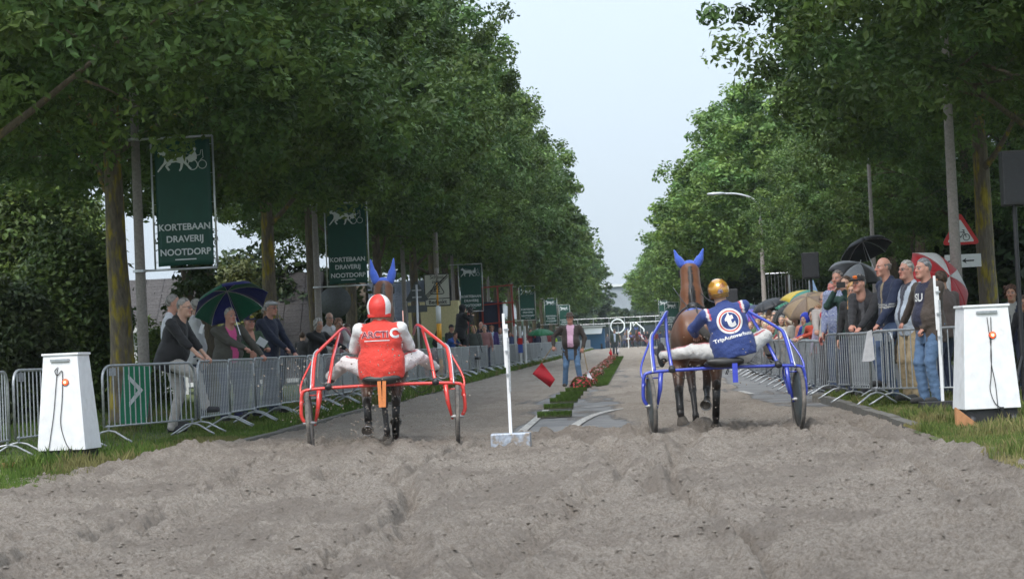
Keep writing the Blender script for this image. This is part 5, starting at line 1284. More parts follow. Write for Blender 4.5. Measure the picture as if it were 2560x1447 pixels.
    if cap:
        kind, cc = cap[0], cap[1]; me = None
        if kind == 'cap':
            S = SDF(); S.ell((0, -.012, .050), (.089, .106, .092), k=.01, cut=((0, 0, .045), (0, .12, 1))); S.ell((0, .125, .060), (.066, .065, .012), k=.012)
            if len(cap) > 2: S.ell((0, .092, .098), (.042, .018, .026), k=.005, id=1)
        elif kind == 'hat':
            S = SDF(); S.ell((0, -.01, .090), (.088, .105, .085), k=.015, cut=((0, 0, .05), (0, 0, 1))); S.ell((0, -.005, .062), (.155, .175, .012), k=.015); S.ell((0, -.01, .170), (.03, .08, .02), k=.02, sub=True)
        elif kind == 'hood':
            S = SDF(); S.ell((0, -.025, .03), (.115, .125, .135), k=.02); S.cap((0, -.03, -.06), (0, -.05, -.14), .09, .10, k=.03); S.ell((0, .10, .0), (.068, .08, .085), k=.015, sub=True)
        elif kind == 'flat':
            S = SDF(); S.ell((0, .01, .085), (.095, .125, .038), k=.01)
        Vc, Fc, Ic = S.build(.009); c = np.tile(np.array(cc, float), (len(Vc), 1))
        if len(cap) > 2: c[Ic == 1] = cap[2]
        link({'cap': 'cap', 'hat': 'hat', 'hood': 'hood', 'flat': 'flat_cap'}[kind], mesh_np('cap', xf(Vc, hm), Fc, c), M_cloth, t)
    t['hm'] = 0; del t['hm']
    return dict(t=t, hm=hm, T=T, jk=jk, ha=ha, el=el, an=an, kn=kn, q=q)

def wrap_on(me, P, side=-1, off=.004):
    """press a flat mesh (local x,z of the torso) onto the garment surface"""
    from mathutils.bvhtree import BVHTree
    V, Fq, L = P['jk']; bv = BVHTree.FromPolygons([tuple(v) for v in V], [tuple(int(i) for i in f) for f in Fq]); T = P['T']; q = P['q']
    d = (T.to_3x3() @ Vector((0, -side, 0))).normalized()
    for v in me.vertices:
        o = T @ Vector((v.co.x * q, side * .6, v.co.z * q)); hit = bv.ray_cast(o, d)
        base = hit[0] if hit[0] is not None else T @ Vector((v.co.x * q, side * .12, v.co.z * q))
        v.co = base - d * (off + max(0.0, v.co.y))
    me.update(); return me
def print_on(P, s_, size, x, z, m_, side=-1, bold=.02, rot=0, shear=0, name='lettering', off=.004, curve=0, sx=1):
    me = text_mesh(s_, size, bold, 0.0, shear=shear)
    import bmesh
    bm = bmesh.new(); bm.from_mesh(me); bmesh.ops.triangulate(bm, faces=bm.faces); bmesh.ops.subdivide_edges(bm, edges=[e for e in bm.edges if e.calc_length() > .02], cuts=1); bm.to_mesh(me); bm.free()
    for v in me.vertices:
        X, Y = v.co.x * sx, v.co.y + curve * v.co.x ** 2; X, Y = X * math.cos(rot) - Y * math.sin(rot), X * math.sin(rot) + Y * math.cos(rot)
        v.co = Vector((X * (1 if side < 0 else -1) + x, 0, Y + z))
    wrap_on(me, P, side, off); return link(name, me, m_, P['t'])
def ring_on(P, r0, r1, x, z, m_, off=.005, name='emblem_ring', n=40):
    V = []; F = []
    rr = [r0, (r0 + r1) / 2, r1]
    for r in rr:
        for k in range(n): a = 2 * PI * k / n; V.append((x + r * math.cos(a), 0, z + r * math.sin(a)))
    for j in range(2):
        for k in range(n): F.append((j * n + k, j * n + (k + 1) % n, (j + 1) * n + (k + 1) % n, (j + 1) * n + k))
    me = MB().add(V, F).mesh(name, True); wrap_on(me, P, -1, off); return link(name, me, m_, P['t'])

# ================================================================ horses, sulkies, drivers
M_coat = mat('horse_coat', attr=True, rough=.42, var=.10, scale=14, bump=.1, bscale=120, sheen=.1)
M_strap = mat('black_leather', (.018, .017, .016), .45, var=.2); M_strapg = mat('grey_strap', (.22, .22, .22), .6); M_hoof = mat('hoof_horn', (.10, .085, .07), .7, var=.3); M_steel = mat('horseshoe_steel', (.35, .35, .35), .5, .6)
M_hbl = mat('blue_knit', (.045, .11, .50), .85, var=.1, bump=.4, bscale=200, sheen=.3)
def horse(M, legs, label, coat, dark, turn=0, hoodspread=.14, hoodh=.34, side_rot=0, headup=0):
    """origin on the ground below the hips, +y forwards. legs: four dicts hind-left, hind-right, fore-left, fore-right (joint offsets)"""
    t = thing('horse', label, 'horse', M=M)
    S = SDF(); I = dict(b=0, leg=1, mane=2)
    S.ell((0, .06, 1.20), (.275, .42, .275), k=.1).ell((0, .75, 1.14), (.265, .72, .30), k=.1).ell((0, 1.35, 1.12), (.225, .32, .34), k=.1).ell((0, 1.15, 1.36), (.10, .40, .14), k=.1)
    for s_ in (-1, 1): S.ell((s_ * .13, -.06, 1.18), (.155, .30, .26), k=.06)
    nb = Vector((0, 1.42, 1.28)); nt = Vector((turn, 1.82, 1.92 + headup)); S.cap(nb, nb.lerp(nt, .5) + Vector((0, -.02, .04)), .20, .135, k=.12); S.cap(nb.lerp(nt, .5) + Vector((0, -.02, .04)), nt, .14, .122, k=.06)
    S.cap(nb.lerp(nt, .2) + Vector((0, -.17, .10)), nt + Vector((0, -.09, .04)), .035, .035, k=.03, id=2)
    S.ell(nt + Vector((0, .10, .01)), (.118, .17, .14), k=.06); S.ell(nt + Vector((0, .16, -.12)), (.10, .10, .13), k=.05); S.cap(nt + Vector((0, .12, .0)), nt + Vector((turn * .2, .46, -.34)), .095, .058, k=.05); S.cap(nt + Vector((turn * .2, .44, -.32)), nt + Vector((turn * .2, .50, -.40)), .06, .05, k=.03)
    S.ell(nt + Vector((0, .20, -.12)), (.07, .09, .12), k=.05)
    hoofs = []
    for i, L in enumerate(legs):
        s_ = -1 if i % 2 == 0 else 1
        if i < 2:
            hip = Vector((s_ * .14, .02, 1.12)); st, hk, fe, ho = [Vector(p) for p in L]
            S.cap(hip, st, .19, .115, k=.08, id=0); S.cap(st, hk, .110, .050, k=.05, id=3); S.cap(hk, hk + Vector((0, -.055, .045)), .044, .028, k=.03, id=1); S.cap(hk, fe, .046, .036, k=.03, id=1)
        else:
            hip = Vector((s_ * .15, 1.42, 1.0)); st, hk, fe, ho = [Vector(p) for p in L]
            S.cap(hip, st, .12, .075, k=.06, id=0); S.cap(st, hk, .072, .046, k=.04, id=3); S.cap(hk, fe, .042, .034, k=.03, id=1)
        S.cap(fe, fe, .044, k=.02, id=1); d = ho - fe; S.cap(fe, fe + d * .75, .036, .042, k=.02, id=1); hoofs.append((fe, ho))
    V, Fq, Ii = S.build(.0185, noise=.0018, nf=.7)
    c = np.tile(np.array(coat, float), (len(V), 1)); m_ = (Ii == 1); c[m_] = dark; m3 = Ii == 3
    w = np.clip((.75 - V[:, 2]) / .25, 0, 1)[:, None] * (m3[:, None]); c = c * (1 - w) + np.array(dark) * w; c[Ii == 2] = (.012, .010, .009)
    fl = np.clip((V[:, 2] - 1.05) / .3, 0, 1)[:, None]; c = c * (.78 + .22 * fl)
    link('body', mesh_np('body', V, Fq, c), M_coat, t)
    for i, (fe, ho) in enumerate(hoofs):
        d = (ho - fe).normalized(); z = d; x = z.cross(Vector((0, 1, 0))).normalized() if abs(z.y) < .9 else Vector((1, 0, 0)); y = z.cross(x); R = Matrix((x, y, z)).transposed()
        o = MB().lathe([(.042, -.05), (.056, -.02), (.074, .040), (.074, .048), (.064, .050), (.056, .040), (.001, .036)], 16, ho - d * .01, R).obj('hoof', M_hoof, t, True)
        MB().tube([ho - d * .01 + R @ Vector((.065 * math.cos(a), .068 * math.sin(a), .052)) for a in np.linspace(-2.2, 2.2 + .0, 13)], .008, 4).obj('horseshoe', M_steel, o, True)
    # leg boots
    for i in (0, 1):
        st, hk, fe, ho = [Vector(p) for p in legs[i]]; MB().tube([hk.lerp(fe, .12), hk.lerp(fe, .5), hk.lerp(fe, .95)], [.052, .046, .046], 12).obj('leg_boot', M_strap, t, True)
    # ear covers and bridle
    n0 = nt + Vector((0, .05, .10))
    for s_ in (-1, 1):
        a = n0 + Vector((s_ * .082, 0, -.01)); b = n0 + Vector((s_ * (.058 + hoodspread * .46), .0, hoodh * .45)); e = n0 + Vector((s_ * hoodspread, -.01, hoodh))
        MB().tube(smoothcurve([a, b, e], 5), [.048, .054, .057, .056, .053, .050, .034, .028, .022, .015, .005], 12).obj('ear_cover', M_hbl, t, True)
    MB().lathe([(.088, -.04), (.098, .0), (.085, .05), (.04, .085), (.001, .09)], 20, n0 + Vector((0, .01, -.02)), Matrix.Diagonal((1, 1.1, 1)).to_3x3()).obj('hood', M_hbl, t, True)
    for zz, r_ in ((-.07, .112), (-.0, .103)):
        MB().tube([n0 + Vector((r_ * math.cos(a), .02 + r_ * 1.15 * math.sin(a), zz + .03 * math.sin(a))) for a in np.linspace(0, 2 * PI, 21)[:-1]], .009, 5, closed=True).obj('bridle_strap', M_strap, t, True)
    for s_ in (-1, 1): MB().box(n0 + Vector((s_ * .125, .16, -.10)), (.012, .10, .09), Matrix.Rotation(s_ * .3, 3, 'Z')).obj('blinker', M_strap, t, bevel=.005)
    wt = Vector((0, 1.02, 1.53)); mm = n0 + Vector((0, -.17, -.20))
    MB().tube([n0 + Vector((-.035, -.06, .02)), mm], .008, 5).obj('overcheck', M_strapg, t); MB().tube([n0 + Vector((.035, -.06, .02)), mm], .008, 5).obj('overcheck', M_strapg, t); MB().tube([mm, wt], .010, 5).obj('overcheck', M_strap, t); MB().box(mm, (.035, .012, .05)).obj('buckle', M_steel, t)
    # saddle cloth, girth and breast strap
    V = []; F = []; na, nb_ = 17, 6
    for j in range(nb_):
        for i in range(na):
            a = -1.35 + 2.7 * i / (na - 1); y = .35 + .95 * j / (nb_ - 1); V.append(((.295 - .04 * j / 5) * math.sin(a), y, 1.14 + (.335 + .035 * (j > 2)) * math.cos(a)))
    for j in range(nb_ - 1):
        for i in range(na - 1): F.append((j * na + i, j * na + i + 1, (j + 1) * na + i + 1, (j + 1) * na + i))
    o = MB().add(V, F).obj('saddle_cloth', M_hbl, t, True); s_ = o.modifiers.new('thick', 'SOLIDIFY'); s_.thickness = .012
    MB().tube([(.292 * math.sin(a), .98, 1.15 + .39 * math.cos(a)) for a in np.linspace(0, 2 * PI, 25)[:-1]], .016, 6, closed=True).obj('girth', M_strap, t, True)
    MB().lathe([(.08, -.05), (.10, 0), (.06, .04), (.001, .05)], 12, (0, 1.0, 1.53)).obj('harness_pad', M_strap, t, True)
    MB().tube(smoothcurve([(-.26, 1.0, 1.25), (-.24, 1.4, 1.15), (-.1, 1.66, 1.1), (.1, 1.66, 1.1), (.24, 1.4, 1.15), (.26, 1.0, 1.25)], 5), .014, 5).obj('breast_strap', M_strap, t, True)
    MB().tube(smoothcurve([(0, .95, 1.53), (0, .4, 1.50), (0, -.05, 1.48), (0, -.33, 1.32)], 5), .010, 5).obj('back_strap', M_strap, t, True)
    # tail
    rn = np.random.default_rng(5); n = 260; seg = 7; V = []; Fq = []; sw = side_rot
    for k in range(n):
        ox, oy = rn.normal() * .02, rn.normal() * .02; ln = .55 + .35 * rn.random(); spx, spy = rn.normal() * .06 + sw, rn.normal() * .05 - .10
        b0 = len(V)
        for j in range(seg):
            u = j / (seg - 1); x = ox + spx * u * u * 1.6; y = -.36 + oy - .10 * math.sin(u * 2) + spy * u * .8; z = 1.28 - ln * u ** 1.3 * (.9 - abs(sw) * .6); V += [(x - .004 * (1 - u), y, z), (x + .004 * (1 - u) + .001, y, z)]
            if j: Fq.append((b0 + 2 * j - 2, b0 + 2 * j - 1, b0 + 2 * j + 1, b0 + 2 * j))
    link('tail', mesh_np('tail', np.array(V), np.array(Fq), np.tile((.02, .016, .013), (len(V), 1))), M_hair, t)
    return t, wt, nt

M_tyre = mat('dusty_tyre', (.07, .065, .06), .85, var=.25, col2=(.17, .15, .13), c2=(.4, .65), scale=9); M_disc = mat('smoked_wheel_disc', (.06, .075, .08), .35, var=.15, alpha=.92); M_disc2 = mat('clear_wheel_disc', (.42, .40, .38), .5, var=.12, alpha=.45)
def sulky(M, col, label, shx=0.0, clear=False, tips=.36):
    M = M @ Matrix.Diagonal((1.07, 1, 1, 1)); t = thing('sulky', label, 'sulky', M=M); mt = mat('sulky_paint_%d' % int(col[0] * 100), col, .28, var=.06, coat=.5, col2=tuple(c * .55 + .10 for c in col), c2=(.62, .75), scale=5)
    r = .019; Z = .745; hw = .865
    MB().tube(smoothcurve([(-.88, 0, .58), (-.87, 0, .69), (-.80, 0, Z), (-.4, 0, Z + .015), (0, 0, Z + .02), (.4, 0, Z + .015), (.80, 0, Z), (.87, 0, .69), (.88, 0, .58)], 6), r, 10).obj('crossbar', mt, t, True)
    for s_ in (-1, 1):
        W_ = .36; cx = s_ * .80
        MB().tube(smoothcurve([(s_ * .88, 0, .62), (s_ * .885, .0, .45), (s_ * .845, 0, W_)], 4), [.020] * 8 + [.012], 8).obj('fork_arm', mt, t, True)
        MB().tube([(s_ * .685, 0, Z - .01), (s_ * .70, 0, .55), (s_ * .745, 0, W_ - .03)], [.026, .024, .012], 8).obj('fork_arm', mt, t, True)
        MB().tube(smoothcurve([(s_ * .66, .0, Z), (s_ * .67, .16, .66), (s_ * .72, .10, .42)], 4), .011, 6).obj('brace', mt, t, True)
        MB().tube([(s_ * .84, -.0, .68), (s_ * .70, .03, .68)], .008, 5).obj('brace', mt, t, True)
        wh = link('wheel', None, None, t, (cx, 0, W_)); wh.rotation_euler = (0, s_ * .03, 0)
        RY = Matrix.Rotation(PI / 2, 3, 'Y'); R0 = .365
        MB().lathe([(R0 - .045, -.016), (R0 - .02, -.024), (R0, -.016), (R0 + .004, 0), (R0, .016), (R0 - .02, .024), (R0 - .045, .016), (R0 - .045, -.016)], 48, (0, 0, 0), RY).obj('tyre', M_tyre, wh, True)
        MB().lathe([(.02, -.022), (.15, -.020), (R0 - .04, -.010), (R0 - .04, .010), (.15, .020), (.02, .022)], 40, (0, 0, 0), RY).obj('disc', M_disc2 if clear else M_disc, wh, True)
        MB().lathe([(.001, -.075), (.016, -.07), (.022, -.03), (.022, .03), (.016, .07), (.001, .075)], 14, (0, 0, 0), RY).obj('hub', M_steel, wh, True)
        mb = MB()
        for k in range(16): a = k * PI / 8; mb.tube([(.012 * (-1) ** k, .02 * math.cos(a), .02 * math.sin(a)), (0, (R0 - .04) * math.cos(a), (R0 - .04) * math.sin(a))], .002, 3)
        mb.obj('spokes', M_steel, wh)
        # shafts: outer bent shaft and inner stay with a black end cap
        tip = Vector((shx + s_ * tips, 2.05, 1.36))
        MB().tube(smoothcurve([(s_ * .755, .0, Z + .01), (s_ * .745, .20, .98), (s_ * .725, .36, 1.14), (s_ * .685, .48, 1.20), (shx * .5 + s_ * .55, .85, 1.34), (shx + s_ * .42, 1.30, 1.46), tip], 5), [.022] * 10 + [.019] * 16 + [.016] * 5, 10).obj('shaft', mt, t, True)
        MB().tube(smoothcurve([(s_ * .775, -.03, Z + .0), (s_ * .765, .19, .98), (s_ * .745, .34, 1.15), (s_ * .70, .47, 1.215)], 5), .010, 6).obj('chrome_strip', M_alu, t, True)
        a_ = Vector((s_ * .575, -.10, .785)); b_ = Vector((shx * .3 + s_ * .54, .95, 1.40)) if 0 else Vector((shx * .7 + s_ * .47, 1.06, 1.40))
        MB().tube([a_, a_.lerp(b_, .5) + Vector((s_ * .015, 0, 0)), b_], .019, 10).obj('stay', mt, t, True)
        dd = (a_ - b_).normalized(); MB().lathe([(.001, -.03), (.034, -.03), (.038, .0), (.038, .03), (.02, .045), (.001, .045)], 14, a_ + dd * .02, dd.to_track_quat('Z', 'Y').to_matrix()).obj('end_cap', M_black, t, True)
        MB().tube([b_, (shx * .7 + s_ * .50, 1.05, 1.39)], .018, 8).obj('shaft_clamp', M_steel, t, True)
        MB().tube(smoothcurve([(s_ * .86, .0, .60), (s_ * .885, .12, .80), (s_ * .745, .36, 1.12)], 5), .012, 7).obj('outer_brace', mt, t, True)
        MB().tube(smoothcurve([(s_ * .60, .66, .83), (s_ * .66, .64, .80), (s_ * .72, .60, .86), (s_ * .69, .5, 1.18)], 5), .010, 6).obj('stirrup', M_steel, t, True)
        MB().tube(smoothcurve([a_ + Vector((0, .02, 0)), (s_ * .50, .05, .70), (s_ * .40, .08, .66), (s_ * .26, .1, .76)], 5), .004, 5).obj('cable', M_strap, t, True)
    S = SDF(); S.ell((0, -.03, .815), (.22, .16, .050), k=.03); S.ell((0, -.14, .84), (.21, .045, .045), k=.04); V, Fq, _ = S.build(.014); link('seat', mesh_np('seat', V, Fq), M_strap, t)
    MB().tube([(-.12, 0, .76), (-.12, -.02, .82)], .02, 6).obj('seat_post', mt, t); MB().tube([(.12, 0, .76), (.12, -.02, .82)], .02, 6).obj('seat_post', mt, t)
    return t

def R_spec(p, heading):
    return Matrix.Translation(p) @ Matrix.Rotation(math.radians(heading), 4, 'Z')
# ---- red team (left), blue team (right)
MRd = R_spec((-2.94, 24.0, zroad(24) + .02), 5.5)
MBl = R_spec((1.015, 24.2, zroad(24.2) + .04), 6.0)
RED = (.62, .045, .035); BLU = (.035, .055, .38)
sulky(MRd, RED, 'red racing sulky with clear wheel discs, on the left', shx=-.02, clear=True)
sulky(MBl, BLU, 'blue racing sulky with dark wheel discs, on the right', shx=-.02)
hh = .06; BAY = (.105, .042, .020); DRK = (.022, .018, .016)
legsR = [((-.19, .22, .88), (-.20, -.10, .56), (-.19, -.16, .30), (-.20, -.27, .235)),          # hind left, lifted, sole showing
         ((.19, .20, .90), (.15, -.18, .55), (.13, -.02, .16), (.13, .06, .05)),
         ((-.03, 1.32, .80), (.0, 1.35, .50), (.02, 1.30, .16), (.02, 1.36, .05)),
         ((.14, 1.45, .78), (.15, 1.75, .62), (.14, 1.62, .34), (.14, 1.55, .28))]
horse(MRd @ Matrix.Translation((-.02, 1.05, 0)) @ Matrix.Rotation(.02, 4, 'Z'), legsR, 'bay horse in blue ear covers pulling the red sulky', BAY, DRK, turn=.05, hoodspread=.15, hoodh=.31, side_rot=.05, headup=.04)
legsB = [((-.24, .22, .86), (-.26, -.02, .50), (-.26, -.22, .24), (-.24, -.20, .14)),          # hind left, lifted
         ((.21, .22, .90), (.19, -.14, .55), (.17, .0, .16), (.17, .07, .05)),
         ((-.08, 1.25, .80), (-.06, 1.1, .48), (-.04, .98, .16), (-.04, 1.02, .05)),
         ((.16, 1.40, .76), (.13, 1.45, .48), (.12, 1.15, .36), (.10, 1.04, .30))]
horse(MBl @ Matrix.Translation((-.14, 1.05, 0)) @ Matrix.Rotation(-.10, 4, 'Z'), legsB, 'bay horse in blue ear covers pulling the blue sulky', (.125, .048, .020), DRK, turn=.0, hoodspread=.19, hoodh=.21, side_rot=.42, headup=.06)

M_wprint = mat('print_white', (.66, .66, .66), .7); M_maroon = mat('print_maroon', (.16, .01, .03), .7); M_rprint = mat('print_red', (.50, .07, .05), .7)
def stripe_legs(col, dash=False):
    def f(c, V, I, hip, kn, an):
        for i in (0, 1):
            for a, b in ((hip[i], kn[i]), (kn[i], an[i])):
                a_ = np.array(a); b_ = np.array(b); d = b_ - a_; L = np.linalg.norm(d); d /= L; r = V - a_; u = r @ d; rad = r - u[:, None] * d
                rad /= np.linalg.norm(rad, axis=1)[:, None] + 1e-6; side = np.array((0, -.45, .9)); side = side - d * (side @ d); side /= np.linalg.norm(side); k = np.cross(d, side)
                m_ = (u > .02) & (u < L) & (rad @ side > 0) & (np.abs(rad @ k) < .17); c[m_] = col
        return c
    return f
def vestpaint(c, L, I):
    return c
# red driver
PR_ = person(None, 0, 1.77, 'driver in a red vest lettered ARCTIC and a red and white quartered helmet', top=(.62, .045, .03), legs=(.60, .56, .56), shoes=(.04, .042, .05), hair=('short', (.1, .08, .06)),
             hands=((-.20, .42, 1.12), (.20, .42, 1.16)), elbow=((-.9, -.45, -.5), (.9, -.45, -.5)), pelvis=(0, .02, .935), lean=.02, feet=((-.62, .66, .78), (.61, .66, .84)), knee=((-.7, .45, .6), (.7, .45, .6)), boots=[(-.05, .30, .9), (.05, .30, .9)],
             Mw=MRd.copy(), sleeve=1.0, hem=-.10, legpaint=stripe_legs((.45, .04, .04)), hmode='hold', fat=.105, legw=1.18,
             paint=lambda c, L, I: np.where(((I > 0) | (np.abs(L[:, 0]) > .27))[:, None], np.array((.66, .66, .66)), c), twist=.0)
me = print_on(PR_, 'ARCTI', .104, -.055, .40, M_wprint, bold=.045, sx=1.05, off=.004, name='lettering_outline'); print_on(PR_, 'ARCTI', .104, -.055, .40, M_maroon, bold=.018, sx=1.05, off=.0075)
print_on(PR_, 'C', .15, .165, .41, M_wprint, bold=.045, off=.005, name='frosted_letter'); print_on(PR_, 'PAARD- & VEEVERVOER', .026, -.03, .335, M_wprint, bold=.01, off=.005, name='small_lettering') if 0 else None
V = [(x, 0, z) for z in (.338, .328) for x in np.linspace(-.18, .11, 24)]; F = [(i, i + 1, 25 + i, 24 + i) for i in range(23)]
me = MB().add(V, F).mesh('underline'); wrap_on(me, PR_, -1, .005); link('underline', me, M_wprint, PR_['t'])
def helmet(P, sectors, mats_, sc=1.0, n=32, extra=None, k0=0, hz=0):
    hm = P['hm']; t = P['t']; rx, ry, rz = .122 * sc, .138 * sc, .130 * sc; nr = 14
    for s_ in range(sectors):
        V = []; F = []; w = n // sectors
        for j in range(nr):
            th = j / (nr - 1) * 2.05
            for i in range(w + 1):
                a = 2 * PI * (s_ * w + i + k0) / n; V.append((rx * math.sin(th) * math.cos(a), -.012 + ry * math.sin(th) * math.sin(a), .025 + hz + rz * math.cos(th) - (.03 if j == nr - 1 else 0)))
        for j in range(nr - 1):
            for i in range(w): F.append((j * (w + 1) + i, (j + 1) * (w + 1) + i, (j + 1) * (w + 1) + i + 1, j * (w + 1) + i + 1))
        me = MB().add(V, F).mesh('helmet_panel', True); me.transform(hm); link('helmet_panel', me, mats_[s_ % len(mats_)], t)
M_hred = mat('helmet_red', (.62, .04, .03), .5, var=.05, bump=.3, bscale=30); M_hwh = mat('helmet_white', (.68, .68, .68), .5, var=.05, bump=.3, bscale=30)
helmet(PR_, 4, [M_hwh, M_hred], 1.16, k0=-5)
me = MB().lathe([(.112, -.055), (.118, -.035), (.112, -.02)], 28).mesh('helmet_band', True); me.transform(PR_['hm'] @ Matrix.Translation((0, -.012, -.03)) @ Matrix.Scale(1.18, 4)); link('helmet_band', me, M_hred, PR_['t'])
# ochre tapes below the seat, whip
M_orange = mat('orange_tape', (.60, .20, .06), .7)
for dx in (-.03, .03): 
    mb = MB(); mb.box((0, 0, -.15), (.042, .006, .30)); o = mb.obj('orange_strap', M_orange); o.matrix_world = MRd @ Matrix.Translation((dx, -.20, .81)) @ Matrix.Rotation(.05 * (1 if dx > 0 else -.4), 4, 'Y'); tag(o, 'orange strap hanging below the red seat, the %s one' % ('right' if dx > 0 else 'left'), 'strap', 'orange straps below the seat')
mb = MB(); mb.tube([(0, 0, 0), (0, .02, .40)], .007, 6); o = mb.obj('whip', mat('pink_whip', (.5, .28, .24), .6), smooth=True); o.matrix_world = MRd @ Matrix.Translation((.27, .30, 1.22)); tag(o, 'short whip standing up beside the right shoulder of the red driver', 'whip')
# blue driver
def bluepaint(c, L, I):
    m_ = (I > 0) & (np.abs(L[:, 2] - .30 - .0) < .0); c[m_] = (.6, .6, .6)
    z = L[:, 2]; x = np.abs(L[:, 0]); y = L[:, 1]
    m_ = (z > .40) & (np.abs(x - .205) < .014) & (y < .06); c[m_] = (.58, .56, .58)
    m_ = (z > .40) & (np.abs(x - .186) < .008) & (y < .06); c[m_] = (.5, .06, .06); return c
PB_ = person(None, 0, 1.79, 'driver in a blue jacket with a round t emblem and a gold helmet', top=(.022, .045, .175), legs=(.52, .51, .49), shoes=(.025, .026, .03), hair=('short', (.1, .08, .06)),
             hands=((-.24, .52, 1.16), (.12, .52, 1.20)), elbow=((-.9, -.45, -.3), (.9, -.3, -.4)), pelvis=(.14, .0, .945), lean=.10, side=-.20, feet=((-.64, .62, .82), (.66, .66, .82)), knee=((-.7, .45, .6), (.7, .45, .6)), boots=[(-.3, .9, .35), (.3, .9, .3)],
             Mw=MBl.copy(), sleeve=1.0, hem=-.08, legpaint=stripe_legs((.35, .06, .07)), hmode='hold', fat=.085, legw=1.15, paint=bluepaint)
ring_on(PB_, .125, .148, .01, .335, M_wprint); ring_on(PB_, .108, .125, .01, .335, M_rprint); ring_on(PB_, .098, .108, .01, .335, M_wprint)
print_on(PB_, 't', .24, .01, .345, M_wprint, bold=.055, off=.006, rot=.12, name='emblem_letter')
print_on(PB_, 'TripAutoverhuur', .060, .01, .155, M_wprint, bold=.03, rot=.03, sx=1.1)
M_gold = mat('gold_helmet', (.55, .27, .035), .22, .45, var=.08, col2=(.32, .12, .06), c2=(.55, .62), scale=7, coat=1)
helmet(PB_, 4, [M_gold], 1.02)
for z0, r_ in ((-.052, 1.06), (-.030, 1.08)):
    me = MB().tube([(.116 * r_ * math.cos(a), -.012 + .131 * r_ * math.sin(a), z0) for a in np.linspace(0, 2 * PI, 29)[:-1]], .0045, 5, closed=True).mesh('helmet_strap', True); me.transform(PB_['hm']); link('helmet_strap', me, M_strap, PB_['t'])
M_hdec = mat('helmet_print', (.10, .07, .14), .4, var=.3, col2=(.35, .30, .32), c2=(.45, .55), scale=60)
for zc_, rr_ in ((.118, .034), (-.005, .032)):      # two round printed ornaments on the back of the shell
    V = []; F = []; n = 18
    for j in range(4):
        for k in range(n):
            a = 2 * PI * k / n; r_ = rr_ * j / 3 * (1 + .15 * math.cos(a * 6)); x = r_ * math.cos(a); z = zc_ + r_ * math.sin(a); zz = (z - .025) / .125; y = -.012 - .1425 * math.sqrt(max(.02, 1 - zz * zz - (x / .118) ** 2)); V.append((x, y, z))
    for j in range(3):
        for k in range(n): F.append((j * n + k, (j + 1) * n + k, (j + 1) * n + (k + 1) % n, j * n + (k + 1) % n))
    me = MB().add(V, F).mesh('ornament', True); me.transform(PB_['hm']); link('ornament', me, M_hdec, PB_['t'])
mb = MB(); mb.box((0, 0, -.10), (.06, .012, .22)); o = mb.obj('blue_strap', mat('strap_blue', (.04, .06, .45), .6)); o.matrix_world = MBl @ Matrix.Translation((.10, -.20, .80)); tag(o, 'blue strap hanging below the seat of the blue sulky', 'strap')
# reins
for Mx, P_, sx, nm in ((MRd, PR_, -.02, 'black reins of the left horse, running to the hands of the red driver'), (MBl, PB_, -.02, 'black reins of the right horse, running to the hands of the blue driver')):
    t = thing('reins', nm, 'reins', M=Mx)
    for i, s_ in ((0, -1), (1, 1)):
        MB().tube(smoothcurve([P_['ha'][i] + Vector((0, .03, 0)), (sx + s_ * .2, 1.3, 1.50), (sx + s_ * .16, 2.0, 1.60), (sx + s_ * .14, 3.05, 1.80)], 5), .007, 5).obj('rein', M_strap, t, True)
# clods thrown up by the wheels
r = np.random.default_rng(3); V = []; F = []
for Mx, n_, xo in ((MRd, 900, 0), (MBl, 420, 0)):
    for k in range(n_):
        w = r.integers(0, 6); cx = (-.80, -.25, .1, .80, -.80, -.2)[w]; u = r.random() ** 1.6
        p = Mx @ Vector((cx + r.normal() * (.07 + .28 * u), r.random() * 1.0 - .9 * u, .02 + 1.15 * u + r.normal() * .05)); s_ = (.0025 + .005 * r.random() ** 3) * (1.4 if Mx is MRd else 1)
        if p.z < .04: continue
        b0 = len(V); V += [tuple(p + Vector(d) * s_) for d in ((1, 1, 1), (1, -1, -1), (-1, 1, -1), (-1, -1, 1))]; F += [(b0, b0 + 1, b0 + 2), (b0, b0 + 3, b0 + 1), (b0, b0 + 2, b0 + 3), (b0 + 1, b0 + 3, b0 + 2)]
link('flying_sand', mesh_np('flying_sand', np.array(V), np.array(F), smooth=False), mat('plain_sand'), kind='stuff')

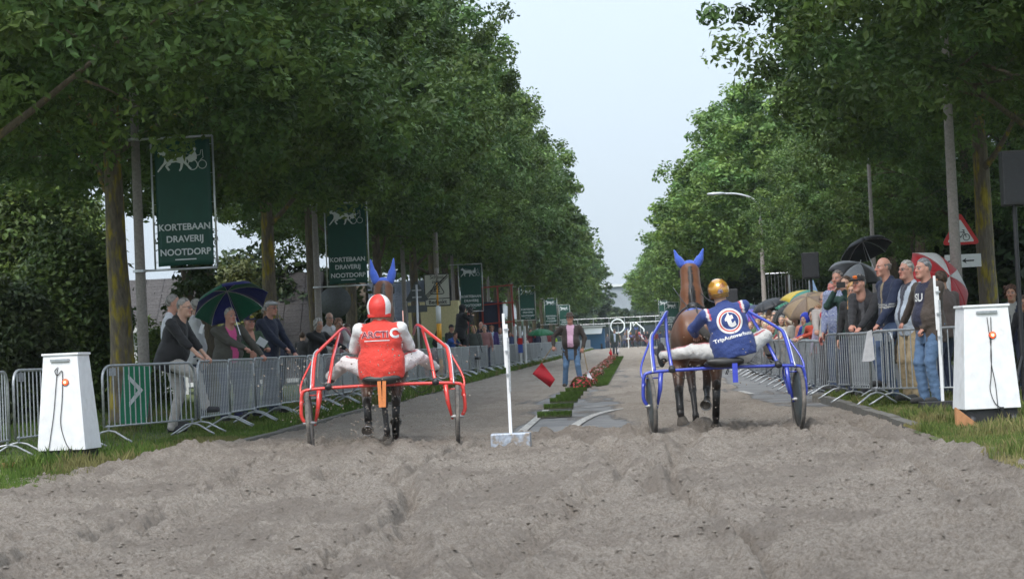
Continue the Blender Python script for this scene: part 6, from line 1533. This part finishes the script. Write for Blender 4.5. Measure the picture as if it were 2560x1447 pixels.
# ================================================================ spectators
def solveY(px, py, X):
    r = ray(px, py); return X * r.y / r.x
GREY = (.20, .19, .18); WHT = (.36, .34, .31); BRN_ = (.06, .035, .02); DRKH = (.02, .016, .013); BLND = (.42, .29, .13)
JEAN = (.055, .085, .16); DJEAN = (.025, .035, .07); NAVY = (.012, .018, .045); BLACK = (.014, .014, .016)
def sp(px, ty, X, face, label, Y=None, hw=None, hl=None, rail=None, ground=None, hs=1.0, group=None, lod=None, Hc=None, **k):
    if Y is None: Y = solveY(px, ty, X)
    p = W(px, ty, Y); side = -1 if p.x < 0 else 1
    g = (zroad(Y) + (VERGE if (side < 0 or Y < 35) else .02)) if ground is None else ground
    lean = k.get('lean', .05); sd = k.get('side', 0)
    H = (p.z - g) * hs / (.53 + .47 * math.cos(lean))
    H = Hc or max(.95, min(1.98, H)); q = H / 1.75; hd = math.radians(face)
    fwd = Vector((math.sin(hd), math.cos(hd), 0)); base = Vector((p.x, p.y, g)) - fwd * (math.sin(lean) * .66 * q)
    if k.get('cap') and k['cap'][0] in ('cap', 'hat'): H *= .985
    M_ = Matrix.Translation(base) @ Matrix.Rotation(-hd, 4, 'Z'); Mi = M_.inverted()
    if rail:
        rx = (-5.88 if p.x < 0 else 3.17) if len(rail) < 3 else rail[2]; hw = [(rx - fwd.x * .085, Y + d - fwd.y * .085, g + BH + .03) for d in rail[:2]]; pts = [Mi @ Vector(v) for v in hw]
    elif hw: pts = [Mi @ (W(*v) - fwd * .07) for v in hw]
    else: pts = None
    if pts is not None:
        pts = sorted(pts, key=lambda v: v.x); k['hands'] = [tuple(v) for v in pts]; k.setdefault('hmode', 'grip')
    if hl: k['hands'] = hl
    if H > 1.55: k['fat'] = k.get('fat', 0) + .025
    if lod is None: lod = 0 if Y < 36 else (1 if Y < 62 else 2)
    return person((base.x, base.y, base.z), face, H, label, group=group, lod=lod, **k)
def stripes(col, per=.07, w=.5, only=True):
    def f(c, L, I):
        m_ = (np.abs(L[:, 0]) < .085 + .2 * np.clip(L[:, 2] - .3, 0, .3)) & (L[:, 1] > .03) & (I == 0) & (((L[:, 2] / per) % 1) < w); c[m_] = col; return c
    return f
def zipline(col):
    def f(c, L, I):
        m_ = (np.abs(L[:, 0]) < .009) & (L[:, 1] > .03) & (I == 0); c[m_] = col; return c
    return f
def check(a, b):
    def f(c, L, I):
        m_ = (((L[:, 2] / .03) % 1) < .5) ^ (((L[:, 0] / .03) % 1) < .5); c[m_] = b; return c
    return f
# ---- left, by the first barriers
sp(431, 733, -6.85, 85, 'man in a white pullover standing behind the man in black', top=(.60, .61, .66), legs=DJEAN, hair=('short', (.22, .20, .19)), skin=SKR, lean=.04)
sp(491, 734, -7.1, 70, 'grey-haired person mostly hidden behind the man in black', top=(.58, .58, .60), legs=DJEAN, hair=('short', WHT))
LB = sp(468, 745, -6.20, 98, 'man in a black jacket and glasses, one foot up on the barrier', top=(.012, .012, .014), legs=(.37, .35, .33), hair=('thin', GREY), lean=.30, fat=.035, glasses=1, sleeve=.6, hem=-.14, rail=(.12, -.30), paint=zipline((.03, .03, .03)),
   feet=((-.10, -.12, 0), (.13, .46, .26)), shoes=(.03, .03, .035), yawh=10)
sp(582, 770, -6.36, 138, 'old man in an olive jacket over a pink shirt leaning on the barrier', top=(.075, .070, .058), open_=((.70, .10, .30), .055, .10), legs=(.03, .035, .10), hair=('thin', WHT), skin=SKR, lean=.26, fat=.045, rail=(-.25, .10), hem=-.16, pitchh=-4, side=.04)
GCAP = sp(624, 784, -6.42, 142, 'man in a green jacket, navy cap and salmon scarf holding a paper', top=(.035, .070, .035), open_=((.60, .30, .22), .06, .10), legs=DJEAN, hair=('short', GREY), skin=SKR, cap=('cap', (.02, .022, .07), (.45, .36, .05)), lean=.15, fat=.03, hl=((-.18, .36, 1.12), (.10, .40, 1.14)), hmode='hold')
sp(677, 752, -6.30, 118, 'man in a dark navy raincoat, grey flat cap and glasses beside the umbrella', top=NAVY, legs=DJEAN, hair=('short', GREY), skin=SKR, cap=('flat', (.42, .43, .45)), glasses=1, lean=.10, rail=(-.1, .25), hem=-.25)
sp(666, 742, -7.0, 110, 'man half hidden between the umbrella and the navy raincoat', top=NAVY, legs=DJEAN, hair=('short', WHT), skin=SKT, lod=1)
sp(756, 832, -9.6, 20, 'person with short dark hair seen from behind, in a dark leather jacket', top=(.02, .02, .022), legs=BLACK, hair=('short', BRN_), Hc=1.6, ground=None)
sp(699, 842, -11.5, 350, 'person seen from behind near the brick wall, left of the slim oak', top=NAVY, legs=BLACK, hair=('short', DRKH), Hc=1.6)
sp(797, 797, -6.55, 130, 'woman with a grey bob in a black coat', top=(.008, .008, .010), legs=BLACK, hair=('bob', (.36, .35, .33)), lean=.12, fat=.03, hem=-.30, rail=(-.1, .2), yawh=10)
sp(823, 782, -6.95, 145, 'balding man with glasses in a white jacket', top=(.56, .54, .56), legs=(.3, .3, .32), hair=('fringe', GREY), glasses=1, paint=zipline((.3, .3, .3)))
sp(846, 797, -6.50, 150, 'brown-haired woman holding a hand to her face', top=(.50, .47, .47), open_=((.28, .13, .15), .05), legs=(.2, .18, .18), hair=('full', (.20, .10, .06)), hl=((-.05, .17, 1.50), (.25, .2, 1.05)), skin=SKT)
sp(868, 812, -6.6, 160, 'woman in a lilac top mostly hidden behind the red shaft', top=(.40, .38, .45), legs=(.2, .18, .18), hair=('full', BRN_))
# ---- left, beyond the striped post
sp(1128, 810, -6.75, 130, 'man in a black cap and black jacket right of the striped post', top=BLACK, legs=BLACK, hair=('short', DRKH), cap=('cap', (.012, .012, .015)), skin=SKR)
sp(1146, 828, -6.15, 118, 'balding man in a blue T-shirt bent over the barrier', top=(.02, .09, .36), legs=JEAN, hair=('thin', BRN_), skin=SKR, lean=.55, sleeve=.3, rail=(-.5, .0), fat=.03)
zc0 = W(1160, 766, 73.0).z
t = thing('camera_platform', 'dark platform the camera operator stands on', 'platform', (W(1158, 870, 73).x, 73.2, zroad(73) + VERGE)); hp = zc0 - 1.80 - t.location.z; MB().box((0, 0, hp - .04), (1.1, 1.0, .08)).obj('deck', M_black, t)
for x in (-.5, .5):
    for y in (-.45, .45): MB().tube([(x, y, 0), (x, y, hp - .08)], .025, 6).obj('leg', M_alu, t)
sp(1158, 762, None, 60, 'camera operator in a long black rain cape standing above the crowd', Y=73.1, ground=zc0 - 1.80, top=(.010, .010, .012), legs=BLACK, hair=None, cap=('hood', (.010, .010, .012)), hem=-.30, fat=.05, hl=((-.05, .35, 1.50), (.15, .38, 1.45)), hmode='hold', lean=.15, lod=1)
q = W(1176, 775, 72.6); t = thing('video_camera', 'black video camera on a tripod in front of its caped operator', 'camera', (q.x, 72.6, q.z)); MB().box((0, 0, 0), (.16, .42, .20)).obj('camera_body', M_black, t, bevel=.02); MB().lathe([(.001, -.12), (.06, -.12), (.05, .1), (.001, .1)], 14, (0, -.32, .0), Matrix.Rotation(PI / 2, 3, 'X')).obj('lens', M_black, t, True)
for k in range(3): a = k * 2.1; MB().tube([(0, 0, -.1), (.35 * math.cos(a), .35 * math.sin(a), -1.5)], .015, 6).obj('tripod_leg', M_black, t)
sp(1202, 799, -6.35, 178, 'bald man in a navy jacket looking down at his phone', top=NAVY, legs=DJEAN, hair=('fringe', GREY), skin=SKR, pitchh=-18, hl=((-.05, .28, 1.25), (.05, .28, 1.27)), hmode='hold', lod=1, elbow=((-1, -.1, -.8), (1, -.1, -.8)))
sp(1229, 814, -6.45, 172, 'woman with curly ginger hair and a purple jacket', top=(.05, .03, .16), open_=((.45, .6, .75), .03, .2), legs=DJEAN, hair=('curly', (.26, .12, .05)), skin=SKR, lod=1)
sp(1250, 820, -6.15, 175, 'man in a beige jacket over a navy and white striped shirt', top=(.50, .46, .38), open_=((.6, .6, .6), .07, .15), legs=JEAN, hair=('thin', GREY), skin=SKR, paint=stripes((.05, .05, .12), .09, .35), lod=1, fat=.02)
sp(1326, 822, -6.1, 165, 'person in dark red photographing with both hands', top=(.20, .03, .04), legs=BLACK, hair=('full', BRN_), hl=((-.06, .28, 1.55), (.10, .28, 1.55)), lod=1, hmode='hold')
sp(1312, 842, -6.3, 170, 'person in a pale pink coat beside the photographer', top=(.55, .40, .36), legs=BLACK, hair=('bob', BRN_), lod=1)
sp(1385, 838, -5.9, 175, 'person in a yellow high-visibility jacket close to the flag man', top=(.55, .75, .02), legs=DJEAN, hair=('short', BRN_), lod=1)
TOPS = [NAVY, BLACK, (.05, .06, .05), (.20, .03, .03), (.04, .06, .15), (.3, .3, .3), (.10, .08, .06), (.4, .38, .34), (.06, .10, .08), (.25, .12, .12), (.02, .12, .14), (.12, .12, .16)]
HS = [('short', GREY), ('short', BRN_), ('bob', BLND), ('full', DRKH), ('thin', WHT), ('bob', BRN_), ('full', GREY)]
tn = ['navy', 'black', 'dark olive', 'dark red', 'blue', 'grey', 'brown', 'beige', 'green', 'rust', 'teal', 'slate']; hn = {id(HS[0]): 'short grey hair', id(HS[1]): 'short brown hair', id(HS[2]): 'a blond bob', id(HS[3]): 'full dark hair', id(HS[4]): 'thin white hair', id(HS[5]): 'a brown bob', id(HS[6]): 'full grey hair'}
rc = random.Random(21); FILL = 1
for i, (x, yy) in enumerate(((1342, 845), (1357, 840), (1366, 846), (1375, 838), (1393, 838), (1400, 846), (1407, 836), (1297, 838), (1275, 842), (1212, 838), (1186, 845), (1462, 836), (1470, 842))):
    ti = (i * 5) % 12; hi = HS[(i * 3) % 7]; a = '%s top and %s' % (tn[ti], hn[id(hi)])
    sp(x, yy, -5.75 - .25 * (i % 3), 165 + rc.uniform(-25, 15), 'spectator with a %s in the far left crowd' % a, top=TOPS[ti], legs=DJEAN, hair=hi, lod=2, Hc=rc.uniform(1.6, 1.82))
# ---- right, behind the first barriers
BJ = sp(2307, 648, None, 240, 'grey-haired man in a brown jacket over a dark printed T-shirt, hands on the barrier', Y=27.3, hw=[(2243, 818, 27.9), (2297, 822, 27.15)], top=(.070, .052, .042), open_=((.020, .022, .050), .085, .10), legs=(.09, .16, .28), hair=('short', (.20, .20, .21)), skin=SKR, lean=.06, fat=.025, hem=-.20, elbow=((-.6, -.7, -.4), (.6, -.7, -.4)))
print_on(BJ, 'SU', .13, .0, .36, M_wprint, side=1, bold=.03, off=.004)
sp(2266, 652, None, 238, 'white-haired man with glasses in a pale blue jacket and khaki trousers', Y=28.7, top=(.46, .52, .60), open_=((.05, .05, .07), .02, .25), legs=(.36, .28, .17), hair=('thin', WHT), skin=SKR, glasses=1, lean=.04, fat=.02, paint=zipline((.1, .1, .12)))
def arms(c, L, I):
    c[(L[:, 2] > .225) & (L[:, 2] < .24)] = (.35, .35, .33); c[(L[:, 2] > .255) & (L[:, 2] < .266)] = (.35, .35, .33); return c
sp(2205, 643, None, 247, 'bald man in a navy jacket with a striped band, leaning on the barrier', Y=29.0, hw=[(2178, 826, 28.7), (2196, 822, 29.1)], top=(.013, .022, .058), open_=((.25, .20, .13), .018, .05), legs=(.06, .095, .18), hair=('fringe', (.20, .17, .15)), skin=SKR, lean=.14, hem=-.16, paint=arms, feet=((-.12, .25, .20), (.12, -.05, 0)))
sp(2138, 680, None, 222, 'man in a black flame-print cap and black jacket bent over the barrier', Y=31.0, hw=[(2122, 840, 30.7), (2134, 836, 30.7)], top=(.020, .020, .024), open_=((.10, .10, .11), .03, .1), legs=(.03, .03, .04), hair=('short', GREY), skin=SKR, cap=('cap', (.014, .014, .016), (.70, .16, .02)), lean=.42, pitchh=-8, fat=.02)
sp(2131, 708, None, 208, 'young blonde woman with long hair peering past the man in the cap', Y=32.0, top=BLACK, legs=DJEAN, hair=('long', (.40, .22, .08)), glasses=1, lean=.15)
sp(2114, 692, None, 215, 'person in a dark green sleeve raising a camera to the face', Y=33.0, top=(.015, .05, .04), legs=DJEAN, hair=('short', BRN_), hl=((-.08, .26, 1.60), (.06, .30, 1.60)), hmode='hold')
sp(2093, 677, None, 212, 'tall grey-haired man behind the camera holder, in a checked shirt', Y=34.2, top=(.40, .44, .55), legs=JEAN, hair=('short', (.16, .14, .13)), skin=SKR, paint=check(0, (.08, .11, .30)))
sp(2080, 704, None, 225, 'red-faced man with thin grey hair in a cream coat', Y=34.8, top=(.50, .46, .40), open_=((.2, .25, .45), .05, .1), legs=JEAN, hair=('thin', GREY), skin=(.55, .20, .17), lean=.12, paint=None)
sp(2073, 738, None, 212, 'white-haired woman with glasses in a red jacket', Y=35.2, hw=[(2080, 860, 34.9), (2092, 858, 34.9)], top=(.50, .03, .045), open_=((.5, .45, .4), .0), legs=DJEAN, hair=('full', WHT), glasses=1, lean=.30)
sp(2058, 731, None, 205, 'bald man with glasses in a grey-beige coat leaning far over the barrier', Y=36.4, hw=[(2040, 853, 35.8), (2052, 850, 35.8)], top=(.40, .36, .34), open_=((.25, .22, .25), .03, .1), legs=(.05, .045, .05), hair=('fringe', GREY), glasses=1, lean=.25, lod=0)
sp(2350, 680, None, 320, 'dark-haired man in a brown hooded top turned away behind the lamp post', Y=30.0, top=(.105, .078, .070), legs=DJEAN, hair=('short', BRN_), skin=SKT, fat=.02, lean=.04)
sp(2527, 716, None, 196, 'woman with short brown hair and a navy jacket right of the white cabinet', Y=31.0, top=NAVY, open_=((.35, .35, .33), .02, .3), legs=DJEAN, hair=('curly', (.07, .03, .015)), skin=SKT, lod=0)
sp(2562, 742, None, 205, 'person in sunglasses cut by the right edge', Y=30.4, top=BLACK, legs=DJEAN, hair=('full', BRN_), skin=SKT, glasses='dark', lod=1)
# ---- right crowd further on (children lean on the barrier)
C_ = [(2008, 786, 3.42, 'boy in a bright blue hood and teal sleeves hanging over the barrier', dict(top=(.02, .04, .28), open_=((.25, .35, .20), .03), hair=('short', BRN_), cap=('hood', (.025, .05, .45)), lean=.3, rail=(-.35, .05))),
      (2036, 782, 3.55, 'child with light brown hair in red and orange', dict(top=(.45, .06, .03), hair=('short', (.25, .13, .06)), rail=(-.2, .1))),
      (1981, 781, 3.75, 'dark-haired man with glasses behind the boy in the blue hood', dict(top=BLACK, hair=('short', DRKH), glasses=1, skin=SKT)),
      (1960, 778, 3.75, 'woman with grey-green hair right of the dark-hatted man', dict(top=(.35, .30, .22), hair=('bob', (.28, .30, .24)))),
      (1971, 790, 3.55, 'woman resting her chin on her hand', dict(top=(.45, .38, .30), hair=('bob', BLND), hl=((-.05, .2, 1.40), (.1, .3, 1.0)))),
      (1950, 820, 3.40, 'small blond child stretching an arm over the barrier', dict(top=(.50, .40, .38), hair=('short', BLND), rail=(-.45, .05), lean=.2)),
      (1914, 807, 3.45, 'child with long pale blonde hair', dict(top=(.05, .20, .22), hair=('long', (.60, .52, .34)))),
      (1933, 812, 3.40, 'child with strawberry blond hair in a dark red top', dict(top=(.22, .03, .04), hair=('short', (.42, .26, .14)))),
      (1941, 801, 3.65, 'brown-haired child between the blond children', dict(top=(.30, .25, .22), hair=('short', (.22, .12, .06)))),
      (1901, 771, 3.85, 'white-haired woman at the back, below the dark blue umbrella', dict(top=(.10, .16, .14), hair=('full', WHT))),
      (1902, 789, 3.60, 'white-haired man leaning forward below the dark blue umbrella', dict(top=(.10, .18, .10), hair=('thin', WHT), lean=.2)),
      (1927, 763, 3.95, 'man in a dark hat and black coat, back turned, under the grey umbrella', dict(top=BLACK, hair=('short', DRKH), cap=('hat', (.02, .02, .02)), face=290)),
      (1888, 781, 3.80, 'woman with light brown hair beside the shoulder of the blue driver', dict(top=(.06, .10, .08), hair=('bob', (.25, .15, .07)))),
      (1893, 800, 3.45, 'boy with fair hair in a green jacket', dict(top=(.05, .12, .06), hair=('short', (.30, .19, .09)))),
      (1876, 806, 3.45, 'child in a grey-green jacket nearest the blue sulky shaft', dict(top=(.12, .2, .2), hair=('short', (.3, .2, .1)))),
      (1966, 856, 3.30, 'toddler with blond hair poking over the barrier', dict(top=(.3, .25, .2), hair=('short', BLND))),
      (1922, 792, 3.75, 'woman with brown hair in the second row', dict(top=(.2, .1, .1), hair=('full', (.14, .08, .04)))),
      (1990, 800, 3.95, 'woman in a beige coat behind the tan umbrella', dict(top=(.4, .36, .3), hair=('bob', BRN_))),
      (2044, 765, 3.80, 'fair-haired youth under the tan umbrella', dict(top=(.3, .05, .04), hair=('short', (.25, .13, .06)))),
      (1868, 790, 3.70, 'person in a violet raincoat right behind the blue driver', dict(top=(.25, .06, .30), hair=('bob', BRN_)))]
for x, yy, X, lb_, k in C_:
    fc = k.pop('face', 215 + rc.uniform(-22, 10)); r_ = k.pop('rail', None)
    sp(x, yy, X, fc, lb_, rail=r_, legs=rc.choice([JEAN, DJEAN, (.1, .1, .1)]), skin=k.pop('skin', rc.choice([SK, SK2, SKR])), group=None, lod=1, **k)
LT = [((.45, .42, .38), 'cream'), ((.12, .22, .38), 'denim blue'), ((.50, .20, .15), 'coral'), ((.30, .32, .34), 'light grey'), ((.10, .20, .16), 'sea green'), ((.48, .40, .12), 'mustard'), ((.35, .30, .42), 'lilac'), ((.02, .03, .06), 'midnight blue')]
for i in range(30):
    Y = 37.5 + i * 1.15 + rc.uniform(-.3, .3); lt = LT[(i * 3) % 8]; hi = HS[(i * 4 + 1) % 7]; row = i % 2
    person((3.62 + .38 * row, Y, zroad(Y) + .02), 212 + rc.uniform(-20, 15), (rc.uniform(1.35, 1.6) if row == 0 else rc.uniform(1.62, 1.78)), 'spectator with %s top and %s packed in behind the right barriers' % (lt[1], hn[id(hi)]), top=lt[0], legs=DJEAN, hair=hi, lod=1, lean=.12 if row == 0 else .04)
for i in range(16):
    Y = 60 + i * 5.2 + rc.uniform(0, 2); ti = (i * 7 + 3) % 12; hi = HS[(i * 2 + 1) % 7]; X = 3.55 + .4 * (i % 3)
    person((X, Y, zroad(Y) + .02), 205 + rc.uniform(-25, 15), rc.uniform(1.2, 1.85), 'spectator, %s top, %s, right crowd beyond blue driver' % (tn[ti], hn[id(hi)]), top=TOPS[ti], legs=DJEAN, hair=hi, lod=2, group=None)
for i in range(16):
    Y = 150 + i * 6; ti = (i * 5 + 1) % 12; hi = HS[(i * 3 + 2) % 7]
    person((3.5 + .45 * (i % 2), Y, zroad(Y) + .02), 200 + rc.uniform(-20, 20), rc.uniform(1.6, 1.85), 'tiny far spectator, %s top, %s, behind right barriers' % (tn[ti], hn[id(hi)]), top=TOPS[ti], legs=DJEAN, hair=hi, lod=2)
ends = [(1388, (.04, .10, .30), 'blue'), (1470, (.02, .08, .30), 'bright blue'), (1501, (.35, .35, .38), 'white'), (1510, BLACK, 'black'), (1520, (.10, .10, .12), 'slate'), (1548, (.35, .28, .20), 'beige'), (1612, NAVY, 'navy'), (1620, BLACK, 'black'), (1632, (.3, .3, .32), 'grey'), (1642, (.3, .05, .05), 'red'), (1652, (.06, .08, .2), 'dark blue'), (1563, (.2, .2, .2), 'dark grey')]
for i, (x, c, n_) in enumerate(ends):
    q = W(x, 860, 254 - (i % 3) * 3); person((q.x, q.y, zroad(q.y) + .03), 180 + rc.uniform(-40, 40), rc.uniform(1.68, 1.85), 'tiny person in %s before the dark screened fence, number of steps %s of the far men' % (n_, 'left' if x < 1560 else 'right') if 0 else 'tiny person in %s before the dark fence, %s the house outline' % (n_, 'left of' if x < 1575 else 'right of'), top=c, legs=rc.choice([(.25, .25, .28), DJEAN]), hair=HS[i % 7], lod=2)

# ---- the two flag men and their flags
FM = sp(1424, 778, None, 182, 'flag man in a brown hat, dark coat, pink shirt and jeans on the centre line', Y=53.0, ground=zroad(53) + .03, hs=.985, hw=[(1383, 866, 52.85), (1457, 870, 52.85)], top=(.040, .030, .026), open_=((.62, .38, .52), .070, .10), legs=(.10, .19, .33), shoes=(.06, .045, .035), hair=('short', BRN_), skin=SKR, cap=('hat', (.060, .042, .032)), lean=.0, hem=-.30, fat=.03, lod=0, feet=((-.20, .05, 0), (.20, -.02, 0)), hmode='hold', elbow=((-.8, -.5, .0), (.8, -.5, 0)))
M_fred = mat('flag_red', (.55, .015, .03), .7, var=.05, transl=.2); M_fwhite = mat('flag_white', (.70, .68, .74), .7, var=.05, transl=.2); M_stick = mat('flag_stick', (.30, .22, .12), .7)
def flag(stick, corners, Y, m_, label, cat='flag', n=9):
    a, b = [W(x, y, Y) for x, y in stick]; t = thing('flag', label, cat, a)
    MB().tube([(0, 0, .04), b - a], .013, 6).obj('stick', M_stick, t)
    P4 = [W(x, y, Y) - a for x, y in corners]; V = []; F = []
    for j in range(n):
        for i in range(n):
            u, v = i / (n - 1), j / (n - 1); p = P4[0].lerp(P4[1], u).lerp(P4[3].lerp(P4[2], u), v); V.append(p + Vector((0, .05 * math.sin(u * 5 + v * 3), 0)))
    for j in range(n - 1):
        for i in range(n - 1): F.append((j * n + i, j * n + i + 1, (j + 1) * n + i + 1, (j + 1) * n + i))
    o = MB().add(V, F).obj('cloth', m_, t, True); s_ = o.modifiers.new('thick', 'SOLIDIFY'); s_.thickness = .003; return t
flag([(1383, 868), (1354, 906)], [(1354, 906), (1331, 934), (1375, 968), (1388, 948)], 52.8, M_fred, 'red flag held low by the flag man in the hat')
flag([(1457, 870), (1469, 926)], [(1469, 922), (1466, 955), (1492, 960), (1478, 942)], 52.8, M_fwhite, 'white flag hanging beside the begonias, held by the flag man in the hat')
sp(1536, 822, None, 180, 'second flag man in a green coat and cap, far down the flower row', Y=133, ground=zroad(133) + .03, top=(.03, .045, .03), open_=((.35, .42, .55), .05, .1), legs=(.02, .03, .045), hair=('short', BRN_), cap=('cap', (.12, .11, .07)), lod=1, lean=0, hem=-.28)
flag([(1527, 868), (1524, 880)], [(1527, 870), (1522, 882), (1528, 893), (1531, 884)], 132.6, M_fred, 'tiny red flag of the second flag man'); flag([(1544, 868), (1546, 880)], [(1543, 866), (1543, 880), (1549, 886), (1547, 872)], 132.6, M_fwhite, 'tiny white flag of the second flag man')
# ---- things held or hung
p = GCAP['t'].matrix_world; q = W(662, 850, 31.9)
o = MB().box((0, 0, 0), (.16, .003, .13), Matrix.Rotation(.6, 3, 'Y')).obj('paper', M_wtrim, loc=W(655, 855, solveY(655, 855, -6.1))); tag(o, 'sheet of paper held out by the man in the green jacket', 'paper')
o = MB().box((0, 0, 0), (.05, .02, .14), Matrix.Rotation(.3, 3, 'Y')).obj('folded_paper', M_wtrim, loc=W(504, 822, solveY(504, 822, -6.2))); tag(o, 'folded programme held up beside the man in black', 'paper')
o = MB().prism([(-.07, 0), (.02, .40), (.08, .42), (.10, .02), (.05, .0)], -.03, .03).obj('white_bag', mat('plastic_bag', (.60, .60, .62), .4, transl=.2), loc=tuple(W(2168, 903, 28.2))); tag(o, 'white plastic bag hanging on the right barrier below the man in navy', 'bag')
o = MB().box((0, 0, 0), (.075, .012, .15)).obj('phone', M_black, loc=W(1203, 826, 84)); tag(o, 'phone held by the bald man in the far left crowd', 'phone')
mb = MB(); mb.box((0, 0, 0), (.14, .09, .09)); mb.lathe([(.03, 0), (.035, .08)], 10, (0, -.05, 0), Matrix.Rotation(PI / 2, 3, 'X')); o = mb.obj('photo_camera', M_black, loc=W(1325, 833, 95.2)); tag(o, 'camera held by the photographer in dark red', 'camera')
q = W(2102, 712, 32.65); mb = MB(); mb.box((0, 0, 0), (.13, .08, .09)); o = mb.obj('photo_camera', M_black, loc=q); tag(o, 'black camera held up beside the man in the flame cap', 'camera')

# ---- two far teams waiting before the fence
def team_copy(M0, M1, names):
    for o in [x for x in COL.objects if x.parent is None and x.name.split('.')[0] in ('horse', 'sulky') and (x.matrix_world.translation - M0.translation).length < 2.2] + [(PB_ if M0 is MBl else PR_)['t']]:
        c = copy_tree(o); c.matrix_world = M1 @ (M0.inverted() @ o.matrix_world); k = o.name.split('.')[0]
        c['label'] = {'horse': 'tiny far bay horse of the %s team before the screened fence', 'sulky': 'tiny far sulky of the %s team before the screened fence', 'person': 'tiny far seated driver of the %s team before the screened fence'}[k] % names
bpy.context.view_layer.update()
for x, M0, nm in ((1578, MBl, 'blue'), (1600, MRd, 'red')):
    q = W(x, 866, 246); team_copy(M0, Matrix.Translation((q.x, 246, zroad(246) + .02)) @ Matrix.Rotation(PI * .96, 4, 'Z'), nm)
# white finish pole at the far end
q = W(1572, 872, 240); t = thing('white_pole', 'white pole with a cross plate below the house outline', 'pole', (q.x, 240, zroad(240))); MB().tube([(0, 0, 0), (0, 0, 2.2)], .06, 6).obj('shaft', M_swhite, t); MB().box((0, -.08, 1.1), (.4, .03, .16)).obj('cross_plate', M_swhite, t)
# haze over everything, clouds outside it
hz = MB().box((0, 640, 32), (760, 1500, 66.5)).mesh('haze'); MH = bpy.data.materials.new('haze'); MH.use_nodes = True; n = MH.node_tree.nodes; n.remove(n['Principled BSDF'])
pv = n.new('ShaderNodeVolumePrincipled'); pv.inputs['Density'].default_value = .00018; pv.inputs['Color'].default_value = (.80, .88, .96, 1); MH.node_tree.links.new(pv.outputs[0], n['Material Output'].inputs['Volume'])
link('haze', hz, MH, kind='stuff')
